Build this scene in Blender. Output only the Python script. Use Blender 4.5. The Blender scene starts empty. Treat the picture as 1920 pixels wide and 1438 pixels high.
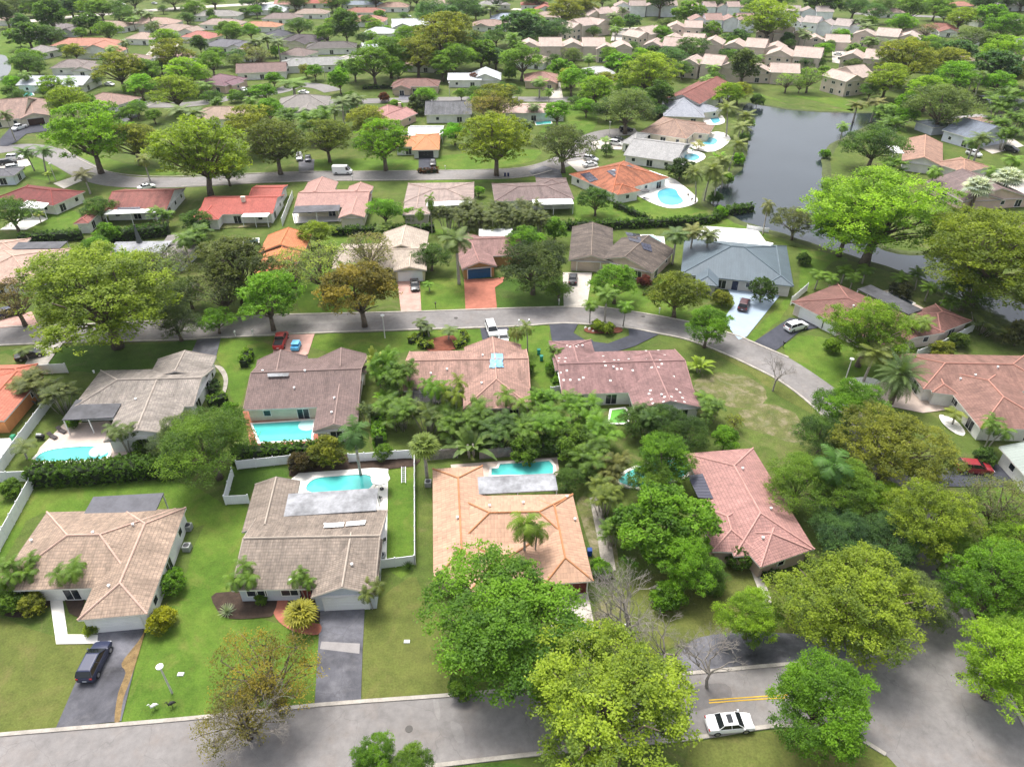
import bpy, math, random
import numpy as np
from mathutils import Vector, Matrix
from mathutils.geometry import tessellate_polygon
random.seed(7)
C = bpy.context.scene.collection
SC = bpy.context.scene
PI = math.pi
# ---------------------------------------------------------------- camera
H = 68.7; TH = math.radians(34.9); F = 1332.0; CX, CY = 960.0, 719.0
cam = bpy.data.cameras.new('camera'); camo = bpy.data.objects.new('camera', cam); C.objects.link(camo)
camo.location = (0, 0, H); camo.rotation_euler = (PI/2-TH, 0, 0)
cam.sensor_width = 36; cam.lens = F/1920*36; cam.clip_end = 6000; cam.clip_start = 1
SC.camera = camo
# ---------------------------------------------------------------- sky, sun, exposure
SUN_EL, SUN_AZ = 66.0, -28.0          # azimuth measured from +Y (away from the camera) towards +X
w = bpy.data.worlds.new('World'); SC.world = w; w.use_nodes = True
nt = w.node_tree; bg = nt.nodes['Background']
sky = nt.nodes.new('ShaderNodeTexSky'); sky.sky_type = 'NISHITA'; sky.sun_disc = False
sky.sun_elevation = math.radians(SUN_EL); sky.sun_rotation = math.radians(SUN_AZ)
sky.air_density = 1.0; sky.dust_density = 5.0; sky.ozone_density = 1.0; sky.altitude = 0
hs = nt.nodes.new('ShaderNodeHueSaturation'); hs.inputs['Saturation'].default_value = .42      # thin cloud greys the sky
nt.links.new(sky.outputs[0], hs.inputs['Color']); nt.links.new(hs.outputs[0], bg.inputs[0]); bg.inputs[1].default_value = 0.15
sun = bpy.data.lights.new('sun', 'SUN'); suno = bpy.data.objects.new('sun', sun); C.objects.link(suno)
sun.energy = 1.85; sun.angle = math.radians(20); sun.color = (1.0, 0.965, 0.91)
sd = Vector((math.sin(math.radians(SUN_AZ))*math.cos(math.radians(SUN_EL)), math.cos(math.radians(SUN_AZ))*math.cos(math.radians(SUN_EL)), math.sin(math.radians(SUN_EL))))
suno.rotation_euler = sd.to_track_quat('Z', 'Y').to_euler(); suno.location = (0, 100, 200)
SC.view_settings.view_transform = 'Standard'; SC.view_settings.look = 'None'
SC.view_settings.exposure = 1.06; SC.view_settings.gamma = 1
# ---------------------------------------------------------------- pixel of the photograph -> point at height z
def at(u, v, z=0.0):
    dz = -(F*math.sin(TH)+(v-CY)*math.cos(TH)); fw = F*math.cos(TH)-(v-CY)*math.sin(TH)
    t = (H-z)/-dz
    return Vector(((u-CX)*t, fw*t, z))
def ppm(u, v, z=0.0):
    p = at(u, v, z); d = p.y*math.cos(TH)+(H-z)*math.sin(TH)
    return F/d
# ---------------------------------------------------------------- object helpers
def tag(o, label=None, cat=None, group=None, kind=None):
    if label: o['label'] = label
    if cat: o['category'] = cat
    if group: o['group'] = group
    if kind: o['kind'] = kind
    return o
def thing(name, label, cat, loc=(0, 0, 0), rz=0, group=None):
    o = bpy.data.objects.new(name, None); C.objects.link(o); o.empty_display_size = .5
    o.location = loc; o.rotation_euler = (0, 0, rz)
    return tag(o, label, cat, group)
def world_loc(p):
    l = Vector((0, 0, 0))
    while p is not None:
        l = l+p.location; p = p.parent
    return l
class MB:
    def __init__(s): s.v = []; s.f = []; s.m = []; s.uv = []
    def poly(s, pts, m=0, uv=None):
        i = len(s.v); s.v += [tuple(p) for p in pts]; s.f.append(tuple(range(i, i+len(pts)))); s.m.append(m)
        s.uv.append(uv if uv else [(0, 0)]*len(pts))
    def mesh(s, vs, fs, m=0):
        i = len(s.v); s.v += [tuple(p) for p in vs]
        for f in fs:
            s.f.append(tuple(i+k for k in f)); s.m.append(m); s.uv.append([(0, 0)]*len(f))
    def obox(s, o, ax, ay, az, m=0):      # oriented box: origin corner and three edge vectors
        o = Vector(o); ax = Vector(ax); ay = Vector(ay); az = Vector(az)
        vs = [o, o+ax, o+ax+ay, o+ay, o+az, o+ax+az, o+ax+ay+az, o+ay+az]
        s.mesh(vs, [(0, 3, 2, 1), (4, 5, 6, 7), (0, 1, 5, 4), (1, 2, 6, 5), (2, 3, 7, 6), (3, 0, 4, 7)], m)
    def box(s, c, d, m=0, rz=0, top=1.0):
        x, y, z = d[0]/2, d[1]/2, d[2]/2; ca, sa = math.cos(rz), math.sin(rz); vs = []
        for zz in (-z, z):
            k = top if zz > 0 else 1
            for a, b in ((-x, -y), (x, -y), (x, y), (-x, y)):
                a *= k; b *= k
                vs.append((c[0]+a*ca-b*sa, c[1]+a*sa+b*ca, c[2]+zz))
        s.mesh(vs, [(0, 3, 2, 1), (4, 5, 6, 7), (0, 1, 5, 4), (1, 2, 6, 5), (2, 3, 7, 6), (3, 0, 4, 7)], m)
    def tube(s, path, rad, n=6, m=0, cap=True):
        path = [Vector(p) for p in path]; rings = []
        i0 = len(s.v)
        for i, p in enumerate(path):
            d = (path[min(i+1, len(path)-1)]-path[max(i-1, 0)]).normalized()
            a = d.orthogonal().normalized() if abs(d.z) > .95 else d.cross(Vector((0, 0, 1))).normalized()
            b = d.cross(a); r = rad[i] if isinstance(rad, (list, tuple)) else rad
            for k in range(n):
                t = 2*PI*k/n; s.v.append(tuple(p+a*math.cos(t)*r+b*math.sin(t)*r))
        for i in range(len(path)-1):
            for k in range(n):
                q = (i0+i*n+k, i0+i*n+(k+1) % n, i0+(i+1)*n+(k+1) % n, i0+(i+1)*n+k)
                s.f.append(q[::-1]); s.m.append(m); s.uv.append([(0, 0)]*4)
        if cap:
            s.f.append(tuple(i0+k for k in range(n))); s.m.append(m); s.uv.append([(0, 0)]*n)
            j = i0+(len(path)-1)*n; s.f.append(tuple(j+k for k in range(n))[::-1]); s.m.append(m); s.uv.append([(0, 0)]*n)
    def disc(s, c, r, z, n=16, m=0, h=0):
        top = [(c[0]+r*math.cos(2*PI*k/n), c[1]+r*math.sin(2*PI*k/n), z) for k in range(n)]
        s.poly(top, m)
        if h:
            bot = [(x, y, z-h) for x, y, _ in top]
            for k in range(n): s.poly([bot[k], bot[(k+1) % n], top[(k+1) % n], top[k]], m)
    def build(s, name, mats, parent=None, smooth=False, local=False):
        me = bpy.data.meshes.new(name)
        off = Vector((0, 0, 0)) if (parent is None or local) else world_loc(parent)
        me.from_pydata([(a-off.x, b-off.y, c-off.z) for a, b, c in s.v], [], s.f)
        if not isinstance(mats, (list, tuple)): mats = [mats]
        for m in mats: me.materials.append(m)
        if len(mats) > 1: me.polygons.foreach_set('material_index', s.m)
        ul = me.uv_layers.new(name='UVMap')
        flat = [c for f in s.uv for p in f for c in p]
        if len(flat) == len(ul.data)*2: ul.data.foreach_set('uv', flat)
        if smooth: me.polygons.foreach_set('use_smooth', [True]*len(me.polygons))
        me.update()
        o = bpy.data.objects.new(name, me); C.objects.link(o)
        if parent is not None: o.parent = parent
        return o
def copy_tree(o, parent=None):
    c = o.copy(); C.objects.link(c); c.parent = parent
    for ch in list(o.children): copy_tree(ch, c)
    return c
def remove_tree(o):
    for ch in list(o.children): remove_tree(ch)
    bpy.data.objects.remove(o)
def recolor(o, col):
    o.color = (*col[:3], 1)
    for ch in o.children: recolor(ch, col)
# ---------------------------------------------------------------- materials
def hexc(h):
    r = []
    for i in (0, 2, 4):
        c = int(h[i:i+2], 16)/255; r.append(c/12.92 if c <= .04045 else ((c+.055)/1.055)**2.4)
    return tuple(r)
_M = {}
def N(nt, t, **kw):
    n = nt.nodes.new(t)
    for k, v in kw.items():
        if k in n.bl_rna.properties: setattr(n, k, v)
        else: n.inputs[k].default_value = v
    return n
def base_mat(name):
    m = bpy.data.materials.new(name); m.use_nodes = True
    return m, m.node_tree, m.node_tree.nodes['Principled BSDF']
def ramp(nt, fac, stops):
    r = nt.nodes.new('ShaderNodeValToRGB'); e = r.color_ramp.elements
    e[0].position, e[0].color = stops[0][0], (*stops[0][1][:3], 1)
    e[1].position, e[1].color = stops[-1][0], (*stops[-1][1][:3], 1)
    for p, c in stops[1:-1]:
        x = e.new(p); x.color = (*c[:3], 1)
    nt.links.new(fac, r.inputs[0]); return r.outputs[0]
def mixc(nt, a, b, f, mode='MIX'):
    m = nt.nodes.new('ShaderNodeMix'); m.data_type = 'RGBA'; m.blend_type = mode
    for s, k in ((a, 6), (b, 7)):
        if isinstance(s, (tuple, list)): m.inputs[k].default_value = (*s[:3], 1)
        else: nt.links.new(s, m.inputs[k])
    if isinstance(f, (int, float)): m.inputs[0].default_value = f
    else: nt.links.new(f, m.inputs[0])
    return m.outputs[2]
def math_(nt, op, a, b=0.0, c=None):
    m = nt.nodes.new('ShaderNodeMath'); m.operation = op
    for i, s in enumerate((a, b) if c is None else (a, b, c)):
        if isinstance(s, (int, float)): m.inputs[i].default_value = s
        else: nt.links.new(s, m.inputs[i])
    return m.outputs[0]
def noise(nt, scale, detail=4, rough=.6, vec=None, dist=0):
    n = N(nt, 'ShaderNodeTexNoise'); n.inputs['Scale'].default_value = scale; n.inputs['Detail'].default_value = detail
    n.inputs['Roughness'].default_value = rough; n.inputs['Distortion'].default_value = dist
    if vec is None:
        g = nt.nodes.get('geo') or N(nt, 'ShaderNodeNewGeometry', name='geo'); g.name = 'geo'; vec = g.outputs['Position']
    nt.links.new(vec, n.inputs['Vector']); return n.outputs[0]
def bump(nt, b, h, strength=.3, dist=.05):
    n = nt.nodes.new('ShaderNodeBump'); n.inputs['Strength'].default_value = strength; n.inputs['Distance'].default_value = dist
    nt.links.new(h, n.inputs['Height']); nt.links.new(n.outputs[0], b.inputs['Normal'])
def dulled(c, k): return tuple(x*k for x in c)
def M(name, col, rough=.8, var=.15, scale=.6, metal=0, fine=6.0, spec=.3, obj=False):
    """a plain surface with weathering of its own: large soft blotches and fine grain"""
    if name in _M: return _M[name]
    m, nt, b = base_mat(name)
    n1 = noise(nt, scale, 5); n2 = noise(nt, fine, 3)
    if obj:
        oi = N(nt, 'ShaderNodeObjectInfo'); base = oi.outputs['Color']
        lo = mixc(nt, base, (0, 0, 0), var); hi = mixc(nt, base, (1, 1, 1), var*.15)
        c = mixc(nt, lo, hi, n1)
    else:
        c = ramp(nt, n1, [(.3, dulled(col, 1-var)), (.7, tuple(min(1, x*(1+var)) for x in col))])
    c = mixc(nt, c, ramp(nt, n2, [(.3, (1-var*.8,)*3), (.7, (1, 1, 1))]), 1, 'MULTIPLY')
    nt.links.new(c, b.inputs['Base Color']); b.inputs['Roughness'].default_value = rough
    b.inputs['Metallic'].default_value = metal; b.inputs['Specular IOR Level'].default_value = spec
    _M[name] = m; return m
ROOF_K = .72
def roof_mat(col, kind='tile', stain=.25, pale=0.0, rough=.75):
    """roof covering in UV metres: u along the eave, v up the slope"""
    col = tuple(x*ROOF_K*k for x, k in zip(col, (.97, 1.0, 1.03)))
    key = 'roof_%s_%s_%.2f_%.2f' % (kind, '_'.join('%.3f' % c for c in col), stain, pale)
    if key in _M: return _M[key]
    m, nt, b = base_mat(key[:60])
    uv = N(nt, 'ShaderNodeUVMap'); sx = N(nt, 'ShaderNodeSeparateXYZ'); nt.links.new(uv.outputs[0], sx.inputs[0])
    U, V = sx.outputs[0], sx.outputs[1]
    tw, th, gap = {'tile': (.30, .42, .16), 'flat': (.36, .40, .10), 'barrel': (.42, .60, .06), 'metal': (.50, 50, .12), 'shingle': (.9, .22, .1), 'plain': (3, 3, .02), 'louver': (3, 1.0, .05)}[kind]
    u = math_(nt, 'DIVIDE', U, tw); v = math_(nt, 'DIVIDE', V, th)
    fu = math_(nt, 'FRACT', u); fv = math_(nt, 'FRACT', v)
    cell = N(nt, 'ShaderNodeCombineXYZ'); nt.links.new(math_(nt, 'FLOOR', u), cell.inputs[0]); nt.links.new(math_(nt, 'FLOOR', v), cell.inputs[1])
    wn = N(nt, 'ShaderNodeTexWhiteNoise'); nt.links.new(cell.outputs[0], wn.inputs['Vector'])
    n1 = noise(nt, .35, 5, .65); n2 = noise(nt, 2.2, 4, .7); n3 = noise(nt, 9, 3)
    c = ramp(nt, n1, [(.30, dulled(col, 1-stain)), (.5, col), (.72, tuple(min(1, x*(1+stain*.5)) for x in col))])
    c = mixc(nt, c, ramp(nt, n2, [(.28, (1-stain*.9,)*3), (.6, (1, 1, 1))]), 1, 'MULTIPLY')
    sv = N(nt, 'ShaderNodeCombineXYZ'); nt.links.new(math_(nt, 'MULTIPLY', U, 1.6), sv.inputs[0]); nt.links.new(math_(nt, 'MULTIPLY', V, .22), sv.inputs[1]); nt.links.new(n1, sv.inputs[2])
    ns = noise(nt, 1.0, 5, .7, vec=sv.outputs[0])
    c = mixc(nt, c, ramp(nt, ns, [(.36, (1-stain*1.3,)*3), (.58, (1, 1, 1))]), 1, 'MULTIPLY')
    if kind in ('tile', 'flat', 'shingle', 'barrel'):
        c = mixc(nt, c, ramp(nt, wn.outputs[0], [(0, (.84, .84, .84)), (1, (1.1, 1.08, 1.06))]), 1, 'MULTIPLY')
    if pale > 0:
        pm = math_(nt, 'GREATER_THAN', math_(nt, 'ADD', wn.outputs[0], math_(nt, 'MULTIPLY', n1, .0)), 1-pale)
        c = mixc(nt, c, (.75, .68, .64), math_(nt, 'MULTIPLY', pm, .85))
    # joints between courses and tiles are drawn darker, and the bump lifts the tile
    jc = math_(nt, 'LESS_THAN', fv, gap)
    ju = math_(nt, 'LESS_THAN', fu, gap if kind != 'barrel' else .1)
    if kind == 'tile': j = math_(nt, 'MAXIMUM', math_(nt, 'MULTIPLY', jc, .55), math_(nt, 'MULTIPLY', ju, .38))
    elif kind == 'flat': j = math_(nt, 'MAXIMUM', math_(nt, 'MULTIPLY', jc, .5), math_(nt, 'MULTIPLY', ju, .22))
    elif kind == 'barrel': j = math_(nt, 'MULTIPLY', jc, .35)
    elif kind == 'metal': j = math_(nt, 'MULTIPLY', ju, .3)
    elif kind == 'louver': j = math_(nt, 'MULTIPLY', jc, .6)
    else: j = math_(nt, 'MULTIPLY', jc, .3)
    c = mixc(nt, c, dulled(col, .38), j)
    nt.links.new(c, b.inputs['Base Color']); b.inputs['Roughness'].default_value = rough if kind != 'metal' else .45
    b.inputs['Specular IOR Level'].default_value = .3
    if kind in ('tile', 'barrel'):
        wv = math_(nt, 'ABSOLUTE', math_(nt, 'SINE', math_(nt, 'MULTIPLY', u, PI)))
        h = math_(nt, 'ADD', math_(nt, 'MULTIPLY', wv, .06), math_(nt, 'MULTIPLY', fv, -.05))
    elif kind == 'metal':
        h = math_(nt, 'MULTIPLY', ju, .05)
    else:
        h = math_(nt, 'MULTIPLY', fv, -.04)
    h = math_(nt, 'ADD', h, math_(nt, 'MULTIPLY', n3, .02))
    bump(nt, b, h, .6, 1.0)
    _M[key] = m; return m
# car paint, glass, water, leaf
def glossy(name, col, rough=.15, metal=0, coat=0, obj=False):
    if name in _M: return _M[name]
    m, nt, b = base_mat(name)
    n1 = noise(nt, 8, 3)
    if obj:
        oi = N(nt, 'ShaderNodeObjectInfo'); c = mixc(nt, oi.outputs['Color'], (.3, .27, .22), math_(nt, 'MULTIPLY', n1, .06))
    else: c = ramp(nt, n1, [(.3, dulled(col, .85)), (.7, col)])
    nt.links.new(c, b.inputs['Base Color']); b.inputs['Roughness'].default_value = rough
    b.inputs['Metallic'].default_value = metal; b.inputs['Coat Weight'].default_value = coat; b.inputs['Coat Roughness'].default_value = .05
    _M[name] = m; return m
def leaf_mat(name, warm=(1.5, 1.25, .8), trans=.3, tip=.5, fixed=None):
    """foliage: tint comes from the tree (object colour); 'tone' is a per-clump attribute (darker .. lighter and yellower)"""
    if name in _M: return _M[name]
    m, nt, b = base_mat(name)
    at_ = N(nt, 'ShaderNodeAttribute', attribute_name='tone'); t = at_.outputs['Fac']
    oi = N(nt, 'ShaderNodeObjectInfo')
    base = oi.outputs['Color']
    lo = mixc(nt, base, (.55, .63, .62), 1, 'MULTIPLY'); hi = mixc(nt, base, warm, 1, 'MULTIPLY')
    c = mixc(nt, lo, hi, t)
    nt.links.new(c, b.inputs['Base Color']); b.inputs['Roughness'].default_value = .55; b.inputs['Specular IOR Level'].default_value = .25
    tr = N(nt, 'ShaderNodeBsdfTranslucent'); nt.links.new(mixc(nt, c, (1.15, 1.2, .6), 1, 'MULTIPLY'), tr.inputs[0])
    mx = N(nt, 'ShaderNodeMixShader'); mx.inputs[0].default_value = trans
    nt.links.new(b.outputs[0], mx.inputs[1]); nt.links.new(tr.outputs[0], mx.inputs[2])
    nt.links.new(mx.outputs[0], nt.nodes['Material Output'].inputs[0])
    _M[name] = m; return m
# ================================================================ THE SETTING
def grass_mat(name, greens, scale=.05, patch=(.16, .15, .06), pamt=.25):
    m, nt, b = base_mat(name)
    n1 = noise(nt, scale, 6, .65); n2 = noise(nt, .5, 5, .7); n3 = noise(nt, 4.5, 4, .75); n4 = noise(nt, .16, 4, .6, dist=1.5)
    c = ramp(nt, n1, [(.32, greens[0]), (.5, greens[1]), (.68, greens[2])])
    c = mixc(nt, c, ramp(nt, n2, [(.3, (.72, .74, .7)), (.65, (1.12, 1.1, 1.05))]), 1, 'MULTIPLY')
    c = mixc(nt, c, dulled(patch, .55), math_(nt, 'MULTIPLY', ramp(nt, noise(nt, 1.3, 5, .75), [(.52, (0, 0, 0)), (.68, (1, 1, 1))]), pamt*.6))
    c = mixc(nt, c, patch, math_(nt, 'MULTIPLY', ramp(nt, n4, [(.55, (0, 0, 0)), (.72, (1, 1, 1))]), pamt))
    c = mixc(nt, c, ramp(nt, n3, [(.3, (.68, .70, .66)), (.7, (1.18, 1.16, 1.12))]), 1, 'MULTIPLY')
    nt.links.new(c, b.inputs['Base Color']); b.inputs['Roughness'].default_value = .9; b.inputs['Specular IOR Level'].default_value = .1
    bump(nt, b, n3, .5, .12); return m
G_MAIN = grass_mat('grass_main', [(.062, .098, .022), (.088, .128, .030), (.120, .145, .040)], .06, (.17, .15, .075), .55)
G_VIVID = grass_mat('grass_vivid', [(.066, .128, .018), (.092, .162, .024), (.128, .178, .034)], .10, (.17, .17, .05), .55)
G_OLIVE = grass_mat('grass_olive', [(.085, .110, .028), (.112, .134, .036), (.136, .145, .046)], .06, (.17, .145, .06), .5)
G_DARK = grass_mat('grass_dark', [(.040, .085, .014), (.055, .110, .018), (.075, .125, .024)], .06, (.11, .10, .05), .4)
DIRT = grass_mat('bare_ground', [(.085, .115, .032), (.13, .135, .055), (.24, .205, .15)], .45, (.30, .26, .20), .5)
MULCH = M('mulch', (.055, .036, .026), .95, .35, 1.5, fine=9)
REDMULCH = M('red_mulch', (.16, .052, .03), .95, .3, 1.5, fine=9)
def road_mat(name, col, crack=.5, stain=.18, warm=(.2, .15, .12)):
    m, nt, b = base_mat(name)
    n1 = noise(nt, .12, 6, .6, dist=.6); n2 = noise(nt, 1.1, 6, .7); n3 = noise(nt, 14, 3, .8)
    c = ramp(nt, n1, [(.3, dulled(col, 1-stain)), (.5, col), (.7, tuple(x*(1+stain) for x in col))])
    c = mixc(nt, c, warm, math_(nt, 'MULTIPLY', ramp(nt, noise(nt, .3, 5, .7), [(.5, (0, 0, 0)), (.75, (1, 1, 1))]), .3))
    c = mixc(nt, c, ramp(nt, n2, [(.3, (.80, .8, .8)), (.65, (1.06, 1.06, 1.06))]), 1, 'MULTIPLY')
    c = mixc(nt, c, ramp(nt, n3, [(.3, (.85, .85, .85)), (.7, (1.1, 1.1, 1.1))]), 1, 'MULTIPLY')
    vo = N(nt, 'ShaderNodeTexVoronoi'); vo.feature = 'DISTANCE_TO_EDGE'; vo.inputs['Scale'].default_value = .14
    nw = N(nt, 'ShaderNodeVectorMath', operation='ADD'); g = nt.nodes['geo']
    nn = N(nt, 'ShaderNodeTexNoise'); nn.inputs['Scale'].default_value = .8; nt.links.new(g.outputs['Position'], nn.inputs['Vector'])
    nt.links.new(g.outputs['Position'], nw.inputs[0]); nt.links.new(nn.outputs['Color'], nw.inputs[1]); nt.links.new(nw.outputs[0], vo.inputs['Vector'])
    ck = math_(nt, 'LESS_THAN', vo.outputs['Distance'], .0035)
    c = mixc(nt, c, dulled(col, .45), math_(nt, 'MULTIPLY', ck, crack))
    nt.links.new(c, b.inputs['Base Color']); b.inputs['Roughness'].default_value = .85; b.inputs['Specular IOR Level'].default_value = .25
    bump(nt, b, n3, .3, .02); return m
ROAD = road_mat('road_asphalt', (.20, .188, .182), .3, .20, (.20, .15, .115))
DRIVE = road_mat('drive_asphalt', (.105, .105, .12), .3, .85, (.30, .29, .30))
DRIVE_NEW = road_mat('drive_sealed', (.050, .053, .068), .1, .25, (.07, .07, .08))
CONC = road_mat('concrete', (.48, .44, .39), .3, .12, (.42, .36, .3))
KERB = M('kerb_concrete', (.36, .33, .29), .9, .25, .8)
BRICKRED = M('red_paving', (.36, .13, .085), .85, .22, .7, fine=4)
PINKPAVE = M('pink_paving', (.46, .28, .235), .85, .18, .7, fine=4)
BLUEPAVE = M('blue_paint_concrete', (.30, .37, .45), .7, .08, .4)
DECK = M('pool_deck', (.52, .42, .36), .85, .12, .8)
DECKW = M('pool_deck_white', (.72, .69, .64), .8, .08, .8)
SAND = M('sand', (.42, .36, .27), .95, .2, .8)
STONEW = M('white_stone', (.7, .68, .64), .9, .15, 3)
PAVESEAM = M('paving_stone', (.33, .30, .26), .9, .3, 1.4)

def sheet(name, pts, m, z, kind='structure', parent=None, world=False):
    P = [Vector(p) if world else at(p[0], p[1], 0) for p in pts]
    tri = tessellate_polygon([[Vector((p.x, p.y, 0)) for p in P]])
    b = MB(); vs = [(p.x, p.y, z) for p in P]; fs = []
    for t in tri:
        a, c, d = (Vector(vs[i]) for i in t)
        fs.append(t if (c-a).cross(d-a).z > 0 else t[::-1])
    b.mesh(vs, fs); o = b.build(name, m, parent)
    if parent is None and kind: o['kind'] = kind
    return o
def smooth_line(P, n=6, closed=False):
    P = [Vector(p) for p in P]; out = []; L = len(P)
    for i in range(L if closed else L-1):
        g = lambda k: P[k % L] if closed else P[max(0, min(L-1, k))]
        a, b_, c, d = g(i-1), g(i), g(i+1), g(i+2)
        for k in range(n):
            t = k/n
            out.append(.5*((2*b_)+(-a+c)*t+(2*a-5*b_+4*c-d)*t*t+(-a+3*b_-3*c+d)*t**3))
    if not closed: out.append(P[-1])
    return out
def px(pts): return [at(u, v) for u, v in pts]
ROADP = []
def strip(name, P, wid, m, z, h=0, smooth=True, kind='structure'):
    P = smooth_line(P) if smooth else [Vector(p) for p in P]
    if name == 'road': ROADP.extend(P)
    b = MB(); L = []; R = []
    for i, p in enumerate(P):
        d = (P[min(i+1, len(P)-1)]-P[max(i-1, 0)]).normalized(); n = Vector((-d.y, d.x, 0))*wid/2
        L.append(p+n); R.append(p-n)
    for i in range(len(P)-1):
        q = [R[i], R[i+1], L[i+1], L[i]]
        b.poly([(p.x, p.y, z+h) for p in q])
        if h:
            b.poly([(R[i].x, R[i].y, z), (R[i+1].x, R[i+1].y, z), (R[i+1].x, R[i+1].y, z+h), (R[i].x, R[i].y, z+h)])
            b.poly([(L[i+1].x, L[i+1].y, z), (L[i].x, L[i].y, z), (L[i].x, L[i].y, z+h), (L[i+1].x, L[i+1].y, z+h)])
    o = b.build(name, m)
    if kind: o['kind'] = kind
    return o
# ground: one sheet to the horizon, as a ring-free grid (finer near)
b = MB(); b.poly([(-4000, -300, 0), (4000, -300, 0), (4000, 5000, 0), (-4000, 5000, 0)]); g = b.build('ground', G_MAIN); g['kind'] = 'structure'
# lawns in several greens, one with tree shade painted in (each sheet 4 mm above the ground)
ZL = [.004]
def lawn(pts, m, z=None, name='lawn'):
    ZL[0] += .0012; z = ZL[0]
    P = smooth_line(px(pts), 4, True); r = random.Random(len(pts)+int(pts[0][0])); j = min(.5, .004*P[0].y)
    P = [p+Vector((r.uniform(-j, j), r.uniform(-j, j), 0)) for p in P]
    return sheet(name, [tuple(p) for p in P], m, z, world=True)
lawn([(0, 1160), (95, 1190), (200, 1215), (140, 1290), (100, 1368), (0, 1380), (-140, 1390), (-120, 1160)], G_OLIVE)
lawn([(278, 1180), (330, 1110), (400, 960), (470, 960), (430, 1110), (510, 1165), (600, 1195), (590, 1320), (225, 1355)], G_VIVID)
lawn([(690, 1150), (790, 1080), (830, 1180), (860, 1300), (680, 1312)], G_OLIVE)
lawn([(717, 880), (778, 872), (779, 1052), (722, 1055)], G_VIVID)
lawn([(783, 915), (810, 905), (815, 1075), (782, 1090)], G_MAIN)
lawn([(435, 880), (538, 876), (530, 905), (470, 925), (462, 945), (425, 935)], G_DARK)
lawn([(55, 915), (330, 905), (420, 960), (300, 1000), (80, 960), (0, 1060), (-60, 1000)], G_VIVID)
lawn([(0, 660), (120, 650), (310, 642), (380, 640), (370, 668), (280, 690), (180, 697), (90, 690), (40, 670)], G_DARK)  # shade of the giant spreading tree painted in as darker grass
lawn([(405, 640), (480, 640), (520, 660), (480, 690), (450, 760), (430, 730), (420, 690)], G_VIVID)
lawn([(590, 630), (760, 622), (900, 618), (915, 640), (780, 655), (700, 670), (600, 655)], G_VIVID)
lawn([(955, 617), (1028, 612), (1033, 640), (1045, 700), (1050, 740), (1005, 720), (985, 670)], G_VIVID)
lawn([(1120, 660), (1230, 640), (1330, 668), (1420, 700), (1530, 770), (1490, 850), (1420, 850), (1400, 800), (1330, 700), (1270, 655)], G_MAIN)
lawn([(1330, 700), (1400, 705), (1440, 740), (1400, 765), (1330, 750), (1300, 720)], DIRT, .008, 'bare_ground')
lawn([(1390, 770), (1450, 760), (1500, 785), (1500, 830), (1440, 815), (1400, 800)], DIRT, .008, 'bare_ground')
lawn([(1400, 640), (1475, 560), (1480, 572), (1460, 600), (1412, 642)], G_VIVID)
lawn([(1470, 660), (1520, 630), (1620, 660), (1700, 690), (1640, 735), (1565, 725)], G_VIVID)
lawn([(1265, 600), (1340, 570), (1375, 580), (1345, 608), (1300, 608)], G_VIVID)
lawn([(570, 510), (650, 500), (660, 585), (565, 590)], G_VIVID)
lawn([(787, 530), (868, 525), (872, 580), (790, 583)], G_VIVID)
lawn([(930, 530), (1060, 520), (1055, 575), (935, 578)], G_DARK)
lawn([(1110, 520), (1230, 520), (1290, 560), (1260, 595), (1100, 572)], G_VIVID)
lawn([(625, 440), (1060, 425), (1060, 445), (800, 440), (720, 455), (640, 470)], G_VIVID)
lawn([(1080, 370), (1200, 380), (1310, 400), (1420, 425), (1460, 440), (1410, 420), (1380, 440), (1300, 425), (1100, 425)], G_VIVID)
lawn([(1200, 360), (1240, 372), (1300, 390), (1330, 400), (1290, 402), (1210, 392)], G_VIVID, .008)
lawn([(1340, 405), (1420, 432), (1500, 465), (1590, 482), (1560, 515), (1500, 540), (1500, 470), (1440, 450)], G_VIVID)
lawn([(1560, 490), (1640, 500), (1720, 525), (1790, 560), (1740, 560), (1600, 530), (1540, 530)], G_MAIN)
lawn([(30, 400), (100, 395), (150, 400), (150, 430), (50, 432)], G_VIVID)
lawn([(140, 280), (170, 290), (250, 310), (340, 325), (250, 328), (170, 310)], G_VIVID)
lawn([(30, 300), (90, 300), (125, 335), (60, 335)], G_VIVID)
lawn([(590, 300), (780, 300), (778, 320), (590, 322)], G_VIVID)
lawn([(820, 295), (1000, 280), (1000, 300), (930, 316), (820, 318)], G_VIVID)
lawn([(820, 335), (1000, 330), (1060, 310), (1100, 305), (1070, 330), (1040, 338), (820, 345)], G_VIVID)
lawn([(1040, 215), (1100, 190), (1120, 230), (1090, 255), (1010, 262)], G_VIVID)
lawn([(1390, 165), (1470, 190), (1600, 212), (1540, 192), (1480, 180), (1620, 190), (1580, 206), (1440, 186)], G_VIVID)
lawn([(0, 70), (60, 68), (80, 90), (60, 120), (40, 200), (0, 210), (-60, 150)], G_VIVID)
lawn([(650, 95), (700, 92), (700, 130), (650, 140), (640, 120)], G_VIVID)
lawn([(1310, 640), (1330, 640), (1470, 705), (1560, 775), (1520, 775)], G_OLIVE, .0055)
lawn([(1180, 1090), (1360, 1060), (1460, 1100), (1480, 1200), (1300, 1200), (1150, 1250), (1110, 1150)], G_OLIVE)
lawn([(1140, 1120), (1180, 1130), (1170, 1180), (1130, 1190), (1115, 1150)], DIRT, .008, 'bare_ground')
lawn([(1105, 935), (1140, 1000), (1160, 1060), (1120, 1060), (1085, 945)], DIRT, .008, 'bare_ground')
lawn([(1300, 1395), (1400, 1378), (1550, 1372), (1700, 1440), (1720, 1500), (1250, 1500), (1280, 1440)], G_OLIVE)
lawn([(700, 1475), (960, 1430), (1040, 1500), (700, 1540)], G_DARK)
lawn([(1820, 905), (1920, 915), (1960, 1010), (1860, 1000)], G_VIVID)
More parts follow.
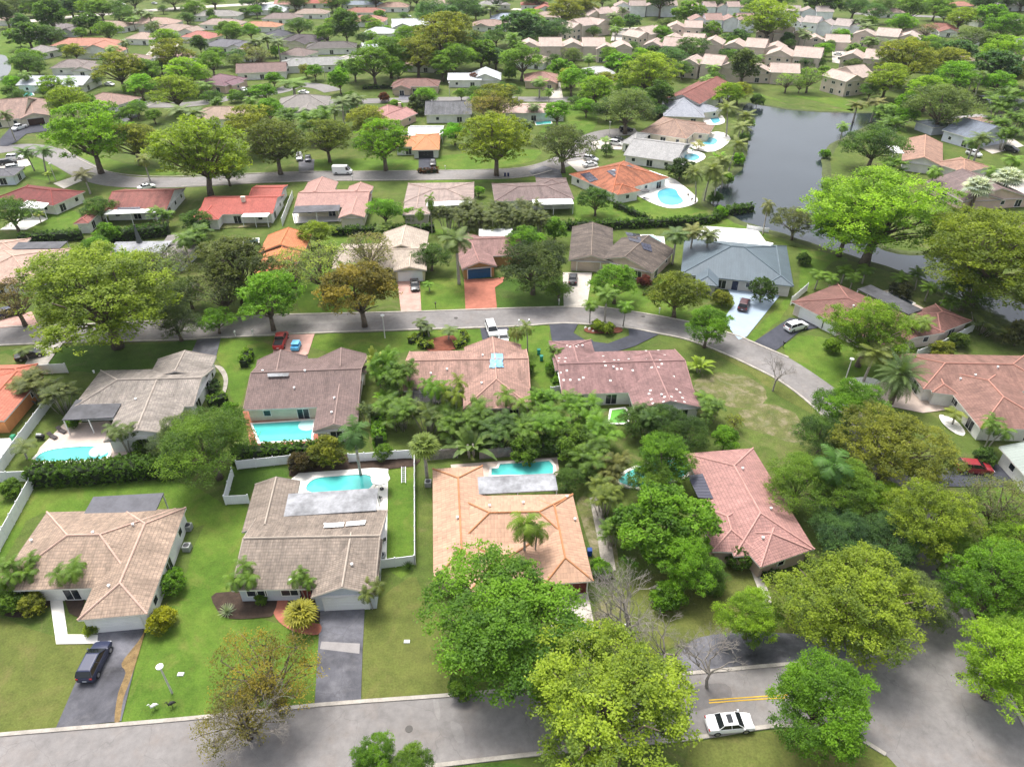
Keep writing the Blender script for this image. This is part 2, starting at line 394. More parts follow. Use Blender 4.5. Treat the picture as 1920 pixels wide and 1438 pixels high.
lawn([(1790, 820), (1860, 830), (1840, 870), (1800, 860)], G_MAIN)
# roads
_rz = [.070]
def RZ():
    _rz[0] += .002; return _rz[0]
road_edge_n = [(-120, 1391), (0, 1378), (350, 1348), (600, 1322), (880, 1301), (1050, 1284), (1258, 1266), (1460, 1247), (1600, 1237), (1670, 1218), (1702, 1170), (1708, 1120), (1690, 1040), (1650, 940), (1600, 850), (1539, 777), (1470, 720), (1400, 683), (1340, 656), (1283, 636), (1230, 625), (1173, 615), (1075, 607), (1030, 608), (953, 613), (765, 619), (590, 625), (425, 633), (300, 639), (125, 643), (0, 648), (-140, 652)]
road_edge_f = [(-140, 614), (0, 613), (130, 610), (450, 595), (520, 591), (780, 585), (950, 579), (1060, 576), (1110, 575), (1185, 585), (1260, 598), (1310, 609), (1382, 630), (1406, 640), (1478, 671), (1567, 730), (1640, 792), (1700, 872), (1750, 962), (1788, 1055), (1815, 1137), (1860, 1225), (1905, 1330), (1990, 1480), (2040, 1600)]
lower_edge = [(1740, 1600), (1700, 1470), (1660, 1415), (1610, 1385), (1560, 1366), (1480, 1360), (1400, 1368), (1300, 1384), (1150, 1398), (950, 1420), (600, 1462), (200, 1510), (-120, 1545)]
def px_dense(pts): return smooth_line(px(pts), 4)
A_ = px_dense(road_edge_n); B_ = px_dense(road_edge_f); L_ = px_dense(lower_edge)
# one road surface: street + junction + curving back street
ring = A_+B_+L_
sheet('road', [tuple(p) for p in ring], ROAD, .070, world=True)
def kerb(pts):
    strip('kerb', px(pts), .42, KERB, 0, .17)
kerb(road_edge_n[:10]); kerb(road_edge_n[14:31]); kerb(road_edge_f[1:15]); kerb(road_edge_f[15:24]); kerb(lower_edge[2:13])
strip('road', px([(1195, 248), (1145, 250), (1108, 262), (1085, 287), (1055, 303), (1010, 318), (950, 326), (760, 330), (560, 332), (400, 340), (300, 343), (220, 340), (170, 326), (130, 305), (85, 285), (30, 278), (-60, 292)]), 8.5, ROAD, RZ())
strip('kerb', px([(1035, 320), (960, 335), (760, 338), (560, 341), (340, 350)]), .35, KERB, 0, .16)
strip('kerb', px([(1000, 311), (940, 318), (760, 321), (560, 323), (400, 329), (300, 332), (215, 325), (160, 305), (120, 280)]), .35, KERB, 0, .16)
strip('road', px([(1100, 187), (850, 187), (700, 190), (620, 192), (560, 180)]), 8, ROAD, RZ())
strip('road', px([(280, 198), (360, 196), (430, 185), (520, 172), (560, 160), (600, 163), (625, 172)]), 8, ROAD, RZ())
strip('road', px([(-60, 52), (60, 40), (190, 28), (330, 17), (480, 8), (620, 0), (700, -6)]), 12, CONC, RZ())
strip('road', px([(200, 85), (240, 78), (290, 76), (310, 90), (290, 110), (255, 118)]), 14, CONC, RZ())
strip('road', px([(1600, 26), (1700, 30), (1800, 34), (1950, 40)]), 9, ROAD, RZ())
strip('road', px([(960, 18), (1050, 22), (1120, 28), (1180, 40)]), 9, CONC, RZ())
strip('road', px([(215, 210), (250, 203), (290, 190)]), 6, CONC, RZ())
# drives, walks, patios (each sheet a few mm above the one below)
_dz = [.094]
def drive(name, pts, m, z=.016, sm=0):
    _dz[0] += .0012; z = _dz[0]
    return sheet(name, [tuple(p) for p in (smooth_line(px(pts), sm, True) if sm else px(pts))], m, z, world=True)
drive('driveway', [(190, 1176), (272, 1171), (262, 1215), (228, 1352), (105, 1366), (140, 1285)], DRIVE)
drive('driveway_edge', [(262, 1200), (272, 1185), (250, 1260), (232, 1310), (225, 1352), (215, 1352), (222, 1300), (236, 1262), (228, 1245), (250, 1215)], M('dry_edge', (.20, .135, .06), .95, .3, 1.5), .020, 3)
drive('path', [(93, 1119), (117, 1118), (127, 1190), (184, 1190), (183, 1207), (106, 1208)], DECKW)
drive('driveway', [(601, 1146), (684, 1141), (680, 1220), (677, 1313), (590, 1323)], DRIVE)
drive('driveway_patch', [(603, 1203), (675, 1207), (674, 1226), (600, 1217)], M('concrete_patch', (.25, .235, .23), .9, .1), .020)
drive('brick_path', [(512, 1116), (540, 1118), (537, 1150), (560, 1168), (600, 1170), (597, 1190), (560, 1187), (530, 1172), (513, 1150)], BRICKRED, .016, 3)
drive('planting_bed', [(405, 1112), (512, 1114), (513, 1150), (495, 1158), (430, 1160), (405, 1140)], MULCH, .014, 3)
drive('planting_bed', [(545, 1116), (600, 1116), (600, 1166), (565, 1166), (545, 1150)], MULCH, .014)
drive('planting_bed', [(0, 1090), (70, 1098), (92, 1118), (90, 1140), (40, 1158), (0, 1152), (-60, 1130)], MULCH, .014, 3)
drive('planting_bed', [(118, 1112), (165, 1105), (150, 1160), (130, 1150)], MULCH, .014)
drive('planting_bed', [(850, 1228), (868, 1255), (876, 1272), (860, 1270), (842, 1250)], REDMULCH, .014, 3)
drive('planting_bed', [(545, 862), (640, 852), (790, 862), (780, 874), (700, 884), (610, 882), (560, 900), (542, 892)], MULCH, .014)
drive('patio', [(120, 795), (205, 790), (235, 830), (240, 852), (190, 862), (60, 872), (75, 840)], DECK, .014)
drive('patio', [(455, 770), (610, 762), (640, 815), (600, 832), (470, 836)], BRICKRED, .014)
drive('patio', [(545, 900), (560, 888), (700, 878), (728, 880), (725, 1050), (705, 1055), (705, 930), (540, 935)], DECKW, .016)
drive('patio', [(845, 872), (1045, 858), (1050, 895), (850, 905)], DECK, .014)
drive('path', [(1105, 935), (1120, 930), (1135, 980), (1148, 1030), (1155, 1070), (1130, 1075), (1120, 1010)], PAVESEAM, .016)
drive('driveway', [(1060, 1105), (1100, 1102), (1120, 1200), (1130, 1275), (1000, 1290), (1030, 1180)], CONC)
drive('driveway', [(1275, 1226), (1310, 1196), (1400, 1186), (1500, 1190), (1620, 1205), (1640, 1222), (1560, 1240), (1400, 1248), (1275, 1258)], DRIVE, .016, 3)
drive('path', [(1408, 1072), (1424, 1070), (1445, 1120), (1447, 1148), (1436, 1150), (1425, 1115)], CONC)
drive('driveway', [(1740, 890), (1760, 880), (1870, 870), (1900, 903), (1880, 914), (1770, 913)], DRIVE_NEW)
drive('driveway', [(1594, 712), (1640, 715), (1720, 725), (1780, 750), (1785, 768), (1730, 775), (1640, 757), (1590, 735)], DECK)
drive('planting_bed', [(1762, 778), (1790, 788), (1808, 808), (1805, 818), (1785, 810), (1765, 792)], STONEW, .020, 3)
drive('planting_bed', [(1592, 712), (1625, 708), (1650, 716), (1630, 724), (1598, 722)], STONEW, .020, 3)
drive('driveway', [(1350, 515), (1412, 522), (1462, 555), (1400, 632), (1385, 638), (1378, 630), (1355, 600), (1378, 570)], BLUEPAVE)
drive('driveway', [(1480, 597), (1520, 600), (1535, 615), (1500, 622), (1455, 658), (1412, 643)], DRIVE_NEW)
drive('driveway', [(1055, 512), (1110, 512), (1100, 578), (1057, 577)], CONC, .018)
drive('driveway', [(870, 525), (928, 523), (946, 520), (943, 530), (928, 540), (932, 581), (873, 583)], BRICKRED, .018)
drive('driveway', [(745, 526), (787, 526), (790, 583), (752, 586)], PINKPAVE, .018)
drive('driveway', [(1030, 609), (1085, 606), (1075, 625), (1100, 640), (1140, 645), (1180, 630), (1178, 616), (1235, 628), (1190, 650), (1140, 665), (1080, 655), (1035, 640)], DRIVE_NEW, .018)
drive('driveway', [(1045, 640), (1110, 638), (1125, 655), (1050, 655)], DRIVE_NEW, .022)
drive('driveway', [(900, 616), (955, 613), (950, 640), (905, 640)], DRIVE_NEW, .018)
drive('planting_bed', [(800, 640), (850, 630), (855, 655), (805, 660)], REDMULCH, .018, 3)
drive('planting_bed', [(1095, 618), (1130, 610), (1165, 616), (1160, 625), (1110, 626)], REDMULCH, .022, 3)
drive('driveway', [(516, 630), (590, 627), (578, 665), (560, 672), (512, 668)], PINKPAVE, .018)
drive('driveway', [(372, 634), (415, 632), (405, 672), (355, 672)], DRIVE, .018)
drive('driveway', [(0, 600), (60, 585), (72, 610), (0, 616)], PINKPAVE, .018)
drive('driveway', [(68, 648), (118, 645), (85, 690), (45, 688)], CONC, .018)
drive('path', [(402, 686), (418, 690), (428, 710), (424, 735), (416, 745), (420, 715), (412, 697)], PAVESEAM, .016, 3)
drive('driveway', [(785, 295), (815, 293), (818, 322), (785, 322)], DRIVE_NEW, .018)
drive('driveway', [(560, 300), (590, 300), (588, 325), (560, 325)], DRIVE, .018)
drive('driveway', [(990, 322), (1020, 312), (1050, 320), (1055, 335), (1010, 338)], DRIVE, .018)
drive('patio', [(1170, 350), (1245, 330), (1300, 365), (1305, 382), (1265, 392), (1230, 385), (1190, 365)], DECKW, .018, 3)
drive('driveway', [(1062, 305), (1100, 300), (1130, 318), (1120, 330), (1085, 325)], CONC, .018)
drive('patio', [(1195, 442), (1245, 445), (1250, 480), (1232, 498), (1222, 480)], DECKW, .016)
drive('patio', [(1320, 425), (1420, 432), (1440, 460), (1432, 480), (1300, 455)], DECKW, .016)
drive('driveway', [(0, 262), (20, 240), (60, 235), (100, 232), (100, 245), (50, 252), (30, 268), (15, 275), (0, 275)], DRIVE_NEW, .016)
drive('driveway', [(0, 300), (50, 298), (60, 310), (20, 322), (-20, 325)], CONC, .018)
drive('driveway', [(100, 345), (140, 332), (155, 340), (120, 355)], CONC, .018)
drive('patio', [(30, 412), (75, 405), (90, 412), (50, 432), (0, 432)], DECKW, .018)
drive('patio', [(1640, 548), (1665, 545), (1730, 578), (1735, 590), (1700, 585)], DECK, .016)
drive('driveway', [(215, 212), (250, 205), (262, 218), (232, 232)], DRIVE, .018)
drive('driveway', [(748, 172), (772, 172), (770, 188), (748, 188)], DRIVE, .018)
drive('driveway', [(1025, 157), (1050, 155), (1056, 185), (1030, 186)], CONC, .018)
drive('patio', [(-80, 828), (28, 822), (20, 845), (-10, 880), (-120, 880)], DECKW, .016)
drive('driveway', [(1845, 250), (1900, 262), (1920, 275), (1860, 290), (1820, 268)], CONC, .018)
drive('driveway', [(1870, 345), (1920, 335), (1960, 360), (1900, 372)], CONC, .018)
drive('patio', [(548, 402), (640, 398), (640, 416), (552, 420)], DECKW, .016)
drive('patio', [(405, 405), (505, 402), (510, 425), (410, 430)], DIRT, .016)
drive('patio', [(1230, 270), (1310, 285), (1320, 300), (1280, 312), (1250, 300)], DECKW, .016, 3)
drive('patio', [(1290, 262), (1345, 248), (1370, 262), (1340, 285), (1300, 280)], DECKW, .017, 3)
drive('patio', [(1318, 218), (1350, 215), (1358, 232), (1325, 235)], DECKW, .018, 3)
drive('driveway', [(1110, 268), (1140, 258), (1170, 270), (1165, 282), (1115, 280)], CONC, .017)
drive('driveway', [(1240, 60), (1300, 62), (1300, 90), (1240, 88)], CONC, .016)
drive('driveway', [(1150, 55), (1200, 52), (1190, 75), (1145, 78)], CONC, .016)
drive('driveway', [(1560, 75), (1620, 82), (1600, 125), (1560, 118)], CONC, .016)
# lakes
def water_mat():
    m, nt, b = base_mat('lake_water')
    n = noise(nt, .8, 3, .6); n2 = noise(nt, .03, 3)
    nt.links.new(ramp(nt, n2, [(.35, (.012, .018, .022)), (.65, (.022, .030, .036))]), b.inputs['Base Color'])
    b.inputs['Roughness'].default_value = .12; b.inputs['IOR'].default_value = 1.45; b.inputs['Specular IOR Level'].default_value = .62
    bump(nt, b, n, .12, .12); return m
WATER = water_mat()
lake = [(1398, 195), (1440, 200), (1500, 208), (1580, 212), (1640, 212), (1700, 205), (1690, 230), (1640, 232), (1600, 250), (1560, 272), (1543, 300), (1545, 335), (1560, 370), (1600, 420), (1660, 470), (1750, 480), (1810, 505), (1900, 560), (2060, 620), (2100, 700), (1930, 620), (1860, 590), (1790, 560), (1720, 520), (1640, 495), (1560, 470), (1500, 450), (1440, 432), (1390, 415), (1360, 400), (1330, 380), (1345, 350), (1385, 320), (1398, 290), (1402, 250), (1392, 220)]
LP = [tuple(p) for p in smooth_line(px(lake), 4, True)]
sheet('lake_water', LP, WATER, .06, world=True)
BANK = M('lake_bank', (.075, .095, .03), .95, .3, .8)
def bank(P, name='lake_bank'):
    b = MB(); n = len(P)
    # signed area for inside direction
    A = sum(P[i][0]*P[(i+1) % n][1]-P[(i+1) % n][0]*P[i][1] for i in range(n)); sgn = 1 if A > 0 else -1
    prof = [(-.5, .03), (.15, .24), (.9, .27), (2.2, .0)]
    rings = []
    for i in range(n):
        p = Vector(P[i]); d = (Vector(P[(i+1) % n])-Vector(P[i-1])).normalized(); o = Vector((d.y, -d.x, 0))*sgn
        j = .25*math.sin(i*1.7)+.2*math.sin(i*.63)
        rings.append([(p.x+o.x*(a+j), p.y+o.y*(a+j), z+.001) for a, z in prof])
    for i in range(n):
        r, q = rings[i], rings[(i+1) % n]
        for k in range(3): b.poly([r[k], r[k+1], q[k+1], q[k]] if sgn > 0 else [r[k], q[k], q[k+1], r[k+1]])
    o = b.build(name, BANK); o['kind'] = 'structure'
bank(LP)
P2 = [tuple(p) for p in smooth_line(px([(-80, 100), (0, 103), (15, 112), (21, 128), (14, 142), (0, 152), (-80, 160)]), 4, True)]
sheet('lake_water', P2, WATER, .06, world=True)
P3 = [tuple(p) for p in smooth_line(px([(1760, 130), (1790, 118), (1805, 122), (1800, 132), (1770, 142), (1735, 142)]), 4, True)]
sheet('lake_water', P3, WATER, .06, world=True)

# repairs and worn strips in the near asphalt
PATCH = road_mat('asphalt_repair', (.23, .218, .21), .1, .15); PATCHD = road_mat('asphalt_dark_repair', (.15, .142, .14), .1, .15)
for i, (pts, m) in enumerate([([(846, 1352), (866, 1362), (872, 1388), (858, 1392), (848, 1372)], PATCH), ([(690, 1440), (720, 1380), (740, 1385), (715, 1440)], PATCH), ([(812, 1312), (822, 1316), (826, 1345), (818, 1345)], PATCH),
    ([(1300, 1290), (1360, 1282), (1370, 1310), (1320, 1330), (1290, 1330)], PATCHD),
    ([(1200, 606), (1260, 614), (1258, 618), (1200, 611)], PATCH), ([(560, 604), (700, 600), (700, 604), (560, 609)], PATCH)]):
    sheet('road_patch', [tuple(p) for p in smooth_line(px(pts), 3, True)], m, .0765+.0007*i, world=True)
# ================================================================ HOUSES
WIN_FRAME = M('window_frame', (.78, .77, .74), .5, .05)
GLASS = glossy('window_glass', (.020, .026, .034), .08)
FASCIA = M('fascia_white', (.72, .70, .66), .6, .08)
FASCIA_D = M('fascia_brown', (.20, .13, .10), .7, .1)
WHITEDOOR = M('door_white', (.78, .78, .77), .5, .05)
MEMB = M('membrane_grey', (.26, .265, .28), .6, .45, .35, fine=1.5)
MEMB_D = M('membrane_dark', (.075, .075, .085), .6, .4, .5, fine=1.5)
MEMB_W = M('membrane_white', (.78, .78, .77), .5, .08, .5)
PANEL = glossy('solar_cells', (.028, .030, .055), .22)
METALW = M('white_metal', (.75, .75, .74), .45, .06)
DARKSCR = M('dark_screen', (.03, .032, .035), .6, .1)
def wallmat(col): return M('stucco_%.2f_%.2f_%.2f' % col, col, .9, .12, .5, fine=5)
WALL_WHITE = (.74, .73, .70); WALL_CREAM = (.66, .60, .48); WALL_TAN = (.50, .40, .30); WALL_PINK = (.62, .46, .38)
class Block:
    def __init__(s, p0, p1, p2, ax='x', ends='hh', pitch=.34, ez=2.7, ov=.55, kind='roof'):
        s.kind = kind; s.ez = ez; s.pitch = pitch; s.ov = ov
        P0, P1, P2 = at(*p0, ez), at(*p1, ez), at(*p2, ez)
        ex = (P1-P0); L = ex.length; ex.normalize(); ey = Vector((-ex.y, ex.x, 0))
        W = (P2-P1).dot(ey)
        if W < 0: ey = -ey; W = -W
        # shift start so both far corners sit between the two readings
        if ax == 'y': s.o = P0; s.ex, s.ey, s.L, s.W = ey, ex, W, L
        else: s.o = P0; s.ex, s.ey, s.L, s.W = ex, ey, L, W
        s.ends = ends; s.half = s.W/2
        s.rise = 0 if kind == 'flat' else pitch*s.half
    def P(s, a, b, z): 
        q = s.o+s.ex*a+s.ey*b; return Vector((q.x, q.y, z))
    def loc(s, x, y):
        d = Vector((x, y, 0))-Vector((s.o.x, s.o.y, 0)); return d.dot(s.ex), d.dot(s.ey)
    def zat(s, x, y, m=0.0):
        a, b = s.loc(x, y)
        if a < -m or b < -m or a > s.L+m or b > s.W+m: return None
        if s.kind == 'flat': return s.ez+s.ov
        k = min(b, s.W-b)
        if s.ends[0] == 'h': k = min(k, a)
        if s.ends[1] == 'h': k = min(k, s.L-a)
        return s.ez+s.pitch*k
    def inside(s, x, y, m=0.3):
        a, b = s.loc(x, y); return m < a < s.L-m and m < b < s.W-m
def roof_block(b, rb, cap, th=.2):
    """adds the slopes of one block (with uv in metres) and its fascia to rb, ridge and hip caps to cap"""
    L, W, h, R, e = b.L, b.W, b.half, b.rise, b.ez; k = math.sqrt(1+b.pitch**2)
    A, B = b.ends
    xa = h if A == 'h' else 0; xb = L-(h if B == 'h' else 0)
    if xb < xa: xa = xb = (xa+xb)/2
    c00, c10, c11, c01 = b.P(0, 0, e), b.P(L, 0, e), b.P(L, W, e), b.P(0, W, e)
    ra, rb_ = b.P(xa, h, e+R), b.P(xb, h, e+R)
    flip = (c10-c00).cross(c01-c00).z < 0
    def add(pts, uv, m=0):
        if flip: pts = pts[::-1]; uv = uv[::-1]
        rb.poly(pts, m, uv)
    if (ra-rb_).length < .05:
        add([c00, c10, ra], [(0, 0), (L, 0), (xa, h*k)]); add([c11, c01, ra], [(L, 0), (0, 0), (xa, h*k)])
    else:
        add([c00, c10, rb_, ra], [(0, 0), (L, 0), (xb, h*k), (xa, h*k)])
        add([c11, c01, ra, rb_], [(L, 0), (0, 0), (xa, h*k), (xb, h*k)])
    if A == 'h': add([c01, c00, ra], [(W, 0), (0, 0), (h, h*k)])
    if B == 'h': add([c10, c11, rb_], [(0, 0), (W, 0), (h, h*k)])
    # fascia / rake boards and underside
    dn = Vector((0, 0, -th)); z = [(0, 0)]*4
    def fas(p, q): 
        pts = [p+dn, q+dn, q, p]
        if flip: pts = pts[::-1]
        rb.poly(pts, 1)
    fas(c00, c10); fas(c11, c01)
    if A == 'h': fas(c01, c00)
    else: fas(c01, ra); fas(ra, c00)
    if B == 'h': fas(c10, c11)
    else: fas(c10, rb_); fas(rb_, c11)
    und = [c01+dn, c11+dn, c10+dn, c00+dn]
    if flip: und = und[::-1]
    rb.poly(und, 1)
    up = Vector((0, 0, .04))
    if (ra-rb_).length > .1: cap.tube([ra+up, rb_+up], .13, 5)
    for cond, cs, r in ((A == 'h', (c00, c01), ra), (B == 'h', (c10, c11), rb_)):
        for c in cs:
            if cond: cap.tube([c+up, r+up], .12, 5)
            else: cap.tube([c+Vector((0, 0, .03)), r+Vector((0, 0, .03))], .09, 4)
def wall_block(b, wb, th=.2, low=0.0):
    i = b.ov; L, W = b.L, b.W
    if L < 2*i+.6 or W < 2*i+.6: return
    c = [(i, i), (L-i, i), (L-i, W-i), (i, W-i)]
    zt = b.ez+b.pitch*i-.06 if b.kind != 'flat' else b.ez
    G = b.P(L, W, 0)
    flip = (b.ex.cross(b.ey)).z < 0
    for k in range(4):
        p, q = c[k], c[(k+1) % 4]
        pts = [b.P(*p, low), b.P(*q, low), b.P(*q, zt), b.P(*p, zt)]
        if k == 1 and b.ends[1] == 'g' and b.kind != 'flat': pts.insert(3, b.P(L-i, W/2, b.ez+b.rise-.08))
        if k == 3 and b.ends[0] == 'g' and b.kind != 'flat': pts.insert(3, b.P(i, W/2, b.ez+b.rise-.08))
        if flip: pts = pts[::-1]
        wb.poly(pts)
def flat_block(b, fb, th=.16):
    z = b.ez+b.ov
    L, W = b.L, b.W
    fb.obox(b.P(0, 0, z-th), b.ex*L, b.ey*W, (0, 0, th))
# a window of unit size: frame (with cross bars) + pane, in local x (width) / z (height), facing -y
def opening(parent, b, edge, t, w, h, sill, kind='window', mat=None, frame=None, label=None):
    i = b.ov; L, W = b.L, b.W
    c = [(i, i), (L-i, i), (L-i, W-i), (i, W-i)]
    p, q = Vector(b.P(*c[edge], 0)), Vector(b.P(*c[(edge+1) % 4], 0))
    d = (q-p); ln = d.length; d.normalize(); n = Vector((d.y, -d.x, 0))
    mid = b.P(L/2, W/2, 0)
    if n.dot(p-mid) < 0: n = -n
    w = min(w, ln-.2); c0 = p+d*(ln*t); c0 = c0-d*w/2
    c0.z = sill; up = Vector((0, 0, h)); 
    if kind == 'window':
        f = MB(); fr = .09
        f.obox(c0+n*.002, d*w, n*.05, (0, 0, fr)); f.obox(c0+n*.002+Vector((0, 0, h-fr)), d*w, n*.05, (0, 0, fr))
        f.obox(c0+n*.002+Vector((0, 0, fr)), d*fr, n*.05, (0, 0, h-2*fr)); f.obox(c0+n*.002+d*(w-fr)+Vector((0, 0, fr)), d*fr, n*.05, (0, 0, h-2*fr))
        if w > 1.5: f.obox(c0+n*.002+d*(w/2-.03)+Vector((0, 0, fr)), d*.06, n*.045, (0, 0, h-2*fr))
        o = f.build('window', frame or WIN_FRAME, parent)
        g = MB(); a = c0+n*.03+d*fr+Vector((0, 0, fr)); x = d*(w-2*fr); z = Vector((0, 0, h-2*fr))
        g.poly([a, a+x, a+x+z, a+z]); g.build('pane', mat or GLASS, o)
    elif kind == 'garage_door':
        f = MB(); f.obox(c0+n*.002, d*w, n*.04, up)
        for k in range(4): f.obox(c0+n*.043+d*.05+Vector((0, 0, h*k/4+.03)), d*(w-.1), n*.018, (0, 0, h/4-.06))
        o = f.build('garage_door', mat or WHITEDOOR, parent)
        s = MB()
        s.obox(c0+n*.004-d*.16, d*.15, n*.07, up+Vector((0, 0, .15))); s.obox(c0+n*.004+d*(w+.01), d*.15, n*.07, up+Vector((0, 0, .15)))
        s.obox(c0+n*.004+Vector((0, 0, h+.005)), d*w, n*.07, (0, 0, .14)); s.build('door_frame', frame or WIN_FRAME, o)
    elif kind == 'door':
        f = MB(); f.obox(c0+n*.002, d*w, n*.05, up); o = f.build('door', mat or M('door_brown', (.12, .06, .03), .6), parent)
        k = MB(); k.obox(c0+n*.053+d*(w*.85)+Vector((0, 0, 1.0)), d*.06, n*.05, (0, 0, .12)); k.build('handle', METALW, o)
    else:
        f = MB(); f.obox(c0+n*.002, d*w, n*.03, up); o = f.build(kind, mat or GLASS, parent)
    if label: o['label'] = label
    return o
def auto_windows(parent, blocks, every=4.6, storeys=(0,), limit=12, rnd=None):
    r = rnd or random; cnt = 0
    for bi, b in enumerate(blocks):
        if b.kind == 'flat': continue
        i = b.ov; L, W = b.L, b.W
        c = [(i, i), (L-i, i), (L-i, W-i), (i, W-i)]; mid = b.P(L/2, W/2, 0)
        for e in range(4):
            p, q = b.P(*c[e], 0), b.P(*c[(e+1) % 4], 0); ln = (q-p).length
            if ln < 2.6: continue
            d = (q-p).normalized(); n = Vector((d.y, -d.x, 0))
            if n.dot(p-mid) < 0: n = -n
            if n.dot(-((p+q)/2)) < 0: continue
            k = max(1, int(ln/every))
            for j in range(k):
                t = (j+.5)/k; c0 = p+d*ln*t; wpt = c0+n*.35
                if any(o is not b and o.kind != 'flat' and o.inside(wpt.x, wpt.y, .2) for o in blocks): continue
                for st in storeys:
                    if cnt >= limit: return
                    big = (j+e+bi) % 3 == 1
                    opening(parent, b, e, t, 1.9 if big else 1.2, 2.0 if big and st == 0 else 1.15, (.1 if big and st == 0 else .95)+st*2.75); cnt += 1
def zroof(blocks, x, y):
    z = [b.zat(x, y) for b in blocks if b.kind != 'flat']; z = [k for k in z if k is not None]
    return max(z) if z else 0
def on_roof(blocks, u, v):
    """where the sight line of pixel (u,v) meets this house's roof"""
    z = 6.5
    for _ in range(260):
        p = at(u, v, z)
        if zroof(blocks, p.x, p.y) >= z: return p
        z -= .02
    return at(u, v, 2.7)
HOUSES = {}
def house(key, name, label, col, blocks, wall=WALL_WHITE, rk='tile', fascia=FASCIA, cat='house', stain=.25, pale=0, windows=True, every=4.6, storeys=(0,), limit=12, capc=None, base=None, wallm=None, group=None, nowall=()):
    B = []
    for i, s in enumerate(blocks):
        s = dict(s); b = Block(s['p'][0], s['p'][1], s['p'][2], s.get('ax', 'x'), s.get('ends', 'hh'), s.get('pitch', .34), s.get('ez', 2.7)+.011*i, s.get('ov', .55), s.get('kind', 'roof'))
        b.mat = s.get('mat'); b.pname = s.get('name', 'patio_cover'); b.low = s.get('low', 0); b.posts = s.get('posts', True); B.append(b)
    g0 = B[0].P(B[0].L/2, B[0].W/2, 0)
    t = thing(name, label, cat, g0, 0, group)
    wm = wallm or wallmat(wall)
    rb, cap, wb = MB(), MB(), MB()
    for i, b in enumerate(B):
        if b.kind == 'flat': continue
        roof_block(b, rb, cap)
        if i not in nowall: wall_block(b, wb, low=b.low)
    if wb.v: wb.build('wall', wm, t)
    rm = roof_mat(col, rk, stain, pale)
    ro = rb.build('roof', [rm, fascia], t)
    capc = tuple(c*ROOF_K*1.12 for c in (capc or tuple(min(1, c*1.1) for c in col)))
    capm = M('cap_%.3f_%.3f_%.3f' % tuple(capc or tuple(min(1, c*1.18) for c in col)), capc or tuple(min(1, c*1.18) for c in col), .85, .15)
    if rk != 'metal' or True: cap.build('ridge_cap', capm, ro)
    for b in B:
        if b.kind != 'flat': continue
        fb = MB(); flat_block(b, fb); o = fb.build(b.pname, b.mat or MEMB, t)
        if b.posts:
            z = b.ez+b.ov-.16
            for a in (.15, b.L/2, b.L-.15):
                for c_ in (.15, b.W-.15):
                    q = b.P(a, c_, 0)
                    if any(o2.kind != 'flat' and o2.inside(q.x, q.y, .4) for o2 in B): continue
                    pb = MB(); pb.box((q.x, q.y, z/2-.005), (.14, .14, z-.01)); pb.build('post', METALW, o)
    if windows: auto_windows(t, B, every, storeys, limit)
    HOUSES[key] = (t, B, ro); return t, B, ro
def on_panel(key, quad, mat, name='solar_panel', lift=.10, th=.05, grid=(1, 1), gap=.0, parent=None, label=None):
    """a sheet lying on the roof slope under the given corner pixels"""
    t, B, ro = HOUSES[key]; cache = {}
    b = MB(); up = Vector((0, 0, lift)); n, m_ = grid
    for i in range(n):
        for j in range(m_):
            def pt(a, c):
                k = (round(a, 4), round(c, 4))
                if k not in cache:
                    g = lambda d: (quad[0][d]*(1-a)+quad[1][d]*a)*(1-c)+(quad[3][d]*(1-a)+quad[2][d]*a)*c
                    cache[k] = on_roof(B, g(0), g(1))
                return cache[k]+up
            a0, a1, c0, c1 = (i+gap)/n, (i+1-gap)/n, (j+gap)/m_, (j+1-gap)/m_
            P = [pt(a0, c0), pt(a1, c0), pt(a1, c1), pt(a0, c1)]
            nn = (P[1]-P[0]).cross(P[3]-P[0]).normalized()
            if nn.z < 0: nn = -nn
            Q = [p+nn*th for p in P]
            b.mesh(P+Q, [(4, 5, 6, 7), (0, 1, 5, 4), (1, 2, 6, 5), (2, 3, 7, 6), (3, 0, 4, 7)])
    o = b.build(name, mat, ro)
    if label: o['label'] = label
    return o
def vents(key, pts, mat=None, s=.28):
    t, B, ro = HOUSES[key]
    for u, v in pts:
        p = on_roof(B, u, v); b = MB(); b.tube([p-Vector((0, 0, .1)), p+Vector((0, 0, s))], s*.45, 8); b.disc((p.x, p.y), s*.62, p.z+s+.06, 10, 0, .07)
        b.build('roof_vent', mat or METALW, ro)
def chimney(key, u, v, w=.8, h=1.2, mat=None):
    t, B, ro = HOUSES[key]; p = on_roof(B, u, v); b = MB()
    b.box((p.x, p.y, p.z+h/2-.3), (w, w*.8, h+.5)); b.box((p.x, p.y, p.z+h+.0), (w+.2, w*.8+.2, .12)); b.build('chimney', mat or wallmat(WALL_CREAM), ro)
TAN = hexc('bb9f8c'); TAUPE = hexc('a3948a'); PEACH = hexc('d9a684'); PINK = hexc('c68a82')
F_ = 'flat'
def blk(p0, p1, p2, **k): k['p'] = (p0, p1, p2); return k
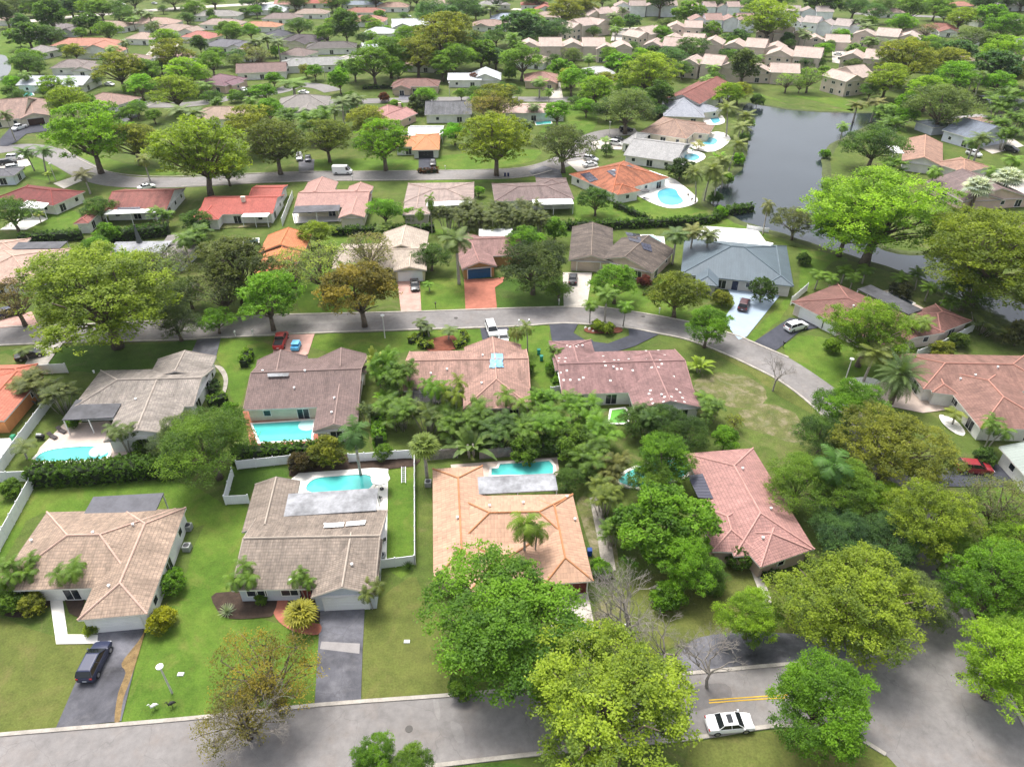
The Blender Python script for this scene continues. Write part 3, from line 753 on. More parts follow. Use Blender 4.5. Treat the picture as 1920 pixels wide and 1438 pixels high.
# ---- front row
house('h1', 'tile_roof_house', 'house with pinkish tan barrel tile hip roof beside the dark blue car', hexc('bda38e'), [
    blk((-15, 1108), (258, 1100), (350, 953)), blk((145, 1163), (276, 1151), (354, 951), ax='y', ov=.35, ez=2.85), 
    blk((157, 967), (293, 959), (303, 926), kind=F_, ov=.2, mat=roof_mat(hexc('8d8b92'), 'louver', .3), name='patio_cover')], WALL_WHITE, 'tile', limit=6, capc=hexc('cfae9e'))
house('h2', 'tile_roof_house', 'house with taupe tile roof and grey membrane patio roof, white garage under a gable', hexc('a29284'), [
    blk((434, 1107), (703, 1101), (716, 956), ends='gg', pitch=.30), blk((478, 908), (563, 902), (550, 990), ax='y', ends='gg', pitch=.34), blk((583, 1120), (706, 1114), (714, 1012), ax='y', ends='gg', pitch=.40, ov=.3, ez=2.85),
    blk((527, 972), (706, 960), (712, 918), kind=F_, ov=.35, mat=MEMB, name='membrane_roof')], wallm=M('stucco_greyblue', (.50, .53, .58), .9, .1), limit=5, capc=hexc('b5a89b'))
house('h3', 'tile_roof_house', 'large house with plain peach tile hip roof and dark red garage door', hexc('cfa68a'), [
    blk((905, 873), (811, 879), (814, 1090), ax='y'), blk((850, 930), (1074, 926), (1085, 1030)), blk((1074, 927), (1113, 1089), (1020, 1095), ax='x'),
    blk((880, 1110), (1020, 1100), (1010, 1010), ax='x'),
    blk((895, 929), (1046, 921), (1044, 889), kind=F_, ov=.25, mat=MEMB, name='membrane_roof')], (.55, .42, .33), 'barrel', FASCIA, stain=.10, limit=5, capc=hexc('c08860'))
house('h4', 'tile_roof_house', 'house with faded pink tile roof and a black solar mat', hexc('bf8f86'), [
    blk((1283, 850), (1412, 840), (1512, 1031), ax='y', pitch=.32), blk((1335, 1034), (1422, 1036), (1438, 950), ax='y', pitch=.32), blk((1426, 1064), (1521, 1031), (1480, 960), ax='y'),
    ], (.50, .38, .32), 'tile', stain=.14, limit=6, capc=hexc('c99b92'))
on_panel('h4', [(1288, 893), (1318, 889), (1338, 936), (1308, 934)], PANEL, 'solar_mat', grid=(1, 8), gap=.03)
# ---- second row
house('h5', 'tile_roof_house', 'house with weathered grey beige tile roof and black patio roof near the oval pool', hexc('b3a79c'), [
    blk((132, 768), (362, 762), (375, 690), ends='hg', pitch=.30), blk((194, 828), (328, 814), (352, 722), ax='y', ends='gg', pitch=.30), blk((296, 674), (406, 668), (396, 706), ax='y', ends='gg', pitch=.30),
    blk((117, 790), (213, 785), (240, 747), kind=F_, ov=.25, mat=MEMB_D, name='patio_roof')], WALL_WHITE, 'tile', stain=.32, limit=7, capc=hexc('b7aba0'))
house('h6', 'tile_roof_house', 'house with brown tile roof and two small back gables, terracotta terrace and rectangular pool', hexc('8d7670'), [
    blk((456, 769), (672, 760), (684, 668), ends='gg', pitch=.30), blk((586, 809), (670, 803), (676, 716), ax='y', ends='gg'), blk((482, 676), (577, 668), (570, 710), ax='y', ends='gg', pitch=.40), blk((597, 672), (687, 664), (680, 700), ax='y', ends='gg', pitch=.42)],
    WALL_CREAM, 'tile', limit=6, stain=.2, capc=hexc('9d8780'))
house('h7', 'tile_roof_house', 'house with tan pink tile roof carrying the blue tarp', hexc('bf9787'), [
    blk((757, 733), (994, 728), (980, 655), ends='gg', pitch=.32), blk((868, 768), (998, 764), (986, 690), ax='y', ends='hg', pitch=.34), blk((870, 652), (977, 647), (982, 690), ax='y', ends='gg', pitch=.38)],
    WALL_TAN, 'tile', limit=5, capc=hexc('c9a191'))
house('h8', 'tile_roof_house', 'house with mauve tile roof speckled with pale replacement tiles', hexc('a07a76'), [
    blk((1054, 740), (1300, 732), (1268, 655), ends='gg', pitch=.28), blk((1190, 770), (1318, 764), (1290, 672), ax='y', ends='gg', pitch=.30), blk((1029, 640), (1108, 637), (1118, 692), ax='y', ends='hg', pitch=.34)],
    WALL_WHITE, 'flat', pale=.022, limit=8, capc=hexc('ad8984'))
house('h9', 'tile_roof_house', 'house with salmon brown tile roof beside the tall date palm', hexc('a0786b'), [
    blk((1731, 730), (1990, 735), (1980, 668), pitch=.30), blk((1838, 803), (1985, 806), (1940, 695), ax='y', ends='hh', pitch=.30), blk((1748, 736), (1800, 742), (1790, 690), ax='y', ends='hh', pitch=.25)],
    WALL_WHITE, 'flat', limit=7, capc=hexc('c08c7c'))
house('h10', 'tile_roof_house', 'rotated house with russet tile hip roof and white garage by the white car', hexc('94695f'), [
    blk((1484, 566), (1668, 656), (1728, 602), pitch=.26), blk((1764, 624), (1822, 602), (1757, 569), pitch=.30), blk((1668, 640), (1772, 624), (1740, 585), pitch=.22), blk((1606, 546), (1702, 594), (1722, 582), kind=F_, ov=.5, mat=MEMB_D, name='patio_roof')],
    (.62, .54, .48), 'tile', limit=9, capc=hexc('a87a70'))
house('h11', 'metal_roof_house', 'house with blue grey standing seam metal roof and white roof terrace', hexc('67747c'), [
    blk((1276, 514), (1488, 536), (1497, 464), pitch=.30), blk((1303, 532), (1347, 537), (1356, 474), ax='y', pitch=.34), blk((1440, 532), (1488, 537), (1498, 464), ax='y', pitch=.34),
    blk((1300, 452), (1432, 482), (1440, 458), kind=F_, ov=.5, mat=MEMB_W, name='roof_terrace')], (.55, .52, .48), 'metal', M('fascia_slate', (.2, .24, .27), .6), limit=7, stain=.1)
house('h12', 'shingle_roof_house', 'house with dark weathered brown double gable roof by pale blue pool', hexc('77695f'), [
    blk((1066, 488), (1150, 492), (1168, 430), ax='y', ends='gg', pitch=.28), blk((1118, 486), (1224, 512), (1232, 462), ax='y', ends='gg', pitch=.32)],
    (.56, .44, .36), 'flat', FASCIA, stain=.4, limit=5, capc=hexc('8a7c70'))
on_panel('h12', [(1172, 436), (1200, 440), (1203, 458), (1180, 452)], PANEL, 'solar_panel', grid=(4, 3), gap=.03)
on_panel('h12', [(1200, 455), (1220, 460), (1223, 474), (1206, 468)], PANEL, 'solar_panel', grid=(3, 2), gap=.03)
house('h13', 'tile_roof_house', 'house with rose brown tile roof, ochre gable and blue garage door', hexc('a67f78'), [
    blk((866, 505), (932, 499), (928, 444), ax='y', ends='gg', pitch=.34), blk((882, 482), (985, 478), (975, 440), ends='gg', pitch=.3), blk((898, 446), (962, 445), (968, 431), kind=F_, ov=.4, mat=MEMB_W, name='flat_roof')],
    (.40, .22, .09), 'flat', FASCIA, limit=3)
house('h14', 'tile_roof_house', 'house with pale cream tile roof and white garage behind the orange tinged tree', hexc('cfbdab'), [
    blk((708, 474), (798, 473), (797, 436), ax='y', ends='gg', pitch=.34), blk((622, 504), (796, 502), (790, 456), ends='gg', pitch=.22), blk((736, 509), (800, 507), (797, 462), ax='y', ends='gg', pitch=.26)],
    (.62, .54, .34), 'tile', limit=4, stain=.15)
house('h15', 'tile_roof_house', 'house with bright orange tile roof behind the pale sparse tree', hexc('d9895a'), [
    blk((484, 474), (571, 472), (574, 440), ax='y', ends='gg', pitch=.36), blk((470, 522), (546, 520), (556, 466), ax='y', ends='hg', pitch=.32)],
    (.60, .40, .25), 'tile', limit=4, stain=.12)
house('h16', 'tile_roof_house', 'house with pale pink beige tile hip roof left of the broad yellow green tree', hexc('cfae9c'), [
    blk((-80, 534), (62, 531), (129, 466), pitch=.26), blk((-60, 480), (30, 475), (40, 448), pitch=.2),
    blk((5, 470), (113, 468), (124, 455), kind=F_, ov=.3, mat=MEMB_D, name='patio_roof')], WALL_WHITE, 'tile', stain=.12, limit=4)
house('h17', 'grey_roof_house', 'long low house with grey roof and thin black flue in the second row', hexc('a39b94'), [
    blk((290, 488), (338, 490), (350, 452), ax='y', ends='gg', pitch=.3), blk((300, 462), (345, 460), (352, 441), ax='y', ends='gg', pitch=.15),
    blk((196, 480), (305, 478), (305, 456), kind=F_, ov=.5, mat=MEMB, name='flat_roof')], (.5, .52, .54), 'tile', limit=4)
house('h18', 'tile_roof_house', 'orange walled house with salmon tile roof at the left beside the white fence', hexc('d7836a'), [
    blk((-90, 716), (45, 712), (84, 682), pitch=.3), blk((-90, 792), (8, 789), (40, 706), ax='y', ends='gg', pitch=.28)], (.62, .26, .10), 'tile', stain=.12, limit=3)
vents('h1', [(60, 1015), (175, 1000), (250, 985), (205, 1100)]); vents('h2', [(545, 1090), (610, 985), (660, 1060)]); vents('h3', [(918, 950), (981, 944), (1063, 933), (858, 972), (1078, 975)])
vents('h4', [(1445, 955), (1430, 1010), (1392, 880)]); vents('h5', [(176, 698), (255, 750)]); vents('h6', [(493, 697), (572, 697), (552, 729), (627, 748), (622, 775)]); vents('h7', [(808, 702), (838, 694), (903, 720), (905, 668)])
vents('h8', [(1150, 690), (1240, 742), (1092, 650)]); vents('h9', [(1828, 705), (1870, 690), (1800, 712)]); vents('h10', [(1600, 575), (1660, 610)])
on_panel('h6', [(502, 704), (543, 703), (541, 709), (503, 710)], MEMB, 'roof_vent', .35)
on_panel('h2', [(607, 991), (644, 989), (646, 981), (610, 983)], METALW, 'skylight', .15); on_panel('h2', [(648, 988), (684, 985), (687, 977), (651, 980)], METALW, 'skylight', .15)
# openings of the near houses
t, B, _ = HOUSES['h1']; opening(t, B[1], 3, .5, 4.9, 2.2, 0, 'garage_door')
t, B, _ = HOUSES['h2']; opening(t, B[2], 3, .5, 4.9, 2.2, 0, 'garage_door')
for tt in (.12, .38): opening(t, B[0], 0, tt, 2.2, 1.2, .9)
opening(t, B[0], 0, .5, 1.1, 2.1, 0, 'door', M('door_red', (.25, .04, .03), .5))
t, B, _ = HOUSES['h3']; opening(t, B[2], 1, .5, 4.9, 2.2, 0, 'garage_door', M('garage_red', (.13, .018, .014), .5))
t, B, _ = HOUSES['h4']; opening(t, B[2], 3, .5, 1.0, 1.1, .9)
t, B, _ = HOUSES['h10']; opening(t, B[0], 0, .2, 5.0, 2.2, 0, 'garage_door'); opening(t, B[0], 0, .42, 2.6, 2.2, 0, 'garage_door')
t, B, _ = HOUSES['h13']; opening(t, B[0], 3, .5, 4.9, 2.2, 0, 'garage_door', M('garage_blue', (.012, .09, .21), .5))
t, B, _ = HOUSES['h14']; opening(t, B[2], 3, .5, 4.9, 2.2, 0, 'garage_door')
t, B, _ = HOUSES['h9']; opening(t, B[1], 0, .6, 2.6, 1.3, .9)
t, B, _ = HOUSES['h11']; opening(t, B[0], 0, .5, 1.2, 2.1, 0, 'door', M('door_navy', (.02, .03, .07), .5))
t, B, _ = HOUSES['h12']; opening(t, B[0], 3, .55, 4.9, 2.2, 0, 'garage_door', M('garage_tan', (.50, .40, .32), .6))
# ---- third row
house('r1', 'tile_roof_house', 'house with dark red hip roof and white patio cover at the left of its row', hexc('8f4742'), [
    blk((-10, 372), (100, 386), (157, 359), pitch=.3), blk((30, 394), (82, 392), (98, 375), kind=F_, ov=.2, mat=MEMB_W, name='patio_cover')], WALL_WHITE, 'tile', limit=6)
house('r2', 'tile_roof_house', 'house with red brown roof and a strip of solar panels above a white lanai', hexc('a5655b'), [
    blk((193, 396), (312, 393), (336, 353), pitch=.28, ends='gg'), blk((138, 420), (166, 419), (188, 385), ax='y'), blk((195, 403), (292, 399), (298, 390), kind=F_, ov=.1, mat=MEMB_W, name='lanai_roof')], WALL_WHITE, 'tile', limit=8)
on_panel('r2', [(216, 398), (262, 397), (264, 389), (222, 390)], PANEL, 'solar_panel', grid=(7, 2), gap=.06)
house('r3', 'tile_roof_house', 'house with bright red tile roof and small chimney, white patio awning', hexc('c56a5d'), [
    blk((372, 403), (511, 401), (516, 366), ends='gg', pitch=.28), blk((356, 413), (410, 412), (425, 372), ax='y', ends='hh', pitch=.26), blk((465, 372), (525, 371), (536, 347), ends='gg', pitch=.2),
    blk((452, 407), (501, 407), (504, 395), kind=F_, ov=.05, mat=MEMB_W, name='awning')], WALL_WHITE, 'tile', limit=8, stain=.12)
chimney('r3', 457, 378, .9)
house('r4', 'tile_roof_house', 'house with pale rose tile roof and dark lanai roof behind the white wall', hexc('c79c90'), [
    blk((552, 390), (688, 388), (687, 355), ends='gg', pitch=.24), blk((634, 409), (684, 408), (690, 365), ax='y', ends='gg', pitch=.3), blk((562, 370), (622, 369), (620, 342), ax='y', ends='gg', pitch=.36), blk((646, 366), (693, 366), (690, 350), ax='y', ends='gg', pitch=.36),
    blk((549, 401), (636, 397), (644, 384), kind=F_, ov=.2, mat=MEMB_D, name='lanai_roof')], WALL_CREAM, 'tile', stain=.12, limit=6)
house('r5', 'tile_roof_house', 'house with low flat looking mushroom roof and white patio roof left of the bamboo palms', hexc('b39d92'), [
    blk((757, 380), (889, 378), (886, 342), pitch=.10), blk((754, 403), (806, 402), (808, 345), ax='y', pitch=.10), blk((800, 388), (888, 384), (888, 376), kind=F_, ov=.1, mat=MEMB_W, name='patio_roof')], (.55, .48, .42), 'plain', limit=6)
house('r6', 'tile_roof_house', 'house with mushroom brown hip roof and white patio roof right of the bamboo palms', hexc('8f7a75'), [
    blk((927, 378), (1077, 374), (1062, 341), pitch=.2), blk((1006, 352), (1065, 352), (1058, 334), ax='y', pitch=.2), blk((1000, 385), (1076, 383), (1076, 373), kind=F_, ov=.1, mat=MEMB_W, name='patio_roof')], WALL_WHITE, 'flat', limit=6)
house('r7', 'tile_roof_house', 'rotated house with streaked orange roof, solar panels and white terrace roof by kidney pool', hexc('c77a58'), [
    blk((1067, 327), (1148, 362), (1223, 322), pitch=.3), blk((1130, 350), (1158, 366), (1190, 352), pitch=.32),
    blk((1156, 338), (1182, 348), (1240, 328), kind=F_, ov=.1, mat=MEMB_W, name='terrace_roof')], WALL_WHITE, 'tile', stain=.38, limit=7)
on_panel('r7', [(1137, 322), (1180, 310), (1195, 320), (1152, 333)], PANEL, grid=(6, 3), gap=.03); on_panel('r7', [(1083, 323), (1102, 321), (1122, 338), (1106, 343)], PANEL, grid=(3, 4), gap=.03)
house('r8', 'tile_roof_house', 'small house with light orange roof and dark open garage', hexc('dd9768'), [
    blk((772, 282), (824, 281), (824, 250), pitch=.2, ends='hh'), blk((740, 276), (790, 275), (788, 255), pitch=.22), blk((762, 255), (830, 254), (828, 238), kind=F_, ov=.1, mat=MEMB_W, name='flat_roof')], WALL_WHITE, 'tile', stain=.1, limit=5)
t, B, _ = HOUSES['r8']; opening(t, B[0], 0, .5, 4.6, 2.2, 0, 'garage_door', DARKSCR)  # near-black panel stands in for the shade inside the open garage
house('w1', 'tile_roof_house', 'lakeside house with light grey roof and white louvred patio cover', hexc('b1aeab'), [
    blk((1169, 291), (1268, 304), (1292, 270), pitch=.24, ends='gg'), blk((1164, 268), (1190, 272), (1226, 252), pitch=.22), blk((1243, 284), (1275, 290), (1290, 272), kind=F_, ov=.3, mat=roof_mat(hexc('d9d6d2'), 'louver', .1), name='patio_cover')], WALL_WHITE, 'flat', limit=10, stain=.1)
house('w2', 'tile_roof_house', 'lakeside house with mottled tan roof and arched lanai', hexc('b69684'), [
    blk((1200, 248), (1287, 261), (1330, 232), pitch=.24), blk((1244, 243), (1330, 252), (1346, 236), pitch=.2)], WALL_CREAM, 'tile', limit=9)
house('w3', 'tile_roof_house', 'lakeside house with pale blue grey hip roof', hexc('a8aab2'), [
    blk((1244, 218), (1322, 221), (1348, 190), pitch=.28), blk((1300, 214), (1357, 207), (1340, 190), pitch=.25)], WALL_CREAM, 'flat', limit=9, stain=.1)
house('w4', 'two_storey_house', 'white two storey house with red brown roof above the pale blue grey roof', hexc('a0655a'), [
    blk((1243, 186), (1312, 196), (1296, 150), ax='y', ends='gg', ez=4.6, pitch=.34)], WALL_WHITE, 'tile', storeys=(0, 1), limit=6)
house('e1', 'tile_roof_house', 'house with tan gable roof and black window canopy by the lake tree', hexc('bb937e'), [
    blk((1690, 303), (1768, 313), (1790, 272), ax='y', ends='gg', pitch=.36), blk((1750, 305), (1808, 324), (1818, 300), pitch=.25), blk((1674, 288), (1696, 289), (1696, 276), kind=F_, ov=.2, mat=MEMB_W, name='patio_cover')], WALL_WHITE, 'flat', limit=6)
house('e2', 'tile_roof_house', 'house with mauve grey roof between the tan roof and the silver palms', hexc('8e7975'), [
    blk((1736, 340), (1806, 378), (1850, 330), pitch=.3, ends='gg'), blk((1806, 378), (1881, 374), (1856, 338), ax='y', ends='gg', pitch=.28)], WALL_PINK, 'flat', limit=5)
house('e3', 'metal_roof_house', 'house with slate blue gable roof and pale lilac wall near the right edge', hexc('7f8794'), [
    blk((1766, 244), (1828, 262), (1856, 238), pitch=.34, ends='gg', ez=3.4), blk((1750, 240), (1790, 236), (1770, 222), pitch=.2)], (.62, .64, .72), 'metal', limit=4)
house('e4', 'tile_roof_house', 'house with tan roof and striped patio roof behind the slate blue one', hexc('a98b7b'), [
    blk((1835, 245), (1900, 240), (1890, 215), pitch=.26), blk((1808, 232), (1868, 224), (1860, 212), kind=F_, ov=.3, mat=roof_mat(hexc('cfc6c2'), 'louver', .1), name='patio_cover')], WALL_TAN, 'flat', limit=3)
house('e5', 'metal_roof_house', 'house with pale grey green metal roof at the right edge by the red car', hexc('a7afa5'), [
    blk((1873, 838), (1965, 940), (2080, 880), pitch=.25, ends='gg')], WALL_WHITE, 'metal', limit=3, stain=.1)
house('l0', 'tile_roof_house', 'house with tan gable roof and brown garage by the white pickup', hexc('ab8c7e'), [
    blk((-60, 230), (45, 222), (70, 188), pitch=.28, ends='gg'), blk((36, 224), (94, 217), (76, 188), ax='y', ends='gg', pitch=.3)], WALL_CREAM, 'flat', limit=5)
t, B, _ = HOUSES['l0']; opening(t, B[1], 3, .5, 5, 2.2, 0, 'garage_door', M('garage_brown', (.06, .03, .02), .5))
house('l1', 'grey_roof_house', 'pale walled house with slate grey roof cut by the left edge', hexc('77757a'), [
    blk((-70, 335), (26, 330), (32, 314), pitch=.25)], (.62, .66, .74), 'flat', limit=3)
# ================================================================ FARTHER HOUSES
def pix(p):
    d = p.y*math.cos(TH)+(H-p.z)*math.sin(TH); dn = (H-p.z)*math.cos(TH)-p.y*math.sin(TH)
    return (CX+F*p.x/d, CY+F*dn/d)
def cb(u, v, wpx, dm, rot=0, **k):
    """block by the pixel of its centre (at eave height), width in pixels, depth in metres, turn in degrees"""
    ez = k.get('ez', 2.7); c = at(u, v, ez); w = wpx/ppm(u, v, ez); a = math.radians(rot)
    ex = Vector((math.cos(a), math.sin(a), 0))*w/2; ey = Vector((-math.sin(a), math.cos(a), 0))*dm/2
    k['p'] = (pix(c-ex-ey), pix(c+ex-ey), pix(c+ex+ey)); return k
LM = []      # landmarks used in the labels of the farther trees
def far(name, look, u, v, wpx, dm, col, rot=0, wing=None, wall=WALL_WHITE, rk='flat', landmark=None, ends='hh', pitch=.3, ez=2.7, storeys=(0,), lim=4, stain=.15, extra=()):
    pitch *= 1.2; wpx *= 1.05; bl = [cb(u, v, wpx, dm*1.08, rot, ends=ends, pitch=pitch, ez=ez+.3)]
    if wing: bl.append(cb(u+wing[0], v+wing[1], wing[2], wing[3], rot, ax='y' if len(wing) < 5 else wing[4], ends='gg', pitch=pitch, ez=ez))
    bl += list(extra)
    house('far_%d_%d' % (u, v), name, look, col, bl, wall, rk, stain=stain, limit=lim, storeys=storeys, every=6)
    LM.append((u, v, landmark))
fr = 'tile_roof_house'
far(fr, 'house with orange tile roof near the left pond, cul de sac behind it', 165, 82, 110, 13, hexc('c98a72'), 0, (25, 14, 80, 12), landmark='orange roof by the pond')
far(fr, 'house with grey brown roof directly below the orange roof by the pond', 138, 122, 64, 12, hexc('93857f'), 10, (22, 6, 36, 12), landmark='grey brown roof near the pond')
far(fr, 'large house with bright white roofs below the pond', 112, 152, 118, 15, (.62, .63, .66), 0, (10, 8, 60, 12), rk='plain', landmark='large white roof near the pond', ends='gg', pitch=.2)
far(fr, 'house with light brown hip roof and white garage in the upper left', 205, 188, 84, 13, hexc('a98a7c'), -20, landmark='light brown hip roof')
far(fr, 'house with grey mauve gable roof in the top left corner area', 112, 52, 70, 12, hexc('8d8280'), -15, (22, 6, 30, 9), landmark='grey mauve gable roof')
far(fr, 'house with tan roof half hidden by dark trees at top left', 212, 48, 66, 12, hexc('b39a88'), -15, landmark='half hidden tan roof')
far(fr, 'house with pale pink roof beyond the top left cul de sac', 292, 42, 84, 13, hexc('c4a494'), -10, (-10, 8, 40, 8), landmark='pale pink roof beyond the cul de sac')
far(fr, 'house with tan gabled roof left of the salmon roof', 335, 54, 64, 12, hexc('b79f90'), -20, (25, 4, 34, 10), landmark='tan gabled roof')
far(fr, 'house with salmon red roof behind the globe shaped dark tree', 380, 68, 62, 12, hexc('c07a6c'), -20, landmark='salmon red roof')
far(fr, 'house with slate grey roof and white gable in the upper left middle', 432, 84, 84, 12, hexc('77757b'), -15, (20, 4, 40, 12), landmark='slate grey roof with white gable')
far(fr, 'house with grey beige roof under the top street', 410, 28, 80, 13, hexc('a29c95'), 0, landmark='grey beige roof')
far(fr, 'house with light tan hip roof in front of the grey beige one', 418, 44, 74, 12, hexc('b59d90'), -5, landmark='light tan hip roof')
far(fr, 'house with orange roof strip behind garden trees', 492, 48, 70, 10, hexc('c98f6e'), -10, landmark='orange roof strip')
far(fr, 'house with white roof near the top edge', 500, 17, 72, 13, (.66, .67, .68), 0, (20, 4, 30, 9), rk='plain', landmark='white roof near the top edge')
far(fr, 'house with brown grey hip roof right of the grey beige one', 530, 33, 68, 12, hexc('907e77'), 0, landmark='brown grey hip roof')
far(fr, 'house with rose gable roof cut by the top edge', 543, 7, 50, 11, hexc('c08c80'), 0, ends='gg', landmark='rose gable roof')
far(fr, 'house with brick red roof touching the top edge', 592, 5, 56, 11, hexc('b5604e'), 0, landmark='brick red roof')
far(fr, 'house with tan roof behind the tall dark tree in the upper middle', 585, 24, 60, 11, hexc('b09a8a'), 0, landmark='tan roof behind the tall dark tree')
far(fr, 'house with blue black roof left of the dark brown roof', 525, 64, 44, 11, hexc('56565e'), -30, landmark='blue black roof')
far(fr, 'house with dark brown hip roof in the upper middle', 572, 74, 72, 12, hexc('5b5054'), -12, (-10, 6, 36, 10), WALL_CREAM, landmark='dark brown hip roof')
far(fr, 'house with dark taupe roof and white walls below the dark brown roof', 622, 87, 88, 11, hexc('6f6763'), 8, landmark='dark taupe roof')
far(fr, 'long house with light grey roof and white walls across the lawn', 592, 118, 124, 12, hexc('a7a5a0'), 10, (-45, 2, 26, 9), landmark='long light grey roof')
far(fr, 'house with brown gable roof and white side wall', 492, 130, 86, 13, hexc('8b7069'), 12, ends='gg', landmark='brown gable roof with white side wall')
far(fr, 'house with plum coloured hip roof and a white car outside', 415, 152, 66, 14, hexc('8c6a72'), -20, (20, 4, 30, 8), WALL_PINK, landmark='plum coloured roof')
far(fr, 'house with tan hip roof beside the long street trees, upper left', 418, 214, 96, 13, hexc('b39a86'), 0, landmark='tan hip roof beside the street trees')
far(fr, 'house with grey hip roofs and a white gable behind the olive trees', 570, 192, 90, 14, hexc('9b938c'), 8, (8, 10, 34, 14), landmark='grey hip roofs with white gable')
far(fr, 'house with pink roof, peach gable and white chimney', 728, 212, 56, 14, hexc('c39088'), -28, (10, 8, 50, 16), WALL_PINK, landmark='pink roof with peach gable')
chimney('far_728_212', 750, 202, .9, 1.6)
far(fr, 'house with charcoal grey streaked roof and white patio roof', 842, 205, 82, 14, hexc('77777a'), 2, stain=.35, ends='gg', landmark='charcoal grey streaked roof')
far(fr, 'low white roofed shed row behind the small orange roof', 800, 240, 60, 5, (.62, .62, .62), 0, rk='plain', ends='gg', pitch=.1, landmark='white shed roof')
far(fr, 'house with dazzling white roof and white garage in the centre top', 872, 146, 60, 9, (.74, .75, .76), 0, (38, -2, 60, 14), rk='plain', landmark='dazzling white roof', ends='gg')
far(fr, 'house with reddish brown roof under big trees and pale blue garage', 780, 157, 84, 10, hexc('8d675d'), 0, (-24, 4, 34, 12), WALL_TAN, landmark='reddish brown roof under big trees')
far(fr, 'house with pink brown gable roof and pale driveway', 1015, 146, 62, 12, hexc('b58a7c'), 0, (14, 5, 30, 12), WALL_TAN, landmark='pink brown gable roof')
far(fr, 'house with pale pink flat roof beside the teal pool', 1000, 203, 110, 13, hexc('cdaea2'), 0, rk='plain', pitch=.12, landmark='pale pink flat roof')
far(fr, 'small house with off white roof behind lime trees', 1122, 134, 56, 10, (.6, .59, .56), 0, rk='plain', landmark='off white roof')
far(fr, 'house with beige brown roof left of the pale blue roof', 918, 46, 62, 13, hexc('b09486'), 0, (-16, 2, 30, 10), landmark='beige brown roof')
far(fr, 'house with pale blue roof among dark trees at the top', 950, 34, 60, 13, hexc('9aa4b4'), 0, rk='metal', landmark='pale blue roof')
far(fr, 'house with tile red roof near the top edge centre', 1002, 8, 50, 12, hexc('b06a5c'), 0, (20, 10, 40, 12), landmark='tile red roof')
far(fr, 'house with white roof and carport in the top middle', 772, 45, 70, 14, (.74, .75, .75), 10, (-18, 4, 40, 14), rk='plain', ends='gg', landmark='white roof with carport')
far(fr, 'house with snow white hip roof left of the white carport house', 712, 60, 54, 12, (.72, .72, .70), 0, rk='plain', landmark='snow white hip roof')
far(fr, 'house with white curved looking roof at the edge of the lawn', 708, 90, 56, 13, (.74, .75, .77), 18, rk='plain', ends='gg', landmark='white roof at the lawn edge')
far(fr, 'house with salmon hip roof in the top middle', 690, 38, 66, 13, hexc('c08a7a'), 0, landmark='salmon hip roof')
far(fr, 'house with red brown hip roof behind the salmon one', 685, 22, 70, 11, hexc('a8705f'), 0, landmark='red brown hip roof')
far(fr, 'house with tan roof and dark windows left of the top wood', 738, 12, 56, 12, hexc('b08e7c'), 0, landmark='tan roof left of the top wood')
far(fr, 'house with blue grey flat roof at the top middle', 680, 8, 70, 10, hexc('8f97a3'), 0, rk='plain', landmark='blue grey flat roof')
far(fr, 'house with red gable and white wall at the upper right', 1762, 52, 56, 11, hexc('9c6659'), -15, (14, 6, 34, 11), landmark='red gable roof at upper right')
far(fr, 'house with pink roof and arched wall near the top right', 1800, 10, 40, 11, hexc('c58b78'), 0, landmark='pink roof near the top right')
far(fr, 'house with pale grey roof in the top right corner', 1895, 10, 70, 12, hexc('b7b2ab'), 0, landmark='pale grey roof in the corner')
far(fr, 'house with dark flat roof hidden by trees at upper right', 1835, 72, 60, 11, hexc('8d8782'), -10, landmark='hidden dark roof')
far(fr, 'house with white corrugated roof at the right edge', 1915, 80, 50, 10, hexc('d2cdc6'), -10, rk='metal', landmark='white corrugated roof')
# two storey town houses: rows of narrow units
CREAM = hexc('d2bcae'); CW = (.60, .50, .44)
def town(key, label, u, v, n, upx, dm, rot, col=CREAM, wall=CW, lm=None, step=0, ez=5.8, stag=1.8, ax='y', lim=10, name='townhouse_row', pitch=.42):
    upx *= 1.12; dm *= 1.15; bl = []; c = at(u, v, ez); w = upx/ppm(u, v, ez); a = math.radians(rot); ex = Vector((math.cos(a), math.sin(a), 0)); ey = Vector((-ex.y, ex.x, 0))
    for i in range(n):
        o = c+ex*w*(i-(n-1)/2)+ey*(stag if i % 2 else -stag); q = ex*w*.53; d = ey*dm/2*(1 if i % 2 else .88)
        P = [pix(o-q-d), pix(o+q-d), pix(o+q+d)]
        bl.append(dict(p=P, ax=('y' if (i+step) % 2 == 0 else 'x') if ax == 'm' else ax, ends='gg', pitch=pitch, ez=ez+(.7 if i % 2 else 0), ov=.35))
    house(key, name, label, col, bl, wall, 'flat', storeys=(0, 1), limit=lim, every=3.2, stain=.12)
    LM.append((u, v, lm))
town('t1', 'cream two storey town house row along the lawn, left of the lake road', 1052, 84, 4, 36, 12, 0, lm='long cream town house row', ax='m')
town('t2', 'short cream town house pair continuing the long row to the right', 1150, 88, 2, 30, 11, 0, lm='short cream pair right of the long row')
town('t3', 'cream town houses stepping up toward the top centre parking', 1092, 46, 3, 30, 12, 40, hexc('cfb8ac'), lm='cream town houses by the parking', ax='m')
town('t4', 'cream town houses right of the parking with hipped gables', 1215, 62, 3, 32, 12, 38, lm='cream town houses right of the parking', ax='m')
town('t5', 'white town houses with brown roofs along the top edge, left block', 1210, 10, 4, 26, 10, 0, hexc('b9a59c'), (.74, .75, .78), 'left white town houses', ax='m')
town('t6', 'white town houses with brown roofs, far back row behind the right white block', 1352, 12, 5, 20, 10, 0, hexc('b79f95'), (.74, .75, .78), 'back white town houses', ax='m')
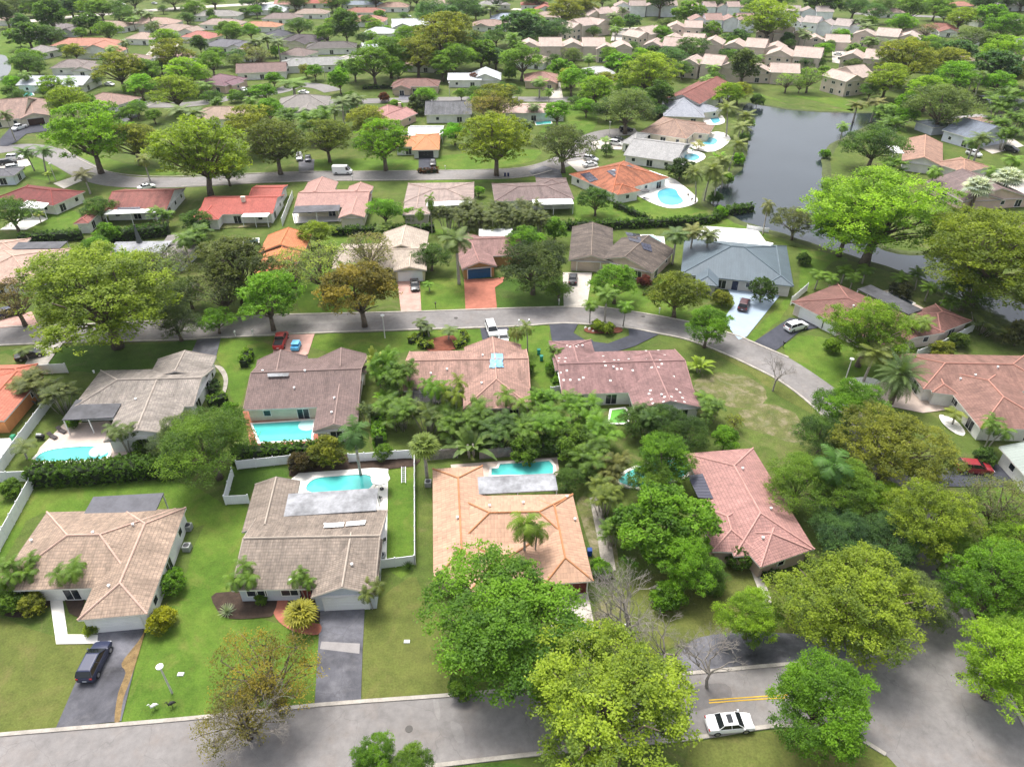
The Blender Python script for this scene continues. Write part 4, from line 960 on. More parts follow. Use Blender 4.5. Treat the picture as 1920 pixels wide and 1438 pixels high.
town('t7', 'white town houses with tall dark windows in front of the back row', 1352, 36, 4, 27, 11, 0, hexc('b08f84'), (.76, .77, .82), 'white town houses with tall windows', ax='m', lim=14)
town('t8', 'cream town houses behind the lake trees, left group', 1300, 76, 3, 34, 12, -22, lm='left lake town houses', ax='m')
town('t9', 'cream town houses close to the lake lawn, with a pale awning', 1338, 118, 3, 34, 12, -28, lm='town houses close to the lake lawn', ax='m')
town('t10', 'cream town houses with round gable windows, middle group', 1418, 86, 3, 32, 12, -25, lm='middle lake town houses', ax='m')
town('t11', 'cream town houses with round gable windows, right of the middle group', 1490, 102, 2, 42, 13, -25, lm='right middle town houses', ax='m')
town('t12', 'low cream town house in front of the middle group by the lake trees', 1445, 132, 2, 44, 11, -12, lm='low cream town house', ax='m', ez=4)
town('t13', 'cream town house standing alone at the right end of the lake lawn', 1590, 142, 2, 38, 13, 25, lm='lone cream town house', ax='m')
town('t14', 'stepped white town houses with balconies at the upper right', 1552, 44, 5, 26, 11, -38, hexc('bfb0a8'), (.76, .77, .80), 'stepped white town houses', ax='m', lim=14)
town('t15', 'cream town houses behind palms at the upper right', 1665, 66, 3, 34, 12, -32, hexc('d2bfb2'), lm='cream town houses behind palms', ax='m')
town('t16', 'cream garages and town house between the middle group and the white ones', 1548, 76, 2, 36, 11, -15, lm='cream garages', ax='m', ez=3.4)
town('t17', 'pinkish town houses between the parking and the left lake group', 1262, 84, 3, 30, 12, -20, hexc('cdb4a8'), lm='pinkish town houses by the parking', ax='m')
town('t18', 'cream town houses behind the left lake group, near the white ones', 1300, 50, 3, 28, 11, -12, hexc('d0b9ac'), lm='cream town houses behind the left lake group', ax='m')
town('t19', 'cream town houses left of the stepped white ones', 1470, 62, 3, 28, 11, -25, lm='cream town houses left of the stepped white ones', ax='m')
town('t20', 'rose cream town houses at the top, left of the white blocks', 1130, 24, 3, 28, 11, 30, hexc('cdb4aa'), lm='rose cream town houses at the top', ax='m')
town('t21', 'white town houses at the very top behind the stepped ones', 1500, 20, 4, 26, 10, -10, hexc('b9a9a0'), (.76, .77, .80), 'white town houses at the very top', ax='m')
town('t22', 'cream town houses right of the cream garages', 1622, 106, 2, 34, 12, -30, lm='cream town houses right of the garages', ax='m')
LM += [(1300, 205, 'pale blue grey hip roof'), (1150, 330, 'streaked orange roof'), (1745, 285, 'tan gable roof'), (1800, 250, 'slate blue roof'), (45, 210, 'tan gable roof with white pickup')]
# screened pool cages
def cage(u, v, wpx, dm, hgt, label, mat, dome=False):
    c = at(u, v, 0); w = wpx/ppm(u, v, 0); t = thing('pool_cage', label, 'pool cage', (c.x, c.y, 0)); b = MB(); s = MB(); x0, x1, y0, y1 = c.x-w/2, c.x+w/2, c.y-dm/2, c.y+dm/2
    n = 5; prof = [(0, 0), (0, .62), (.18, .88), (.5, 1), (.82, .88), (1, .62), (1, 0)]
    for i in range(n+1):
        x = x0+(x1-x0)*i/n; b.tube([(x, y0+(y1-y0)*a, .02+hgt*z) for a, z in prof], .06, 4)
    for a, z in prof[1:-1]: b.tube([(x0, y0+(y1-y0)*a, .02+hgt*z), (x1, y0+(y1-y0)*a, .02+hgt*z)], .05, 4)
    b.build('cage_frame', METALW if not dome else DARKSCR, t)
    for k in range(len(prof)-1):
        (a0, z0), (a1, z1) = prof[k], prof[k+1]; s.poly([(x0, y0+(y1-y0)*a0, hgt*z0), (x1, y0+(y1-y0)*a0, hgt*z0), (x1, y0+(y1-y0)*a1, hgt*z1), (x0, y0+(y1-y0)*a1, hgt*z1)])
    s.build('screen', mat, t)
def screen_mat(name, col, alpha):
    m, nt, b = base_mat(name); b.inputs['Base Color'].default_value = (*col, 1); b.inputs['Alpha'].default_value = alpha; b.inputs['Roughness'].default_value = .6; return m
cage(650, 214, 34, 8, 3.6, 'white framed pool cage between the grey hips and pink roof', screen_mat('screen_light', (.2, .2, .2), .25))
cage(1868, 203, 66, 12, 4.2, 'dark domed pool cage beyond the striped patio roof', screen_mat('screen_dark', (.03, .035, .06), .8), True)
cage(822, 748, 84, 7, 3.0, 'dark screened patio enclosure behind the palms of the tan pink house', screen_mat('screen_black', (.02, .02, .022), .6), True)

# houses in the gaps of the far blocks
for (u, v, w_, c_, l) in ((60, 60, 56, 'a08d82', 'brownish roof among the dark trees at the far left'), (18, 36, 50, 'b79c8c', 'tan roof at the far left top'), (150, 12, 56, 'a5a29e', 'grey roof under the top left trees'), (250, 112, 60, 'a58d80', 'light brown roof behind the lime trees at left'), (330, 108, 60, 'b08f80', 'pinkish roof right of the left lime trees'),
    (560, 100, 54, '8e7b74', 'umber roof between the white walled houses'), (660, 112, 50, 'c4bcb2', 'light stone roof beside the lawn'), (790, 118, 60, 'a88a7a', 'ochre brown roof in the centre wood'), (880, 84, 60, 'b59a8a', 'sandy roof inside the centre wood'), (1000, 112, 56, 'c8b2a4', 'sand pink roof left of the town house lawn'),
    (1030, 30, 60, 'b8a090', 'beige roof left of the town houses'), (1660, 22, 60, 'b0968a', 'rosy beige roof at the upper right'), (1715, 62, 54, 'c0aa9c', 'pale beige roof right of the palms'), (1850, 38, 60, 'a89284', 'soft brown roof at the upper right'), (1890, 108, 60, 'b9a496', 'straw coloured roof at the right edge'),
    (1800, 115, 60, 'a08b80', 'dusky brown roof behind the right wood'), (840, 6, 60, 'c2a898', 'peach beige roof at the top edge'), (925, 8, 56, 'a8a4a0', 'silver grey roof at the top edge'), (1085, 8, 50, 'c6b4a8', 'shell coloured roof at the top edge'), (455, 100, 50, 'b3a196', 'dull beige roof above the brown gable'), (270, 70, 50, 'bfa594', 'creamy roof by the cul de sac trees'), (80, 95, 40, 'a39a94', 'ash grey roof left of the orange roof')):
    far(fr, 'house with '+l, u, v, w_, 12, hexc(c_), (u*7 % 40)-20, landmark=l, lim=3)
# ================================================================ PLANT SHAPES
LEAF = leaf_mat('foliage', (1.55, 1.5, .8), .46); LEAFP = leaf_mat('palm_foliage', (1.35, 1.3, .75), .3)
BARK = M('bark', (.16, .125, .095), .95, .35, 2.2, fine=12); BARKP = M('bark_pale', (.36, .33, .29), .9, .25, 2, fine=12); TWIG = M('bare_twig', (.25, .225, .20), .9, .2, 2)
def leaf_mesh(name, Cn, tone, npl, size, spread, rs, up=.6, asp=.6, mat=LEAF):
    """many small leaf faces scattered round the given clump centres"""
    n = len(Cn)*npl
    c = np.repeat(Cn, npl, 0)+rs.normal(0, 1, (n, 3))*spread*np.array([1, 1, .7])
    tn = np.clip(np.repeat(tone, npl)+rs.normal(0, .1, n), 0, 1)
    nr = rs.normal(0, 1, (n, 3)); nr[:, 2] = np.abs(nr[:, 2])+up; nr /= np.linalg.norm(nr, axis=1)[:, None]
    a = np.cross(nr, rs.normal(0, 1, (n, 3))); a /= np.linalg.norm(a, axis=1)[:, None]+1e-9
    b = np.cross(nr, a); s = size*rs.uniform(.6, 1.3, n)[:, None]
    V = np.stack([c-a*s*.5, c+b*s*asp*.5+a*s*.05, c+a*s*.55, c-b*s*asp*.5+a*s*.05], 1).reshape(-1, 3)
    return quads(name, V, np.repeat(tn, 4), mat)
def quads(name, V, tone, mat):
    me = bpy.data.meshes.new(name); nv = len(V); nf = nv//4
    me.vertices.add(nv); me.vertices.foreach_set('co', V.astype(np.float32).ravel())
    me.loops.add(nv); me.loops.foreach_set('vertex_index', np.arange(nv, dtype=np.int32))
    me.polygons.add(nf); me.polygons.foreach_set('loop_start', np.arange(0, nv, 4, dtype=np.int32))
    me.update(calc_edges=True)
    at_ = me.attributes.new('tone', 'FLOAT', 'POINT'); at_.data.foreach_set('value', tone.astype(np.float32))
    me.materials.append(mat); return me
def limb(b, p, q, r0, r1, rnd, n=5, seg=4, wob=.12):
    p, q = Vector(p), Vector(q); L = (q-p).length; pts = []
    for i in range(seg+1):
        t = i/seg; w = math.sin(t*PI)*wob*L
        pts.append(p.lerp(q, t)+Vector((rnd.uniform(-1, 1)*w*.5, rnd.uniform(-1, 1)*w*.5, w*.6)))
    b.tube(pts, [r0+(r1-r0)*i/seg for i in range(seg+1)], n)
    return pts
PROTO = {}
def ang2(a): return a % (2*PI)
def tree_proto(key, shape, seed):
    """nominal width 10 m; returns crown mesh, trunk mesh, centre height, bark"""
    rs = np.random.RandomState(seed); rnd = random.Random(seed); b = MB()
    Cn = []; tn = []; bark = BARK
    if shape == 'bare':
        def grow(p, d, L, r, k):
            q = p+d*L; b.tube([p, p.lerp(q, .5)+Vector((rnd.uniform(-.05, .05)*L,)*3), q], [r, r*.8, r*.62], 5 if k < 3 else 3, cap=False)
            if k >= 7: return
            for _ in range((2 if rnd.random() < .35 else 3) if k else 5):
                a = Vector((rnd.gauss(0, 1), rnd.gauss(0, 1), rnd.gauss(.15, .5))).normalized()
                grow(q, (d+a*.75).normalized(), L*rnd.uniform(.62, .82), r*.6, k+1)
        grow(Vector((0, 0, 0)), Vector((.05, 0, 1)), 1.7, .15, 0)
        me = b.build('tmp', TWIG); m = me.data; bpy.data.objects.remove(me); m.name = 'bare_branches'
        return None, m, 3.5, TWIG
    P = dict(billow=dict(h=10, nl=34, lr=(.9, 1.8), cz=.61, rz=.36, fl=.8, nc=34, npl=17, ls=.27, sp=.19),
             layer=dict(h=10.5, nl=78, lr=(.8, 1.6), cz=.57, rz=.40, fl=.48, nc=19, npl=16, ls=.25, sp=.16),
             oak=dict(h=8.5, nl=34, lr=(1.0, 1.7), cz=.58, rz=.36, fl=.8, nc=40, npl=13, ls=.23, sp=.19),
             sparse=dict(h=9, nl=26, lr=(.9, 1.6), cz=.62, rz=.34, fl=.8, nc=20, npl=8, ls=.26, sp=.24),
             ball=dict(h=8.0, nl=30, lr=(1.0, 1.5), cz=.52, rz=.46, fl=1., nc=26, npl=12, ls=.50, sp=.17),
             shrub=dict(h=7.5, nl=26, lr=(1.1, 2.), cz=.46, rz=.46, fl=1., nc=20, npl=12, ls=.55, sp=.30),
             topiary=dict(h=8.5, nl=40, lr=(.9, 1.2), cz=.5, rz=.5, fl=1., nc=30, npl=9, ls=.42, sp=.15),
             column=dict(h=14, nl=30, lr=(1.2, 2.), cz=.56, rz=.44, fl=1.2, nc=28, npl=11, ls=.5, sp=.26))[shape]
    if key.endswith('hi'): P['npl'] = int(P['npl']*2.3); P['ls'] *= .66; P['sp'] *= 1.1
    h = P['h']; R = 5.0; cz = h*P['cz']; rz = h*P['rz']
    lobes = []
    for i in range(P['nl']):
        # golden spiral over the upper part of an uneven dome, with inner lobes to close it
        f = (i+.5)/P['nl']; z = 1-f*1.62; z = max(-.68, z); a = i*2.39996+rnd.uniform(-.3, .3)
        r = math.sqrt(max(0, 1-z*z)); k = rnd.uniform(.74, .93) if shape not in ('topiary', 'ball') else rnd.uniform(.82, .88)
        if i % 5 == 4: k *= .55
        lr = rnd.uniform(*P['lr']); wob = 1+.17*math.sin(ang2(a)*2+seed)+.13*math.sin(ang2(a)*3+seed*2) if shape != 'topiary' else 1
        kk = k*(R-lr*.6)/R
        lobes.append((Vector((math.cos(a)*r*R*kk*wob, math.sin(a)*r*R*kk*wob, cz+z*rz*k)), lr))
    for c, lr in lobes:
        lt = rnd.uniform(.0, 1.0)
        if shape in ('billow', 'layer', 'oak') and rnd.random() < .10: continue
        if c.z > cz+rz*.3: lt = min(1, lt+.15)  # lobes high in the crown get a slightly lighter tone
        nc = int(P['nc']*(lr/1.5)**2)+4
        for _ in range(nc):
            v = rs.normal(0, 1, 3); v /= np.linalg.norm(v)+1e-9
            if v[2] < -.35: v[2] = -v[2]
            q = rs.uniform(.75, 1.04)
            Cn.append((c.x+v[0]*lr*q, c.y+v[1]*lr*q, c.z+v[2]*lr*q*P['fl'])); tn.append(np.clip(lt+rs.normal(0, .2), 0, 1))
    crown = leaf_mesh('crown_'+key, np.array(Cn), np.array(tn), P['npl'], P['ls'], P['sp'], rs, asp=.62)
    # trunk and limbs
    tr = .30 if shape not in ('shrub', 'topiary') else .16
    fork = h*.24; lean = rnd.uniform(-.3, .3)
    b.tube([(0, 0, -.1), (lean*.2, 0, fork*.5), (lean, 0, fork)], [tr*1.35, tr*1.0, tr*.9], 8)
    top = Vector((lean, 0, fork))
    for i, (c, lr) in enumerate(lobes):
        if i % 2 == 0 or shape in ('sparse',):
            limb(b, top, c, tr*.42, .04, rnd, 4)
            if shape == 'sparse':
                for _ in range(4): limb(b, c, c+Vector((rnd.uniform(-1, 1), rnd.uniform(-1, 1), rnd.uniform(0, .9)))*lr, .045, .015, rnd, 3, 2)
    me = b.build('tmp', bark, smooth=True); m = me.data; bpy.data.objects.remove(me); m.name = 'trunk_'+key
    return crown, m, cz, bark
def frond(V, T, root, az, el, L, droop, nl, ll, rnd, tone, width=.05, vee=.5, taper=.55):
    """one feather leaf: leaflets as long quads either side of a drooping rib"""
    p = Vector(root); d = Vector((math.cos(az)*math.cos(el), math.sin(az)*math.cos(el), math.sin(el)))
    side = Vector((-math.sin(az), math.cos(az), 0)); st = L/nl; e = el
    for i in range(nl):
        t = i/nl; e -= droop/nl*(.4+1.2*t); d = Vector((math.cos(az)*math.cos(e), math.sin(az)*math.cos(e), math.sin(e)))
        q = p+d*st; up = side.cross(d)
        if up.z < 0: up = -up
        # rib
        w = .035*(1-t*.6); V += [p-side*w, p+side*w, q+side*w*.8, q-side*w*.8]; T.append(min(1, tone+.25))
        k = math.sin(PI*min(1, t*.85+.15))**.6 if t > .08 else 0
        k = k*(1-taper*max(0, t-.5))
        if k > 0:
            for s in (-1, 1):
                a = (side*s*(.85)+d*.45+up*(vee*.5-.15)).normalized(); tip = p+a*ll*k+Vector((0, 0, -ll*k*rnd.uniform(.18, .5)))
                wd = d*width*1.0; V += [p-wd, p+wd, tip+wd*.4, tip-wd*.4]; T.append(min(1, max(0, tone+rnd.uniform(-.12, .12))))
        p = q
def palm_proto(key, kind, seed):
    rnd = random.Random(seed); V = []; T = []; b = MB(); bark = BARKP
    def trunk(path, r0, r1, n=7):
        path = smooth_line(path, 4); L = len(path); b.tube(path, [r0+(r1-r0)*i/(L-1)+(.02 if i % 2 else 0) for i in range(L)], n)
    def head(top, n, L, ll, nl=16, els=(1.25, -.45), droop=1.4, width=.06, tone=None, vee=.5):
        for i in range(n):
            f = i/(n-1); el = els[0]+(els[1]-els[0])*f**.9; az = i*2.39996+rnd.uniform(-.2, .2)
            frond(V, T, top, az, el, L*rnd.uniform(.88, 1.08), droop*rnd.uniform(.8, 1.2), nl, ll, rnd, (rnd.uniform(.3, .9) if tone is None else tone), width, vee)
    def fan(c, az, el, Lp, R, seg=12, tone=.5):
        d = Vector((math.cos(az)*math.cos(el), math.sin(az)*math.cos(el), math.sin(el))); c2 = Vector(c)+d*Lp
        side = Vector((-math.sin(az), math.cos(az), 0)); V.extend([Vector(c)-side*.03, Vector(c)+side*.03, c2+side*.02, c2-side*.02]); T.append(tone)
        for i in range(seg):
            a = -2.1+4.2*i/(seg-1); u = (d*math.cos(a)+side*math.sin(a)).normalized()
            r = R*(1-.25*abs(a)/2.1); tip = c2+u*r+Vector((0, 0, -r*.28*rnd.uniform(.6, 1.3)))
            pr = u.cross(Vector((0, 0, 1)))*R*.10; V.extend([c2, c2+u*r*.55+pr+Vector((0, 0, .04)), tip, c2+u*r*.55-pr]); T.append(min(1, max(0, tone+rnd.uniform(-.15, .15))))
    if kind == 'royal':      # tall slim trunk, large drooping head; crown centre at 10 m
        top = (0.2, 0, 10); trunk([(0, 0, -.1), (.05, 0, 3), (.1, 0, 7), top], .24, .13); head(top, 20, 3.1, .8, 19, (1.2, -.6), 1.5, .09); cz = 9.8; w = 5.6
    elif kind == 'coconut':
        top = (1.0, .3, 8); trunk([(0, 0, -.1), (.15, 0, 2), (.5, .1, 5), top], .22, .11); head(top, 20, 3.2, .85, 18, (1.1, -.5), 1.2, .09); cz = 7.8; w = 5.8
    elif kind == 'queen':
        top = (.1, 0, 6.5); trunk([(0, 0, -.1), (.1, 0, 3), top], .19, .13); head(top, 18, 2.7, .85, 16, (1.2, -.7), 1.9, .08); cz = 6.2; w = 4.6
    elif kind == 'trio':     # three short leaning stems, each with its own small head
        for k in range(3):
            a = k*2.1+.4; top = (math.cos(a)*1.3, math.sin(a)*1.3, 4.2+k*.5); trunk([(math.cos(a)*.2, math.sin(a)*.2, -.1), (math.cos(a)*.5, math.sin(a)*.5, 2.2), top], .11, .07, 6)
            head(top, 13, 2.0, .55, 17, (1.15, -.5), 1.9, .055)
        cz = 4.4; w = 5.2
    elif kind == 'solo':
        top = (.3, 0, 4.6); trunk([(0, 0, -.1), (.1, 0, 2.2), top], .12, .08, 6); head(top, 13, 2.0, .55, 17, (1.15, -.5), 1.9, .055); cz = 4.5; w = 3.3
    elif kind == 'date':
        bark = BARK; top = (0, 0, 5.2); trunk([(0, 0, -.1), (0, 0, 2.5), top], .36, .40, 9); head(top, 70, 4.2, .6, 26, (1.45, -.95), 1.0, .055, None, .8); cz = 5.0; w = 8.0
    elif kind == 'fan':
        top = (.1, 0, 6); trunk([(0, 0, -.1), (.05, 0, 3), top], .2, .16)
        for i in range(30): fan(top, i*2.4, 1.25-2.0*i/30, 1.0, 1.1, 12, rnd.uniform(.3, .8))
        cz = 5.9; w = 4.2
    elif kind == 'sabal':
        top = (0, 0, 3.4); trunk([(0, 0, -.1), (0, 0, 1.5), top], .2, .17)
        for i in range(36): fan(top, i*2.4, 1.35-2.1*i/36, 1.1, 1.3, 12, rnd.uniform(.4, 1))
        cz = 3.3; w = 4.6
    elif kind == 'silver':
        bark = BARK; top = (0, 0, 5.5); trunk([(0, 0, -.1), (0, 0, 3), top], .3, .25)
        for i in range(34): fan(top, i*2.4, 1.35-1.9*i/34, 1.4, 1.6, 14, rnd.uniform(.3, .9))
        cz = 5.6; w = 5.8
    elif kind == 'areca':    # dense clump of thin canes
        for k in range(16):
            a = rnd.uniform(0, 6.28); r = rnd.uniform(.1, 1.0); hh = rnd.uniform(2.2, 4.6); top = Vector((math.cos(a)*r*1.8, math.sin(a)*r*1.8, hh))
            b.tube([(math.cos(a)*r*.8, math.sin(a)*r*.8, -.05), (math.cos(a)*r*1.3, math.sin(a)*r*1.3, hh*.55), top], [.06, .05, .04], 4)
            for i in range(8): frond(V, T, top, rnd.uniform(0, 6.28), rnd.uniform(.3, 1.3), rnd.uniform(1.4, 2.1), 1.5, 11, .55, rnd, rnd.uniform(.1, .9), .06)
        cz = 3.6; w = 5.6
    elif kind == 'paddle':   # banana-like broad leaves
        for k in range(20):
            a = k*2.4; el = rnd.uniform(.5, 1.4); L = rnd.uniform(1.9, 3.0); d = Vector((math.cos(a)*math.cos(el), math.sin(a)*math.cos(el), math.sin(el))); s = Vector((-math.sin(a), math.cos(a), 0))*.34
            c = Vector((math.cos(a)*.3, math.sin(a)*.3, .8)); t = rnd.uniform(.3, 1); pts = []
            for i in range(6):
                f = i/5; pts.append(c+d*L*f+Vector((math.cos(a), math.sin(a), 0))*f*f*L*.25-Vector((0, 0, f**3*L*.45)))
            ws = [.12, .7, 1, .95, .7, .1]
            for i in range(5): V.extend([pts[i]-s*ws[i], pts[i], pts[i+1], pts[i+1]-s*ws[i+1]]); V.extend([pts[i], pts[i]+s*ws[i], pts[i+1]+s*ws[i+1], pts[i+1]]); T.extend([t, min(1, t+.12)])
        for k in range(4): b.tube([(math.cos(k*1.6)*.3, math.sin(k*1.6)*.3, -.05), (math.cos(k*1.6)*.35, math.sin(k*1.6)*.35, 1.2)], [.13, .09], 6)
        cz = 1.9; w = 4.2
    elif kind == 'rosette':  # agave / cycad: stiff leaves from the ground
        for k in range(60):
            a = k*2.4; el = 1.4-1.3*k/60; L = 1.0; d = Vector((math.cos(a)*math.cos(el), math.sin(a)*math.cos(el), math.sin(el))); s = Vector((-math.sin(a), math.cos(a), 0))*.06
            c = Vector((0, 0, .12)); V.extend([c-s, c+s, c+d*L+s*.2, c+d*L-s*.2]); T.append(rnd.uniform(.3, 1))
        b.tube([(0, 0, -.05), (0, 0, .15)], [.15, .1], 6); cz = .35; w = 2.0
    crown = quads('crown_'+key, np.array([tuple(p) for p in V]), np.repeat(np.array(T), 4), LEAFP)
    o = b.build('tmp', bark, smooth=True); m = o.data; bpy.data.objects.remove(o); m.name = 'trunk_'+key
    return crown, m, cz, w
def proto(key):
    if key in PROTO: return PROTO[key]
    k = key.split('.')[0]; s = int(key.split('.')[1][0])+3
    if k in ('billow', 'layer', 'oak', 'sparse', 'ball', 'shrub', 'topiary', 'column', 'bare'):
        cr, tr, cz, bk = tree_proto(key, k, s*13); PROTO[key] = (cr, tr, cz, 10.0)
        if k == 'bare': PROTO[key] = (cr, tr, 4.2, 6.2)
    else:
        PROTO[key] = palm_proto(key, k, s*17)
    return PROTO[key]
# colours of foliage (base colour of the leaf)
LIME = (.165, .270, .028); GREEN = (.105, .215, .020); MID = (.105, .185, .030); DARK = (.066, .125, .032); GREY = (.100, .140, .062); YEL = (.185, .250, .034); OLIVE = (.170, .190, .034)
RUST = (.200, .165, .034); PALE = (.20, .25, .075); SILVER = (.38, .42, .44); TEAL = (.062, .125, .052); VIV = (.120, .240, .026)
KN = dict(billow=('leafy_tree', 'tree'), layer=('spreading_tree', 'tree'), oak=('oak_tree', 'tree'), sparse=('thin_tree', 'tree'), ball=('mango_tree', 'tree'), shrub=('shrub', 'shrub'), topiary=('clipped_shrub', 'shrub'), column=('tall_tree', 'tree'), bare=('bare_tree', 'tree'),
          royal=('royal_palm', 'palm tree'), coconut=('coconut_palm', 'palm tree'), queen=('queen_palm', 'palm tree'), trio=('palm_clump', 'palm tree'), solo=('small_palm', 'palm tree'), date=('date_palm', 'palm tree'), fan=('fan_palm', 'palm tree'), sabal=('fan_palm', 'palm tree'), silver=('silver_palm', 'palm tree'), areca=('feather_palm_clump', 'palm tree'), paddle=('banana_plant', 'plant'), rosette=('rosette_plant', 'plant'))
NVAR = dict(billow=4, layer=4, oak=3, sparse=2, bare=2, areca=2)
tcount = 0; PL = []
def plant(kind, u, v, wpx, col, label, h=None, group=None, ground=False, rz=None, zs=1.0, var=None):
    """u, v: crown centre in the photograph (foot of the plant if ground); wpx: crown width there"""
    global tcount; tcount += 1
    nv = NVAR.get(kind, 1); key = '%s.%d' % (kind, (tcount % nv) if var is None else var)
    woody = kind in ('billow', 'layer', 'oak', 'sparse', 'ball', 'column')
    if woody and ((v > 560 and wpx > 75) or (v > 300 and wpx > 180)): key += 'hi'
    if woody: h = None; zs = zs*(.62 if wpx > 200 else .78 if v < 560 else .84)
    if kind == 'bare': h = None
    cr, tr, cz, w0 = proto(key)
    s = 1.0
    for _ in range(4):
        z = 0 if ground else cz*s*zs; wm = wpx*(1.09 if (v < 560 and h is None) else 1.06)/ppm(u, v, z); s = wm/w0
        if h: zs = (h/cz)/s
    p = at(u, v, 0 if ground else cz*s*zs)
    nm, cat = KN[kind]
    t = thing(nm, label, cat, (p.x, p.y, 0), 0, group); PL.append((p.x, p.y, w0*s/2))
    t.rotation_euler.z = rz if rz is not None else (tcount*2.399) % 6.28; t.scale = (s, s, s*zs)
    if cr is not None:
        o = bpy.data.objects.new('crown', cr); C.objects.link(o); o.parent = t
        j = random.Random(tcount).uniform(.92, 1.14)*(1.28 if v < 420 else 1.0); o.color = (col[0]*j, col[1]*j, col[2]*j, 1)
    o = bpy.data.objects.new('trunk' if cr is not None else 'branches', tr); C.objects.link(o); o.parent = t
    return t
def hedge(pts, hgt, wid, col, label, dens=38, leaf=.30, name='hedge', cat='hedge', group=None, rough=.12, smooth=True):
    P = smooth_line(px(pts), 4) if smooth and len(pts) > 2 else px(pts)
    t = thing(name, label, cat, sum(P, Vector())/len(P), 0, group); rs = np.random.RandomState(len(label)+int(pts[0][0]))
    Cn = []; tn = []; core = MB(); o0 = t.location
    for i in range(len(P)-1):
        a, b_ = P[i]-o0, P[i+1]-o0; L = (b_-a).length
        if L < .01: continue
        d = (b_-a).normalized(); n = Vector((-d.y, d.x, 0))
        core.obox((a-n*wid*.36).to_tuple()[:2]+(0,), d*L, n*wid*.72, (0, 0, hgt*.86))
        near = max(.18, min(1, 55/max(40, P[i].y))); k = int(L*(2*hgt+wid)*dens*near/8)+2
        for _ in range(k):
            f = rs.uniform(0, L); s = rs.uniform(0, 2*hgt+wid)
            if s < hgt: y, z = -wid/2, s
            elif s < hgt+wid: y, z = s-hgt-wid/2, hgt
            else: y, z = wid/2, s-hgt-wid
            q = a+d*f+n*(y*(1-rough*.5+rs.normal(0, rough*.6))); z = z*(1+rs.normal(0, rough*.5))+.05
            Cn.append((q.x, q.y, z)); tn.append(rs.uniform(0, 1))
    near = max(.18, min(1, 55/max(40, P[0].y)))
    me = leaf_mesh('leaves', np.array(Cn), np.array(tn), 8, leaf/near**.5, .11/near**.5, rs)
    o = bpy.data.objects.new('leaves', me); C.objects.link(o); o.parent = t; o.color = (*col, 1)
    c = core.build('stem_core', M('hedge_core', (.02, .032, .012), .95, .3), t, local=True)
    return t
# ================================================================ TREES AND PLANTS OF THE PLACE
T = plant
# --- nearest
T('billow', 948, 1172, 312, VIV, 'wide bright green tree in front of the peach roofed house', 7.5, var=0)
T('layer', 1140, 1325, 345, YEL, 'broad yellow green tree at the street left of the white sedan', 6.0, var=0)
T('billow', 1538, 1318, 200, GREEN, 'round deep green tree on the grass corner right of the white sedan', 4.6, var=1)
T('layer', 1600, 1130, 262, YEL, 'broad yellow tipped tree in front of the faded pink roof', 6.0, var=1)
T('oak', 1728, 1120, 120, GREY, 'grey green tree drooping over the side road by the junction', 5)
T('billow', 1885, 1250, 190, LIME, 'lime green tree along the right edge of the junction', 4.5)
T('layer', 1872, 1095, 190, GREEN, 'tall green tree right of the side road above the lime tree', 6)
T('layer', 1745, 972, 172, YEL, 'pale yellow crowned tree between the side road and the red car driveway', 6)
T('layer', 1672, 838, 206, OLIVE, 'big olive crowned tree left of the red car', 7, var=2)
T('billow', 1588, 912, 130, MID, 'yellowish green tree between dark trees beyond the pink roof', 6)
T('oak', 1500, 905, 150, MID, 'dense dark green tree right behind the pink roofed house', 5)
T('oak', 1545, 815, 110, DARK, 'dark glossy tree at the end of the bare lawn by the street', 4)
T('billow', 1598, 760, 125, GREEN, 'light green tree at the foot of the date palm', 5)
T('queen', 1565, 875, 80, (.07, .16, .04), 'feathery palm poking out between the trees beside the pink roof', 8)
T('oak', 1578, 1000, 120, TEAL, 'blue green dark tree touching the front corner of the pink roof', 5)
T('oak', 1672, 1010, 130, TEAL, 'dark blue green tree under the pale yellow crowned tree', 4)
T('billow', 1655, 935, 80, LIME, 'small lime tree in the gap under the olive crown', 5)
T('billow', 1780, 1030, 110, MID, 'green tree overhanging the road top between two yellow crowns', 5)
T('sparse', 1878, 955, 170, (.13, .15, .07), 'thin grey green tree beside the grey green metal roof', 5)
T('billow', 1905, 1010, 120, LIME, 'lime tree at right edge below the thin grey green tree', 6)
T('ball', 1243, 985, 182, VIV, 'dome shaped mango tree with bunched leaves between the peach and pink roofs', 4.8)
T('billow', 1285, 1055, 125, GREEN, 'green tree in front of the dome shaped mango tree', 5)
T('oak', 1335, 1078, 76, DARK, 'dark bushy tree at the left front corner of the pink roofed house', 3)
T('topiary', 1386, 1046, 52, (.06, .12, .016), 'clipped dark green ball tree beside the pink roof')
T('billow', 1408, 1158, 118, LIME, 'airy lime green tree at the walk of the pink roofed house', 5)
T('bare', 1190, 1135, 215, OLIVE, 'leafless grey tree on the lawn right of the red garage', 4.5)
T('bare', 1342, 1228, 150, OLIVE, 'leafless grey tree leaning over the street kerb', 3.2)
T('bare', 1120, 1165, 60, OLIVE, 'small leafless bush beside the peach house driveway', 1.4)
T('bare', 1460, 690, 74, OLIVE, 'pruned leafless tree with upright branches beside the curving street', 3.2)
T('sparse', 500, 1268, 200, RUST, 'thin tree with rusty olive leaves beside the front driveway', 6.5, var=0)
T('bare', 462, 1330, 170, OLIVE, 'twiggy half bare tree overhanging the front street', 5)
T('billow', 700, 1425, 90, GREEN, 'green tree top at the bottom edge left of its twin')
T('billow', 768, 1440, 84, MID, 'smaller green tree top at the bottom edge beside the street')
T('topiary', 850, 1236, 36, GREEN, 'small round bush in red mulch under the wide green tree')
T('shrub', 865, 1290, 50, MID, 'low leafy bush at the kerb under the wide green tree')
